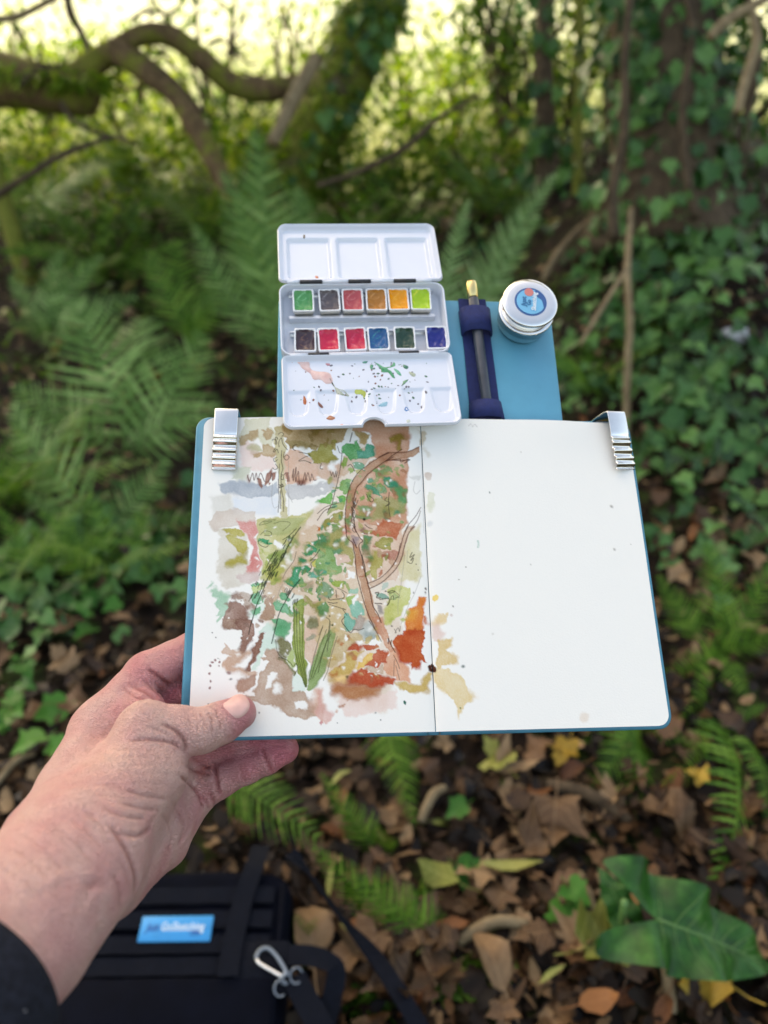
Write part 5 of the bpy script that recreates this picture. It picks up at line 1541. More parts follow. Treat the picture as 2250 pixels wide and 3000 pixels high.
    I("A", [1225,830,1245,710,1240,870,1280,690,1270,880,1310,740,1320,880,1340,930,1365,900,1400,760,1410,860,1440,760,1470,880,1490,780,1520,860,1550,860], .00022, "#5c3a32"); I("A", [620,790,650,870,690,760,710,860,740,760,760,850,800,760,850,870,890,880,930,840,950,760,960,860], .00022, "#5c3a32")
    I("A", [960,900,950,1100,980,1230,1030,1210], .00015, PN, .5); I("A", [1175,600,1180,900,1180,1330], .00015, PN, .45); I("A", [1150,980,1180,1060,1230,1160], .00015, PN, .5)
    I("B", [1380,310,1200,390,960,400,820,470,700,550,560,660,470,790,420,920,390,1060,375,1300,395,1475], .00022, BR); I("B", [1250,490,1120,500,950,500,830,570,680,690,600,790,530,880,495,1000,480,1150,490,1300,520,1475], .00028, BR)
    I("B", [1140,350,1020,430,920,510], .0003, BR); I("B", [930,510,1030,450,960,500,1110,480,1130,520,1230,480,1180,540,1250,490], .00022, BR); I("B", [960,390,830,460,960,400], .0003, BR)
    I("B", [270,310,300,400,330,410,320,520,300,660,270,800,230,960,200,1080,150,1170], .0002, DK); I("B", [470,130,440,250], .0003, DK); I("B", [410,580,450,560,490,620,500,650], .00022, DK); I("B", [170,650,190,710,210,660,230,730,250,650,255,730,275,660], .00018, DK)
    I("B", [0,1220,120,1130,290,1075], .00022, BR); I("B", [0,1310,100,1180,240,1130], .00022, BR); I("B", [130,1210,200,1090], .0002, BR)
    I("B", [970,930,960,1100,980,1260], .0002, DK); I("B", [940,1000,910,1040,980,1070,920,1120,980,1090], .0002, DK); I("B", [660,960,720,1060,760,1030,700,980], .0002, DK); I("B", [460,1130,470,1250,455,1330], .00025, DK); I("B", [480,1120,520,1010,500,1150,550,1040], .0002, DK)
    for k in range(9): I("B", [480 + (k % 3) * 18, 1010 + k * 48, 470 + (k % 2) * 30, 1050 + k * 48, 500, 1090 + k * 48], .0002, "#263028", .7)
    dot("B", 628, 1303, 20, "#2a201c", 1.1); I("B", [640,1370,690,1410,740,1425], .0002, DK)
    I("B", [1400,1130,1330,1250,1230,1370,1180,1460], .0002, BR, .8); I("B", [1395,1180,1350,1310,1260,1430], .0002, BR, .7)
    I("C", [840,40,950,30,880,60,780,80,860,20,1000,10], .00018, "#4d5530", .7); I("C", [980,60,1100,30,1200,60,1100,160], .00018, "#4d5530", .7); I("C", [800,210,860,160,940,180,940,220,850,220], .0002, "#4d5530", .8); I("C", [765,290,780,340,850,380,900,360,880,310], .00018, DK, .8)
    I("C", [1340,110,1230,260,1130,440,1040,620,920,760,860,900,780,1080,730,1220,680,1400], .0003, "#2c3320", .85); I("C", [1280,130,1190,220,1100,280], .00022, "#2c3320")
    hatch("C", 1240, 210, 1130, 360, 40, 12, 60); hatch("C", 1090, 400, 960, 640, 70, 26, 80, wd=.00026); hatch("C", 1010, 640, 850, 740, 100, 20, 60); hatch("C", 1000, 700, 960, 760, 60, 10, 70); hatch("C", 860, 820, 780, 880, 60, 12, 60, wd=.00028); hatch("C", 820, 930, 700, 1060, 60, 12, 80)
    I("C", [1600,410,1530,510,1470,560,1540,545,1480,600,1490,650,1460,700], .00022, "#1f4030"); I("C", [1280,440,1250,560,1150,700,1100,800], .00018, "#5a4a38", .7); I("C", [1330,820,1230,940,1130,1120,1050,1280,1000,1475,950,1680], .0003, "#25332a", .85); hatch("C", 1170, 930, 1210, 1010, 60, 12, 70)
    hatch("C", 1230, 1090, 1320, 1080, 20, 6, 90, dx=-.2)
    I("C", [680,1370,640,1560], .0003, "#3a2820"); I("C", [1100,880,1050,980,1010,1150], .00016, PN, .6)
    for o in (0, 34, 75, 110): I("E", [1250 + o, -200 + o, 1255 + o, 150, 1275 + o * .8, 420, 1330 + o * .6, 640, 1400 + o * .2, 880], .00022, "#3d4a24", .7)
    for o in (0, 50, 110): I("E", [1640 + o, 60 + o, 1560 + o, 330, 1500 + o * .8, 560, 1450 + o * .5, 800 - o * .3], .00022, "#3d4424", .7)
    I("E", [1040,490,1130,510,1200,560,1240,610,1280,570,1300,640,1250,735], .0002, "#3d4424"); I("E", [1000,250,1030,420,1100,500], .00018, DK, .7)
    I("D", [380,0,400,160,480,240,490,330,510,420,530,650,580,850,620,1000,680,1180,780,1400], .00025, BR); I("D", [480,0,570,160,610,210,560,270,600,430,620,560,660,700,710,900,750,1080,820,1200,860,1310], .00028, BR); I("D", [480,180,530,300], .0003, BR); I("D", [600,400,640,560,650,690], .0003, DK)
    I("D", [680,780,830,720,960,610,1060,470,1120,300,1160,150,1230,0], .00024, BR); I("D", [710,850,850,780,950,700,1070,570,1140,430,1170,300,1230,110,1310,10], .00026, BR); I("D", [1120,240,1080,430,1000,560], .0002, BR)
    I("D", [780,910,830,905,800,970,850,980], .00028, DK); I("D", [840,1000,960,985,970,1040,940,1080,980,1010], .00024, DK); I("D", [950,900,1000,880,1050,890,990,910,950,900], .00026, DK); I("D", [780,1050,870,1055], .0003, DK); I("D", [990,1000,1000,960,1025,950,1030,1000], .0002, DK); I("D", [1060,900,1110,950,1050,980], .00018, DK, .6)
    I("D", [150,960,170,1000,260,990,350,980,360,930,330,890], .0002, DK); I("D", [140,1030,210,1045,270,1040], .00022, DK); I("D", [250,870,260,970], .0002, DK); I("D", [160,1060,280,1100,380,1135,340,1120,400,1210], .00018, DK, .8); I("D", [370,1230,330,1290,390,1380,450,1445,490,1400,560,1410,630,1385], .00022, DK); I("D", [270,840,330,870,400,910], .00018, DK, .7)
    I("D", [1280,360,1250,430,1310,390,1260,470,1300,440,1270,510,1220,490], .0002, DK); I("D", [1215,340,1210,500], .00015, PN, .5); I("D", [1180,400,1130,800,1090,1050,1090,1200], .00015, PN, .5); I("D", [1400,680,1320,900,1230,1080,1130,1330], .00015, PN, .5)
    I("D", [1040,1400,1065,1440,1050,1445,1090,1380,1110,1430,1120,1360], .00018, DK, .7); I("D", [120,1240,170,1290,160,1475,130,1700], .0002, "#4d5040", .8); I("D", [20,1475,70,1370], .00018, DK, .7)
    I("F", [960,240,1000,330,1050,420], .00025, BR); I("F", [1000,260,990,310], .0003, BR); I("F", [960,230,955,300], .0003, BR); I("F", [1030,460,1080,560,1110,640], .00018, BR, .7); I("F", [1040,520,1030,740], .00018, BR, .6); I("F", [1060,600,1110,790], .00018, BR, .6); I("F", [700,0,800,150,860,270], .00022, BR, .7)
    I("F", [170,0,130,250,60,480,10,690], .00022, "#3d4424", .8); I("F", [270,200,200,420,140,660,80,800], .00018, "#4d5040", .7)
    I("B", [1390,90,1410,380,1430,1000,1440,1475], .00016, PN, .4); I("B", [1320,780,1300,900,1340,950,1390,900], .00015, PN, .5)
paint()

def page_material():
    m, nt, b = nodes_of("watercolour_paper")
    at = nt.nodes.new("ShaderNodeVertexColor"); at.layer_name = "pigment"
    nt.links.new(at.outputs[0], b.inputs["Base Color"])
    b.inputs["Roughness"].default_value = .85
    b.inputs["Specular IOR Level"].default_value = .25
    co = coord(nt)
    n = tex_noise(nt, 900, 4, .6, co)
    bump(nt, b, n.outputs[0], .35, .0004)
    return m
PAPER_M = page_material()

def make_pages():
    xl = np.linspace(-PW, -.00025, CNX // 2)
    xr = np.concatenate([np.arange(.00025, .034, .00035), np.linspace(.034, PW, 150)])
    for s, xs, dy, label in ((-1, xl, CS, "left page with a loose watercolour of trees, ivy and orange leaves"), (1, xr, .0006, "nearly blank right page with a few drops of paint")):
        X, Y, Z = page_grid(s, xs, dy)
        ny, nx = X.shape
        ii = np.clip(((X + PW) / CS).round().astype(int), 0, CNX - 1); jj = np.clip((-Y / CS).round().astype(int), 0, CNY - 1)
        colr = canvas[jj, ii].reshape(-1, 3)
        V = np.stack([X, Y, Z], -1).reshape(-1, 3)
        i, j = np.meshgrid(np.arange(nx - 1), np.arange(ny - 1))
        a = (j * nx + i).ravel()
        F = np.stack([a, a + nx, a + nx + 1, a + 1], -1)
        me = bpy.data.meshes.new("page")
        me.vertices.add(len(V)); me.vertices.foreach_set("co", V.ravel())
        me.loops.add(F.size); me.loops.foreach_set("vertex_index", F.ravel().astype(np.int32))
        me.polygons.add(len(F)); me.polygons.foreach_set("loop_start", np.arange(0, F.size, 4, dtype=np.int32))
        me.polygons.foreach_set("use_smooth", np.ones(len(F), bool))
        me.update(); me.validate()
        ca = me.color_attributes.new("pigment", 'FLOAT_COLOR', 'POINT')
        ca.data.foreach_set("color", np.concatenate([colr, np.ones((len(colr), 1))], 1).astype(np.float32).ravel())
        me.materials.append(PAPER_M)
        o = link("page", me, book); o["label"] = label
        o["kind"] = "part" if False else o.get("kind", "")
        del o["kind"]
build_book(); make_pages()
# ------------------------------------------------------------------ paint box
def plane_px(M, u, v, z=0.0):
    """photo pixel -> local xy on the plane z = const of a frame"""
    d = Vector(P(u, v, 1.0) - CAM); o = Vector(CAM)
    n = (M.to_3x3() @ Vector((0, 0, 1))); p0 = M @ Vector((0, 0, z))
    t = (p0 - o).dot(n) / d.dot(n)
    l = M.inverted() @ (o + d * t)
    return l.x, l.y
PBW, PBL = .1215, .0590
M_BOX = M_BOOK @ Matrix.Translation((-.0375, .0795, -.0119)) @ Matrix.Rotation(math.radians(2.5), 4, 'Z')
RIM = .0140
M_LID = M_BOX @ Matrix.Translation((0, PBL / 2 + .001, RIM + .001)) @ Matrix.Rotation(math.radians(-10), 4, 'X')
M_TRAY = M_BOX @ Matrix.Translation((0, -PBL / 2 - .001, RIM + .001)) @ Matrix.Rotation(math.radians(180), 4, 'Z') @ Matrix.Rotation(math.radians(8.5), 4, 'X')
palette = empty("paint_box", matrix=M_BOX)
tag(palette, "white enamelled watercolour box opened flat with lid and mixing tray", "paint box")
INV_BOX = M_BOX.inverted()

def panel(name, M, L, rad_far, rad_near, hfun, notch=0.0, nx=200, ny=100, thick=.0009, W=PBW):
    X = np.zeros((ny + 1, nx + 1)); Y = np.zeros_like(X)
    sx = np.linspace(-1, 1, nx + 1); ty = np.linspace(0, 1, ny + 1)
    # finer spacing at the borders
    sx = np.sign(sx) * (1 - (1 - np.abs(sx)) ** 1.25)
    ty = .5 + .5 * np.sign(ty - .5) * (1 - (1 - np.abs(2 * ty - 1)) ** 1.25)
    for j, t in enumerate(ty):
        y0 = t * L
        d = max(0, rad_near - y0); cut = rad_near - math.sqrt(max(0, rad_near ** 2 - d * d)) if d > 0 else 0
        d2 = max(0, y0 - (L - rad_far)); cut = max(cut, rad_far - math.sqrt(max(0, rad_far ** 2 - d2 * d2)) if d2 > 0 else 0)
        X[j] = sx * (W / 2 - cut)
        top = L - np.where(np.abs(X[j]) < notch, np.sqrt(np.maximum(0, notch ** 2 - X[j] ** 2)) * .85, 0) if notch else L
        Y[j] = t * top
    # distance to the rounded outline
    cx = np.abs(X); 
    def sdf(x, y):
        r = np.where(y > L / 2, rad_far, rad_near); qx = np.abs(x) - W / 2 + r; qy = np.abs(y - L / 2) - L / 2 + r
        return -(np.minimum(np.maximum(qx, qy), 0) + np.hypot(np.maximum(qx, 0), np.maximum(qy, 0)) - r)
    D = sdf(X, Y)
    if notch: D = np.minimum(D, np.hypot(X, (Y - L) / .85) - notch)
    D = np.maximum(D, 0)
    Z = hfun(X, Y, D)
    Zb = np.minimum(Z - thick, -thick) if False else Z - thick
    V = np.concatenate([np.stack([X, Y, Z], -1).reshape(-1, 3), np.stack([X, Y, Zb], -1).reshape(-1, 3)])
    n1 = nx + 1; N = n1 * (ny + 1); F = []
    i, j = np.meshgrid(np.arange(nx), np.arange(ny)); a = (j * n1 + i).ravel()
    F = np.stack([a, a + 1, a + n1 + 1, a + n1], -1).tolist() + np.stack([a + N, a + n1 + N, a + n1 + 1 + N, a + 1 + N], -1).tolist()
    ring = list(range(0, nx)) + [k * n1 + nx for k in range(ny)] + [ny * n1 + nx - k for k in range(nx)] + [(ny - k) * n1 for k in range(ny)]
    for k in range(len(ring)):
        p, q = ring[k], ring[(k + 1) % len(ring)]
        F.append((q, p, p + N, q + N))
    o = link(name, mdata(name, V, F, ENAMEL), palette); o.matrix_local = INV_BOX @ M
    return o

def rimprof(D, depth):
    """rolled rim then a sloping wall down to the floor"""
    r = .0012
    z = np.where(D < r, .0006 * np.sqrt(np.maximum(0, 1 - ((D - r * .6) / (r * .9)) ** 2)), 0)
    return z - depth * sstep(.0009, .0042, D) - .0015 * sstep(.0008, 0, D)

def lid_h(X, Y, D):
    z = rimprof(D, .0040)
    for k in range(3):
        cx = (-.0375, 0, .0375)[k]
        q = np.maximum(np.abs(X - cx) - .0170 + .003, np.abs(Y - .0280) - .0215 + .003)
        dd = np.where(q > 0, np.hypot(np.maximum(np.abs(X - cx) - .0140, 0), np.maximum(np.abs(Y - .0280) - .0185, 0)), q)
        z = z - .0026 * sstep(.0030, .0002, dd)
    return z
WELLS = [(-.0500 + .0200 * k) for k in range(6)]
def tray_h(X, Y, D):
    z = rimprof(D, .0034)
    z = z + .0006 * sstep(.0285, .0292, Y) * sstep(.0040, .0060, D) * 0
    for cx in WELLS:
        t = np.clip((Y - .0275) / .0235, 0, 1)
        hw = .0082 - .0034 * t ** 1.5
        d = np.abs(X - cx) - hw
        dy = np.maximum(.0285 - Y, Y - .0495)
        q = np.maximum(d, dy)
        rr = .0045
        far = np.hypot(np.maximum(np.abs(X - cx) - hw + rr, 0), np.maximum(Y - .0495 + rr, 0)) - rr
        q = np.maximum(q, far)
        z = z - (.0012 + .0012 * t) * sstep(.0006, -.0022, q)
    return z
def floor_at(hf, x, y, L, rad_far, rad_near):
    X = np.array([[x]]); Y = np.array([[y]])
    return float(hf(X, Y, np.array([[.02]]))[0, 0])

def build_palette():
    o = panel("lid", M_LID, .0605, .0075, .0045, lid_h); o["label"] = "white lid with three shallow mixing wells"
    o = panel("mixing_tray", M_TRAY, .0615, .0070, .0045, tray_h, .0074, 240, 120); o["label"] = "white folding tray with six wells splashed with paint"
    # the box itself
    def R(i, z, r=.0075): return [(x, y, z) for x, y in rrect(-PBW/2 + i, PBW/2 - i, -PBL/2 + i, PBL/2 - i, [max(.001, r - i)] * 4)]
    mb = MB(); loft(mb, [R(.0010, .0002), R(0, .0015), R(0, RIM - .0008), R(.0003, RIM), R(.0010, RIM), R(.0014, RIM - .0008), R(.0020, .0022), R(.0035, .0012)], True, True)
    link("box", mb.data("box", ENAMEL), palette)
    # pan rails
    for (ya, xa, xb) in ((.0066, -.054, .053), (.0270, -.054, .053), (-.0263, -.054, .0555), (-.0060, -.054, .0555)):
        mb = MB(); mb.box((xa, ya - .0006, .0014), (xb, ya + .0006, .0062)); mb.box((xa, ya - (.0016 if ya > 0 else .0016), .0012), (xb, ya + .0016, .0020))
        link("pan_rail", mb.data("pan_rail", STEEL, False), palette)
    mb = MB(); mb.box((-.054, .0040, .0013), (.053, .0055, .0075)); link("pan_rail", mb.data("pan_rail", STEEL, False), palette)
    # hinges: alternating white and black barrels along both long edges
    for (yy, segs) in ((PBL/2 + .0008, [(-.0455, -.0290), (-.0100, .0065), (.0235, .0400)]), (-PBL/2 - .0008, [(-.0420, -.0270), (.0225, .0370)])):
        xs = [-.055] + [v for s in segs for v in s] + [.052]
        for k in range(len(xs) - 1):
            mb = MB(); mb.tube([(xs[k] + .0003, yy, RIM + .0003), (xs[k+1] - .0003, yy, RIM + .0003)], .0015 if k % 2 == 0 else .0016, 10)
            link("hinge", mb.data("hinge", ENAMEL if k % 2 == 0 else BLACKPLAST, True), palette)
    # pans: each can be lifted out
    names = [("green", "#4c9a5b", "#8fcf9a", (888.6, 882)), ("grey brown", "#5d5357", "#8d8588", (965, 882)), ("soft red", "#bf4f55", "#e08a86", (1033, 878)), ("ochre brown", "#b5742c", "#d99a5a", (1102.6, 877)), ("orange", "#f09c14", "#f8b84a", (1167, 877)), ("lime yellow", "#a9cb2b", "#e0e03a", (1232, 874)),
             ("purple brown", "#46313c", "#7d5a4c", (894.7, 1012)), ("crimson", "#cf2149", "#e8557a", (964, 1011)), ("rose red", "#c9254a", "#e0506f", (1042, 1010)), ("turquoise blue", "#135a8e", "#3f98a0", (1110, 1007)), ("dark green", "#1d4234", "#6f9a84", (1187, 1006)), ("ultramarine blue", "#15267e", "#5a6cc0", (1280, 1005))]
    px_, py_ = .0158, .0192
    for k, (nm, c0, c1, (u, v)) in enumerate(names):
        x, y = plane_px(M_BOX, u, v, .0105)
        y = .0168 if k < 6 else -.0161
        M = M_BOX @ Matrix.Translation((x, y, .0018)) @ Matrix.Rotation(rnd.uniform(-.03, .03), 4, 'Z')
        e = empty("paint_pan", matrix=M)
        nxt = ["beside the purple brown one's row", ""][0]
        tag(e, "white half pan of %s paint in the paint box" % nm, "paint pan", "paint pans in the box")
        def R(i, z): return [(a, b, z) for a, b in rrect(-px_/2 + i, px_/2 - i, -py_/2 + i, py_/2 - i, [.0012] * 4, 4)]
        mb = MB(); H = .0098
        loft(mb, [R(.0014, 0), R(.0001, H - .0004), R(.0003, H), R(.0011, H), R(.0014, H - .0006), R(.0026, .0012)], True, True)
        link("cup", mb.data("cup", PANWHITE), e)
        m, nt, b = nodes_of("paint_" + nm.replace(" ", "_"))
        co = coord(nt); n = tex_noise(nt, rnd.uniform(60, 130), 2, .45, co); n.inputs["Distortion"].default_value = 2.5
        r = ramp(nt, n.outputs[0], [(.42, srgb(c0)), (.60, srgb(c0)), (.72, srgb(c1))]); nt.links.new(r.outputs[0], b.inputs["Base Color"])  # lighter streaks paint reflections into the pan colour
        b.inputs["Roughness"].default_value = .28; b.inputs["Specular IOR Level"].default_value = .45
        bump(nt, b, n.outputs[0], .35, .0010)
        G = 14; vs = []; fs = []; seed = k * 3.7
        for j in range(G + 1):
            for i in range(G + 1):
                a, c = i / G * 2 - 1, j / G * 2 - 1
                h = .0078 + .0009 * mnoise.noise(Vector((a * 2.2 + seed, c * 2.2, 0))) + .0005 * mnoise.noise(Vector((a * 6 + seed, c * 6, 2))) + .0016 * max(abs(a), abs(c)) ** 5 - .0013 * (1 - a * a) * (1 - c * c)
                vs.append((a * (px_/2 - .0013), c * (py_/2 - .0013), h))
        for j in range(G):
            for i in range(G): q = j*(G+1)+i; fs.append((q, q+1, q+G+2, q+G+1))
        link("paint", mdata("paint", vs, fs, m), e)
build_palette()

def puddles():
    """wet paint left on tray, lid and box"""
    HZ = (780, 960, 2.6758)
    def puddle(cols, flat, zone=HZ, M=M_TRAY, hf=tray_h, name="paint_splash", th=.00025, wig=.0003, rough=.25, soften=True):
        c0, c1 = cols
        a = np.array(flat, float).reshape(-1, 2); pts = []
        for x, y in a:
            pts.append(plane_px(M, zone[0] + x / zone[2], zone[1] + y / zone[2], -.0034 if hf is tray_h else -.004))
        pts = smooth_path(pts, 5 * len(pts), True) if soften else np.array(pts)
        ar = .5 * np.sum(pts[:, 0] * np.roll(pts[:, 1], -1) - np.roll(pts[:, 0], -1) * pts[:, 1])
        if ar < 0: pts = pts[::-1]
        n = len(pts); c = pts.mean(0)
        pts = pts + np.array([[wig * mnoise.noise(Vector((p[0] * 700, p[1] * 700, 1))), wig * mnoise.noise(Vector((p[0] * 700, p[1] * 700, 5)))] for p in pts])
        nrm = np.roll(pts, -1, 0) - np.roll(pts, 1, 0); nrm = np.stack([-nrm[:, 1], nrm[:, 0]], -1); nrm /= (np.linalg.norm(nrm, axis=1)[:, None] + 1e-9)
        ins = pts + nrm * .0003
        zf = lambda p: floor_at(hf, p[0], p[1], 0, 0, 0)
        vs = [(p[0], p[1], zf(p) + .00006) for p in pts] + [(p[0], p[1], zf(p) + th) for p in ins]
        fs = [(k, (k + 1) % n, n + (k + 1) % n, n + k) for k in range(n)] + [tuple(range(n, 2 * n))]
        m, nt, b = nodes_of("wash_" + c0.strip('#'))
        nn = tex_noise(nt, 140, 4, .6, coord(nt)); r = ramp(nt, nn.outputs[0], [(.35, srgb(c0)), (.65, srgb(c1))]); nt.links.new(r.outputs[0], b.inputs["Base Color"]); b.inputs["Roughness"].default_value = rough
        o = link(name, mdata(name, vs, fs, m), palette); o.matrix_local = INV_BOX @ M
    puddle(("#9a5a38", "#c08a62"), [205,232,300,235,420,238,500,240,440,250,380,268,300,262,240,252])
    puddle(("#cfa09c", "#e2c2bc"), [240,262,330,268,345,315,380,340,480,350,510,380,520,430,470,440,430,410,370,405,345,360,290,325,260,290])
    puddle(("#8f9c86", "#c4c4b4"), [500,400,525,450,570,480,620,495,650,525,620,530,560,520,540,480])
    puddle(("#4c6a50", "#7f9a80"), [560,500,620,505,648,525,610,532,570,520])
    puddle(("#2f8a58", "#7fbf9a"), [845,268,890,290,930,310,980,300,1000,270,1010,300,950,320,985,345,910,350,895,320])
    puddle(("#2f8a58", "#5fa880"), [940,330,985,350,1010,395,990,390,960,355]); puddle(("#3d9a72", "#7fc0a0"), [1000,320,1040,340,1060,375,1030,365])
    puddle(("#2f7a58", "#5fa880"), [1075,420,1115,405,1095,430,1060,460,1070,435]); puddle(("#37705a", "#6fa080"), [1075,290,1115,305,1100,325,1078,315])
    puddle(("#a0a890", "#c0c4b0"), [1120,345,1170,365,1160,385,1130,372]); puddle(("#3f8a66", "#6fae90"), [815,290,838,295,830,325,815,318]); puddle(("#4a8f78", "#79b09c"), [755,268,795,262,780,280,758,280])
    puddle(("#a8b04a", "#c6cc70"), [700,485,770,490,780,520,765,542,750,515,700,512]); puddle(("#b05a34", "#c87a50"), [295,522,315,560,310,590,290,585,290,550]); puddle(("#7a4238", "#9a6a58"), [410,575,445,605,440,618,408,605])
    puddle(("#8a4a30", "#b5785a"), [472,712,500,690,540,708,515,725,485,722]); puddle(("#6f9fb4", "#9cc4d0"), [880,600,915,575,950,570,945,600,905,605]); puddle(("#2f6fae", "#5a94c8"), [1085,632,1105,618,1118,638,1100,656,1085,648])
    puddle(("#d99a90", "#e8bab0"), [580,762,600,756,610,772,592,782]); puddle(("#b06a70", "#d09aa0"), [465,282,495,280,500,296,478,298]); puddle(("#b0b8a8", "#c8ccc0"), [1100,725,1125,722,1128,742,1105,746]); puddle(("#c89a98", "#dab0ac"), [180,240,205,255,205,275,185,265]); puddle(("#8a3a30", "#a05a48"), [132,288,150,282,152,305,138,312])
    # fine specks
    rg = random.Random(8); mb = MB(); cols = [mat_simple("speck_" + n_, srgb(c), .4, nscale=40) for n_, c in (("green", "#3d6a54"), ("grey", "#5d5a64"), ("brown", "#7a4a3c"))]
    spots = []
    for _ in range(105):
        x = rg.gauss(640, 270) if rg.random() < .45 else rg.gauss(1000, 140); y = rg.uniform(250, 620)
        if 150 < x < 1480: spots.append((x, y, rg.uniform(.00025, .00085), rg.choice([0, 0, 1, 1, 2])))
    for x, y, r, c in spots:
        lx, ly = plane_px(M_TRAY, HZ[0] + x / HZ[2], HZ[1] + y / HZ[2], -.0034)
        if not (.006 < ly < .054 and abs(lx) < .055): continue
        z = floor_at(tray_h, lx, ly, 0, 0, 0); st = rg.uniform(1, 1.8); a0 = rg.uniform(0, 3); n = 8
        ring = [(lx + r * math.cos(k * .785) * st * math.cos(a0) - r * math.sin(k * .785) * math.sin(a0), ly + r * math.cos(k * .785) * st * math.sin(a0) + r * math.sin(k * .785) * math.cos(a0)) for k in range(n)]
        mb.add([(a, b, z + .00004) for a, b in ring] + [(lx, ly, z + .0003)], [(k, (k + 1) % n, n) for k in range(n)], c)
    o = link("paint_specks", mb.data("paint_specks", cols), palette); o.matrix_local = INV_BOX @ M_TRAY; o["kind"] = "stuff"
    LZ = (780, 620, 2.765)
    for f, c in (([500,120,515,112,527,130,512,148], ("#b03a58", "#c05a70")), ([395,505,410,497,425,512,408,524], ("#c8704a", "#d99070")), ([300,190,315,192,312,215,300,214], ("#6a5a40", "#8a7a60")), ([292,142,335,138,340,150,300,154], ("#6a5244", "#8a7060"))):
        puddle(c, f, LZ, M_LID, lid_h)
puddles()
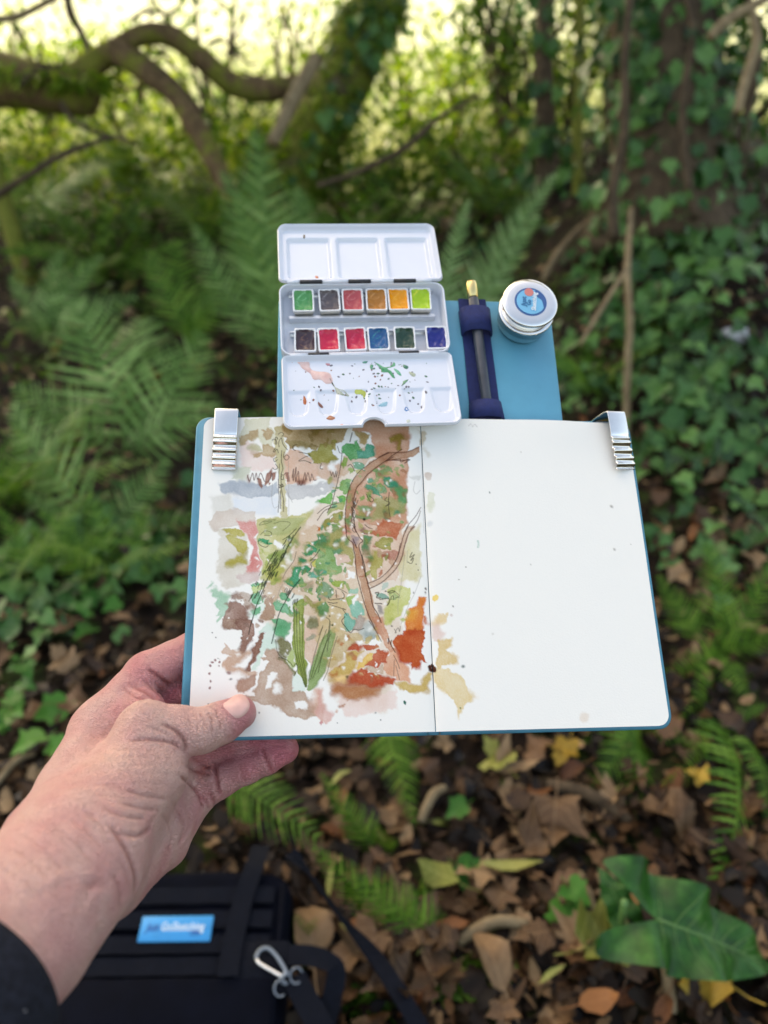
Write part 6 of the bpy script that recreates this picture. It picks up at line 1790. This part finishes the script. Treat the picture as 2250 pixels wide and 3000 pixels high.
# ------------------------------------------------------------------ shoulder bag on the ground
CANVAS_B = mat_simple("navy_black_canvas", (.0022, .0032, .0075), .85, 0, .06, nscale=25, nvar=.3, bscale=1400, bstr=.5, bdist=.0006)
WEB = mat_simple("black_webbing", (.0045, .006, .011), .75, 0, .08, nscale=150, nvar=.25, bscale=1200, bstr=.5, bdist=.0005)
CARAB = mat_simple("grey_carabiner", (.20, .24, .29), .35, .7, nscale=100, nvar=.1)
def bag():
    c = Vector(P(512, 2720, 1.12))
    n = Vector((0.0, -.16, 1)).normalized(); x = Vector((1, .015, -.015)); x = (x - n * x.dot(n)).normalized(); y = n.cross(x)
    M = Matrix((x, y, n)).transposed().to_4x4(); M.translation = c
    e = empty("shoulder_bag", matrix=M); tag(e, "black canvas shoulder bag with webbing rows lying on the leaf litter", "bag")
    inv = M.inverted()
    L = lambda u, v, z=0.0: plane_px(M, u, v, z)
    xr = L(850, 2650)[0]; yt = L(600, 2535)[1]; xl = xr - .36; yb = yt - .36
    # soft body: rounded slab with a sagging surface
    N = 36; vs = []; rings = []
    mb = MB()
    def ring(i, z): return [(a, b, z) for a, b in rrect(xl + i, xr - i, yb + i, yt - i, [.035] * 4, 8)]
    loft(mb, [ring(.02, -.115), ring(.002, -.10), ring(0, -.05), ring(.003, -.015), ring(.012, -.004), ring(.02, -.001)], True, True)
    mb2 = bmesh.new(); me_ = mb.data("body", CANVAS_B); mb2.from_mesh(me_); bmesh.ops.triangulate(mb2, faces=[f for f in mb2.faces if len(f.verts) > 4]); bmesh.ops.subdivide_edges(mb2, edges=mb2.edges[:], cuts=3, use_grid_fill=True)
    for v in mb2.verts: v.co += Vector((mnoise.noise(v.co * 14) * .004, mnoise.noise(v.co * 14 + Vector((3, 0, 0))) * .004, mnoise.noise(v.co * 9) * .007 - .004))
    mb2.to_mesh(me_); mb2.free(); body = me_; body.polygons.foreach_set("use_smooth", [True] * len(body.polygons)); o = link("body", body, e)
    for (k, v) in enumerate((2625, 2695, 2768, 2832)):
        yy = L(600, v)[1]; mb = MB()
        pts = [(xl + .025 + (xr - xl - .05) * t / 20, yy, .0005 + .0022 * abs(math.sin(t / 20 * math.pi * 5)) ** .7) for t in range(21)]
        mb.ribbon(pts, [(0, .0125, 0)] * 21); mb.ribbon([(a, b - .0125, cc) for a, b, cc in pts], [(0, .0001, -.002)] * 21)
        link("webbing", mb.data("webbing", WEB), e)
    mb = MB(); mb.tube([(xr - .012, yt - .03, -.001), (xr - .011, yt - .12, .001), (xr - .012, yb + .03, -.001)], .004, 8); link("piping", mb.data("piping", CANVAS_B), e)
    # flap fold below the webbing rows
    ya = L(600, 2865)[1]; mb = MB(); slab(mb, xl + .01, xr - .01, yb + .012, ya, -.006, .006, (.02, .02, .012, .012), .004); link("flap", mb.data("flap", CANVAS_B), e)
    # label
    q = [L(*p, .004) for p in ((405, 2756), (616, 2761), (623, 2688), (418, 2679))]
    xa = (q[0][0] + q[3][0]) / 2; xb = (q[1][0] + q[2][0]) / 2; ya2 = (q[0][1] + q[1][1]) / 2; yb2 = (q[2][1] + q[3][1]) / 2
    mb = MB(); slab(mb, xa, xb, ya2, yb2, .0022, .0042, (.001,) * 4, .0004); lab = link("label_patch", mb.data("label_patch", mat_simple("label_cyan", srgb("#0b94d4"), .5, nscale=60, nvar=.05)), e)
    NV = mat_simple("print_navy", srgb("#0b3a8c"), .6, nscale=60); WH = mat_simple("print_white", (.75, .85, .9), .6, nscale=60, nvar=.05)
    w = xb - xa; cx = (xa + xb) / 2; cy = (ya2 + yb2) / 2 
    for t, xo, yo, ww, mt in (("Just", -.33, .06, .19, NV), ("GoSketching", .09, .06, .60, WH), (".com", .27, -.16, .14, NV)):
        o = link("lettering", text_mesh(t, .0165 if t != ".com" else .012, mt, .25 if t == "Just" else .1, .0001, w * ww), lab); o.location = (cx + xo * w, cy + yo * (yb2 - ya2), .0046)
    def strap(name, pix, hw, zs, mat=WEB, thick=.0022, steps=30, twist=None):
        pts = []
        for (u, v), z in zip(pix, zs): a, b = L(u, v, z); pts.append((a, b, z))
        pts = smooth_path(pts, steps); mb = MB(); vs = []; fs = []
        for i, p in enumerate(pts):
            t = pts[min(i+1, len(pts)-1)] - pts[max(i-1, 0)]; t = t / np.linalg.norm(t)
            s = np.cross(t, (0, 0, 1)); s = s / (np.linalg.norm(s) + 1e-9)
            if twist: 
                an = np.interp(i / (len(pts) - 1), np.linspace(0, 1, len(twist)), twist); nn = np.cross(s, t); s = s * math.cos(an) + nn * math.sin(an)
            nn = np.cross(s, t) * thick
            vs += [p - s * hw, p + s * hw, p + s * hw + nn, p - s * hw + nn]
        for i in range(len(pts) - 1):
            for k in range(4): fs.append((4*i+k, 4*i+(k+1) % 4, 4*i+4+(k+1) % 4, 4*i+4+k))
        fs += [(3, 2, 1, 0), tuple(4*(len(pts)-1)+k for k in range(4))]
        mb.add(vs, fs); return link(name, mb.data(name, mat, False), e)
    strap("closure_strap", [(765, 2480), (745, 2540), (712, 2640), (680, 2780), (668, 2862)], .0145, [-.03, .002, .005, .006, .007])
    strap("shoulder_strap", [(850, 2500), (905, 2560), (1000, 2690), (1095, 2800), (1150, 2880), (1200, 2960), (1260, 3060)], .0125, [-.02, -.02, -.03, -.03, -.025, -.025, -.03], twist=[.2, 1.2, 1.1, .3, .15, .15, .1])
    strap("tail_strap", [(845, 2800), (905, 2800), (965, 2820), (985, 2850), (968, 2940), (935, 3060)], .0135, [.004, .006, .004, .0, -.01, -.02], twist=[0, 0, .2, .4, .3, .2])
    strap("ring_strap", [(862, 2865), (890, 2920), (935, 3000), (960, 3060)], .0165, [.008, .006, .004, .0])
    mb = MB(); slab(mb, *sorted((L(850, 2800)[0], L(690, 2800)[0])), L(780, 2920)[1], L(780, 2760)[1], .0, .005, (.006,) * 4, .0015); link("tab", mb.data("tab", WEB), e)
    # carabiner: oval hook with a bright gate
    K = [(752, 2800), (765, 2782), (785, 2778), (808, 2798), (828, 2828), (838, 2850), (826, 2860), (800, 2846), (775, 2832), (756, 2818)]
    pts = [(*L(u, v, .013), .013) for u, v in K]
    path = smooth_path(pts, 60, True)
    cut = int(len(path) * .62)
    mb = MB(); mb.tube(np.vstack([path[int(len(path)*.95):], path[:cut]]), .0028, 10); link("carabiner", mb.data("carabiner", CARAB), e)
    mb = MB(); mb.tube(path[cut - 1:int(len(path) * .955)], .0027, 10); link("carabiner_gate", mb.data("carabiner_gate", CHROME), e)
    for (u, v, r) in ((868, 2858, .0085), (822, 2895, .0085), (836, 2866, .006)):
        a, b = L(u, v, .012); mb = MB(); mb.tube([(a + r * math.cos(t), b + r * math.sin(t) * 1.1, .012 + .002 * math.sin(t)) for t in np.linspace(.4, 5.4, 24)], .0013, 8); link("ring", mb.data("ring", CARAB), e)
bag()
# ------------------------------------------------------------------ the hand: one continuous skin grown from blended tapered limbs
def camp(u, v, z): return np.array([(u - 1125) / FPX * z, (v - 1500) / FPX * z, z])
H_PRIMS = [  # name, joints (u, v, depth, radius), blend
    ("forearm", [(-360, 3180, .272, .030), (-150, 2925, .303, .0360), (25, 2737, .335, .0360), (130, 2620, .356, .0345), (215, 2520, .378, .0325)], .010),
    ("palm", [(215, 2520, .380, .030), (330, 2380, .425, .027), (400, 2290, .458, .024)], .016),
    ("index_mc", [(150, 2465, .392, .021), (210, 2320, .428, .0195), (288, 2140, .470, .0160)], .016),
    ("mid_mc", [(230, 2480, .402, .020), (390, 2165, .483, .0155)], .014),
    ("hypothenar", [(310, 2570, .402, .0215), (400, 2500, .428, .0185), (470, 2460, .450, .0165), (540, 2345, .474, .0158)], .014),
    ("palm_fill", [(455, 2265, .472, .020), (420, 2430, .444, .020)], .012),
    ("web", [(320, 2120, .470, .0155), (420, 2085, .466, .0130), (440, 2120, .458, .0125)], .012),
    ("index", [(288, 2140, .470, .0155), (430, 1977, .486, .0140), (575, 1907, .4965, .0132), (720, 1895, .497, .0108), (820, 1900, .4935, .0095)], .006),
    ("middle", [(395, 2170, .486, .0140), (520, 2040, .4935, .0125), (700, 2035, .4905, .0112), (840, 2040, .4865, .0098)], .005),
    ("ring", [(455, 2250, .484, .0150), (610, 2200, .4865, .0110), (710, 2172, .4835, .0103), (800, 2150, .4790, .0094)], .004),
    ("pinky", [(552, 2330, .477, .0145), (640, 2286, .4775, .0110), (716, 2247, .4770, .0098), (780, 2220, .4765, .0092), (836, 2196, .4760, .0084)], .004),
    ("thenar", [(265, 2455, .392, .0235), (345, 2345, .413, .0255), (420, 2262, .431, .0240), (432, 2190, .438, .0180)], .009),
    ("thumb", [(405, 2215, .436, .0200), (425, 2142, .4385, .0168), (520, 2138, .4425, .0136), (591, 2141, .4450, .0128), (650, 2116, .4490, .0116), (700, 2088, .4520, .0098)], .007),
]
def seg_d(p, a, b, ra, rb):
    ab = b - a; t = np.clip(((p - a) @ ab) / (ab @ ab), 0, 1)
    return np.linalg.norm(p - a - t[..., None] * ab, axis=-1) - (ra + (rb - ra) * t)
def prim_d(p, joints):
    d = None
    for (j0, j1) in zip(joints[:-1], joints[1:]):
        q = seg_d(p, camp(*j0[:3]), camp(*j1[:3]), j0[3], j1[3])
        d = q if d is None else smin(d, q, .003)
    return d
def smin(a, b, k):
    h = np.maximum(k - np.abs(a - b), 0) / k
    return np.minimum(a, b) - h * h * k * .25
def hand_sd(p):
    S = np.full(p.shape[:-1], .05)
    for _, js, k in H_PRIMS: S = smin(S, prim_d(p, js), k)
    return S
def surface_nets(S, org, h):
    s = S < 0
    cmin = s[:-1, :-1, :-1].copy(); cmax = cmin.copy()
    for dx in (0, 1):
        for dy in (0, 1):
            for dz in (0, 1):
                q = s[dx:S.shape[0]-1+dx, dy:S.shape[1]-1+dy, dz:S.shape[2]-1+dz]; cmin &= q; cmax |= q
    act = cmax & ~cmin
    I = np.argwhere(act)
    idx = np.full(act.shape, -1, np.int64); idx[tuple(I.T)] = np.arange(len(I))
    corners = [(a, b, c) for a in (0, 1) for b in (0, 1) for c in (0, 1)]
    val = {c: S[I[:, 0] + c[0], I[:, 1] + c[1], I[:, 2] + c[2]] for c in corners}
    acc = np.zeros((len(I), 3)); cnt = np.zeros(len(I))
    for c in corners:
        for ax in range(3):
            if c[ax]: continue
            d = list(c); d[ax] = 1; d = tuple(d)
            m = (val[c] < 0) != (val[d] < 0)
            t = val[c][m] / (val[c][m] - val[d][m]); p = np.tile(np.array(c, float), (m.sum(), 1)); p[:, ax] = t
            acc[m] += p; cnt[m] += 1
    V = org + h * (I + acc / cnt[:, None])
    F = []
    for ax in range(3):
        sl0 = [slice(None)] * 3; sl1 = [slice(None)] * 3; sl0[ax] = slice(0, -1); sl1[ax] = slice(1, None)
        a = s[tuple(sl0)]; b = s[tuple(sl1)]; E = np.argwhere(a != b)
        o1, o2 = [(1, 2), (2, 0), (0, 1)][ax]
        ok = (E[:, o1] > 0) & (E[:, o2] > 0) & (E[:, o1] < S.shape[o1] - 1) & (E[:, o2] < S.shape[o2] - 1); E = E[ok]
        def cell(d1, d2):
            q = E.copy(); q[:, o1] -= d1; q[:, o2] -= d2; return idx[tuple(q.T)]
        Q = np.stack([cell(1, 1), cell(0, 1), cell(0, 0), cell(1, 0)], -1)
        fl = ~s[tuple(E.T)]
        Q[fl] = Q[fl][:, ::-1]
        F.append(Q[(Q >= 0).all(1)])
    return V, np.vstack(F)

CREASES = [
    (.35, .8, [60, 2440, 130, 2490, 190, 2560]), (.35, .8, [30, 2480, 110, 2540, 170, 2610]), (.3, .8, [100, 2410, 170, 2450, 240, 2520]), (.3, .8, [0, 2540, 80, 2590, 140, 2660]), (-.5, 2.2, [120, 2600, 200, 2560, 300, 2560, 350, 2500]), (-.45, 2.0, [230, 2700, 270, 2640, 290, 2600]),
    (.35, .7, [280, 2330, 340, 2335, 400, 2350]), (.35, .7, [260, 2300, 330, 2300, 390, 2320]), (.4, .7, [420, 2420, 450, 2400, 470, 2370]), (.35, .7, [560, 2400, 540, 2450, 500, 2490]), (.35, .7, [580, 2390, 565, 2440, 530, 2490]),  # depth mm, half width mm, pixels
    (1.7, 1.1, [470, 2118, 515, 2142, 540, 2172, 546, 2206]), (1.3, 1.0, [372, 2168, 443, 2166, 504, 2176, 545, 2206]), (.7, .9, [440, 2130, 490, 2150, 520, 2185]),
    (1.8, 1.2, [432, 1958, 478, 1992, 506, 2014]), (.9, 1.0, [380, 2005, 430, 2030, 455, 2050]), (.8, .9, [420, 1990, 450, 2020, 480, 2045]), (.7, .9, [360, 2015, 400, 2045, 430, 2048]), (.6, .8, [450, 1990, 470, 2020, 500, 2040]),
    (.7, .7, [606, 2084, 620, 2110, 622, 2150]), (.7, .7, [628, 2074, 642, 2104, 646, 2140]), (.55, .7, [586, 2088, 598, 2112, 600, 2150]), (.45, .6, [566, 2090, 578, 2114, 580, 2150]), (.4, .6, [545, 2092, 556, 2120, 556, 2150]),
    (1.4, 1.0, [768, 2190, 780, 2225, 797, 2262]), (1.0, .9, [703, 2235, 710, 2262, 718, 2294]), (.7, .8, [714, 2231, 722, 2260, 730, 2288]), (1.6, 1.1, [628, 2240, 634, 2285, 645, 2330]), (.9, .9, [610, 2320, 622, 2340, 628, 2365]), (.9, .9, [590, 2330, 606, 2350, 612, 2372]),
    (1.3, 1.1, [524, 2270, 573, 2314, 600, 2374]), (.8, .9, [540, 2240, 580, 2262, 625, 2270]), (.7, .9, [560, 2215, 590, 2240, 620, 2250]),
    (1.3, 1.1, [306, 2402, 350, 2456, 380, 2511, 398, 2574, 392, 2625]), (.6, 3.2, [306, 2540, 285, 2575, 258, 2612]), (.8, 1.0, [371, 2313, 422, 2330, 498, 2342]), (1.0, 1.1, [337, 2439, 401, 2448, 440, 2425, 462, 2398]), (.8, 1.0, [350, 2350, 420, 2368, 480, 2372]), (.7, .9, [300, 2365, 360, 2390, 440, 2400]),
    (.22, .7, [330, 2200, 400, 2195, 470, 2205]), (.22, .7, [330, 2222, 420, 2216, 500, 2224]), (.22, .7, [340, 2246, 430, 2240, 520, 2244]), (.22, .7, [350, 2272, 430, 2266, 520, 2268]), (.22, .7, [350, 2300, 420, 2294, 505, 2300]),
    (.5, .9, [200, 2400, 260, 2440, 300, 2490]), (.5, .9, [150, 2420, 220, 2470, 270, 2530]), (.5, .9, [240, 2370, 290, 2410, 330, 2470]), (.5, 1.0, [350, 2520, 372, 2560, 380, 2610]), (.6, 1.0, [330, 2560, 352, 2610, 350, 2665]), (.5, 1.2, [500, 2340, 540, 2420, 520, 2480]), (.5, 1.2, [470, 2380, 505, 2440, 490, 2500]),
    (.5, .8, [790, 2190, 815, 2185, 840, 2190]), (.5, .8, [800, 2225, 825, 2205, 850, 2205]),
]
def build_hand():
    person = empty("person", BK(-.13, -.2, 0)); inv = INV(person)
    tag(person, "person's left hand and bare forearm in a black sleeve holding the sketchbook", "person")
    h = .0012
    lo = np.array([-.235, .070, .250]); hi = np.array([-.045, .262, .515])
    n = np.ceil((hi - lo) / h).astype(int) + 1
    ax = [lo[k] + h * np.arange(n[k]) for k in range(3)]
    S = np.full(n, .05, np.float32)
    for nm, js, k in H_PRIMS:
        C = np.array([camp(*j[:3]) for j in js]); R = np.array([j[3] for j in js])
        a = (C - R[:, None]).min(0) - k - .004; b = (C + R[:, None]).max(0) + k + .004
        i0 = np.clip(((a - lo) / h).astype(int), 0, n - 1); i1 = np.clip(((b - lo) / h).astype(int) + 2, 1, n)
        sl = tuple(slice(p, q) for p, q in zip(i0, i1))
        if any(s_.stop <= s_.start for s_ in sl): continue
        g = np.stack(np.meshgrid(*[ax[d][sl[d]] for d in range(3)], indexing='ij'), -1)
        S[sl] = smin(S[sl], prim_d(g, js), k)
    S[:, :, 0] = .05; S[:, -1, :] = .05; S[0] = .05     # close the cut end inside the sleeve
    V, F = surface_nets(S.astype(np.float64), lo, h)
    # relax a little, then gradient normals
    def normals(p):
        e = .0006; g = np.stack([hand_sd(p + e * np.eye(3)[d]) - hand_sd(p - e * np.eye(3)[d]) for d in range(3)], -1)
        return g / (np.linalg.norm(g, axis=1)[:, None] + 1e-9)
    N = normals(V)
    d = hand_sd(V); keep = np.abs(d) < .004
    V = np.where(keep[:, None], V - N * d[:, None], V)
    # broad unevenness of flesh
    nz = np.array([mnoise.noise(Vector(p * 45)) * .0009 + mnoise.noise(Vector(p * 120)) * .00035 for p in V]); V = V + N * nz[:, None]
    uv = np.stack([1125 + FPX * V[:, 0] / V[:, 2], 1500 + FPX * V[:, 1] / V[:, 2]], -1)
    disp = np.zeros(len(V))
    vis = (N * V).sum(1) < 0
    for dep, w, flat in CREASES:
        pts = smooth_path(np.array(flat, float).reshape(-1, 2), 18)
        bb = (uv[:, 0] > pts[:, 0].min() - 30) & (uv[:, 0] < pts[:, 0].max() + 30) & (uv[:, 1] > pts[:, 1].min() - 30) & (uv[:, 1] < pts[:, 1].max() + 30) & vis
        ii = np.where(bb)[0]
        if len(ii) == 0: continue
        q = uv[ii]; dm = np.full(len(ii), 1e9); tt = np.zeros(len(ii))
        for k in range(len(pts) - 1):
            e = pts[k+1] - pts[k]; t = np.clip(((q - pts[k]) @ e) / (e @ e), 0, 1); dd = np.linalg.norm(q - pts[k] - t[:, None] * e, axis=1)
            m = dd < dm; dm[m] = dd[m]; tt[m] = (k + t[m]) / (len(pts) - 1)
        near = dm < 12
        if not near.any(): continue
        zc = np.median(V[ii][near][:, 2]); zok = V[ii][:, 2] < zc + .012
        mm = dm * V[ii][:, 2] / FPX * 1000
        taper = np.clip(np.minimum(tt, 1 - tt) * 6, .15, 1)
        amt = -dep * np.exp(-(mm / w) ** 2) * taper + .25 * dep * np.exp(-((mm - 2.4 * w) / (1.2 * w)) ** 2) * taper
        disp[ii] += np.where(zok, amt, 0) / 1000
    V = V + N * disp[:, None]
    # colour: pinker palm and fingertips, folds redder and with crease shade painted in, paler thumb and back of the wrist
    red = np.zeros(len(V))
    for nm, wt in (("pinky", 1.0), ("ring", 1.0), ("middle", .9), ("index", .55), ("palm_fill", .75), ("hypothenar", .6), ("web", .7)):
        js = [p for p in H_PRIMS if p[0] == nm][0][1]
        red = np.maximum(red, wt * sstep(.004, -.003, prim_d(V, js)))
    th = [p for p in H_PRIMS if p[0] == "thumb"][0][1]; tn = [p for p in H_PRIMS if p[0] == "thenar"][0][1]
    dth = np.minimum(prim_d(V, th), prim_d(V, tn)); red *= sstep(-.002, .004, dth)
    tipd = np.linalg.norm(V - camp(700, 2095, .452), axis=1); red = np.maximum(red, .75 * sstep(.020, .010, tipd))
    tip2 = np.linalg.norm(V - camp(836, 2196, .476), axis=1); red = red + .2 * sstep(.020, .008, tip2)
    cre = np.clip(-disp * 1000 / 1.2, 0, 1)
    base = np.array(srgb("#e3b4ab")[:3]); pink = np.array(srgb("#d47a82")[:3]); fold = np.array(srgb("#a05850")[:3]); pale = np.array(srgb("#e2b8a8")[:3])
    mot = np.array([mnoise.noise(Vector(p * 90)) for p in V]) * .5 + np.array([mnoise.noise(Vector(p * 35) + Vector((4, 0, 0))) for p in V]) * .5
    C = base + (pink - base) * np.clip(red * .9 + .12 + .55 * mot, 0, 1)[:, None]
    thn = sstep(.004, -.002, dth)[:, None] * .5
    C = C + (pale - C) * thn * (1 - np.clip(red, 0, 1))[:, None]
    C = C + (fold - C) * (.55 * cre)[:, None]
    W = CAM + V[:, 0:1] * AX_R - V[:, 1:2] * AX_U + V[:, 2:3] * AX_F
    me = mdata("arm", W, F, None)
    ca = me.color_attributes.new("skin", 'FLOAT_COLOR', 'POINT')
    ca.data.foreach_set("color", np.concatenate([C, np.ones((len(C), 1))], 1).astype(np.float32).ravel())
    m, nt, b = nodes_of("skin")
    at = nt.nodes.new("ShaderNodeVertexColor"); at.layer_name = "skin"
    co = coord(nt)
    fr = tex_noise(nt, 300, 5, .7, co); rr = ramp(nt, fr.outputs[0], [(.28, (.80, .66, .64)), (.46, (.98, .97, .97)), (.70, (1.0, 1.0, 1.0))])
    mul = nt.nodes.new("ShaderNodeMix"); mul.data_type = 'RGBA'; mul.blend_type = 'MULTIPLY'; mul.inputs[0].default_value = .6
    nt.links.new(at.outputs[0], mul.inputs[6]); nt.links.new(rr.outputs[0], mul.inputs[7])
    nt.links.new(mul.outputs[2], b.inputs["Base Color"])
    b.inputs["Roughness"].default_value = .48; b.inputs["Specular IOR Level"].default_value = .4
    b.inputs["Subsurface Weight"].default_value = .10; b.inputs["Subsurface Radius"].default_value = (.006, .0025, .0015); b.inputs["Subsurface Scale"].default_value = 1.0
    mp = nt.nodes.new("ShaderNodeMapping"); mp.inputs["Rotation"].default_value = (.4, .5, .9); mp.inputs["Scale"].default_value = (1, 2.6, 1.4); nt.links.new(co, mp.inputs[0])
    vo = nt.nodes.new("ShaderNodeTexVoronoi"); vo.feature = 'DISTANCE_TO_EDGE'; vo.inputs["Scale"].default_value = 420; nt.links.new(mp.outputs[0], vo.inputs["Vector"])
    vr = ramp(nt, vo.outputs["Distance"], [(.0, (0, 0, 0)), (.12, (1, 1, 1))])
    n2 = tex_noise(nt, 240, 5, .65, mp.outputs[0])
    ad = nt.nodes.new("ShaderNodeMath"); ad.operation = 'MULTIPLY_ADD'; ad.inputs[1].default_value = .5; nt.links.new(vr.outputs[0], ad.inputs[0]); nt.links.new(n2.outputs[0], ad.inputs[2])
    bump(nt, b, ad.outputs[0], .85, .0018)
    me.materials.append(m)
    o = link("arm", me, person); o.matrix_local = inv; o["label"] = "bare left forearm and hand, thumb on the painted page"
    # thumb nail
    def trace(u, v):
        z = .40; d = camp(u, v, 1.0); 
        for _ in range(60):
            s_ = float(hand_sd(d * z)); z += s_ * .9
            if s_ < 1e-5: break
        return d * z
    outline = np.array([(648, 2066), (668, 2048), (690, 2034), (712, 2033), (728, 2044), (735, 2066), (727, 2087), (708, 2104), (690, 2106), (670, 2090)], float)
    cen = outline.mean(0); oo = smooth_path(outline, 40, True)
    vs = []; fs = []; K = 5
    for r in range(K + 1):
        q = r / K
        for p in oo:
            w = cen + (p - cen) * q; s_ = trace(*w); nn = normals(s_[None])[0]
            lift = .0008 * (1 - q ** 4) + (.0003 if r < K else -.0005)
            vs.append(s_ + nn * lift)
    n_ = len(oo)
    for r in range(K):
        for k in range(n_): fs.append((r*n_+k, (r+1)*n_+k, (r+1)*n_+(k+1) % n_, r*n_+(k+1) % n_))
    vs = np.array(vs); Wn = CAM + vs[:, 0:1] * AX_R - vs[:, 1:2] * AX_U + vs[:, 2:3] * AX_F
    nm = mat_simple("fingernail", srgb("#dfaea4"), .4, 0, .4, nscale=120, nvar=.10, coat=.1)
    o = link("thumbnail", mdata("thumbnail", Wn, fs, nm), person); o.matrix_local = inv
    # sleeve
    CL = mat_simple("black_jersey", (.010, .012, .020), .9, 0, .2, nscale=300, nvar=.5, bscale=1600, bstr=.7, bdist=.0008)
    a = np.array([-.1700, .1915, .3130]); dr = np.array([-.25, .29, -.95]); dr /= np.linalg.norm(dr); dr2 = np.array([-.25, .60, -.55]); dr2 /= np.linalg.norm(dr2)
    path = [a + dr * .0, a + dr * .003, a + dr * .015, a + dr * .035, a + dr * .05 + dr2 * .02, a + dr * .06 + dr2 * .08, a + dr * .06 + dr2 * .2]
    rad = [.0440, .0450, .0456, .0465, .048, .052, .060]
    up = np.array([0, 1.0, 0]); ex = np.cross(dr, up); ex /= np.linalg.norm(ex); ey = np.cross(dr, ex)
    mb = MB(); rings = []
    n_ = 64
    def ringpts(c, r, k): return [c + ex * math.cos(t) * r * (1 + .012 * math.sin(3 * t + k)) + ey * math.sin(t) * r * (1 + .012 * math.sin(5 * t + k * 2)) for t in np.linspace(0, 2 * math.pi, n_, endpoint=False)]
    seq = [(path[2], rad[2] - .0035, 0), (path[0] + dr * .0005, .0424, 0)] + [(p, r, i) for i, (p, r) in enumerate(zip(path, rad))]
    allr = []
    for c, r, k in seq: allr.append([tuple(CAM + q[0] * AX_R - q[1] * AX_U + q[2] * AX_F) for q in ringpts(c, r, k * .7)])
    loft(mb, allr, False, True)
    o = link("sleeve", mb.data("sleeve", CL), person); o.matrix_local = inv
    # lint on the sleeve
    rg = random.Random(3); lb = MB()
    for _ in range(40):
        k = rg.randrange(2, 4); t = rg.random() * 6.283; f = rg.random(); r = rad[k] * (1 - f) + rad[k+1] * f + .0006; c = path[k] * (1 - f) + path[k+1] * f
        q = c + ex * math.cos(t) * r + ey * math.sin(t) * r; w = CAM + q[0] * AX_R - q[1] * AX_U + q[2] * AX_F
        s_ = rg.uniform(.0002, .0006); d_ = np.array([rg.uniform(-1, 1) for _ in range(3)]) * s_ * 1.6
        lb.tube([w - d_, w + d_], s_ * .4, 4)
    o = link("lint", lb.data("lint", mat_simple("pale_lint", (.5, .5, .52), .9, nscale=50)), person); o.matrix_local = inv; o["kind"] = "stuff"
build_hand()
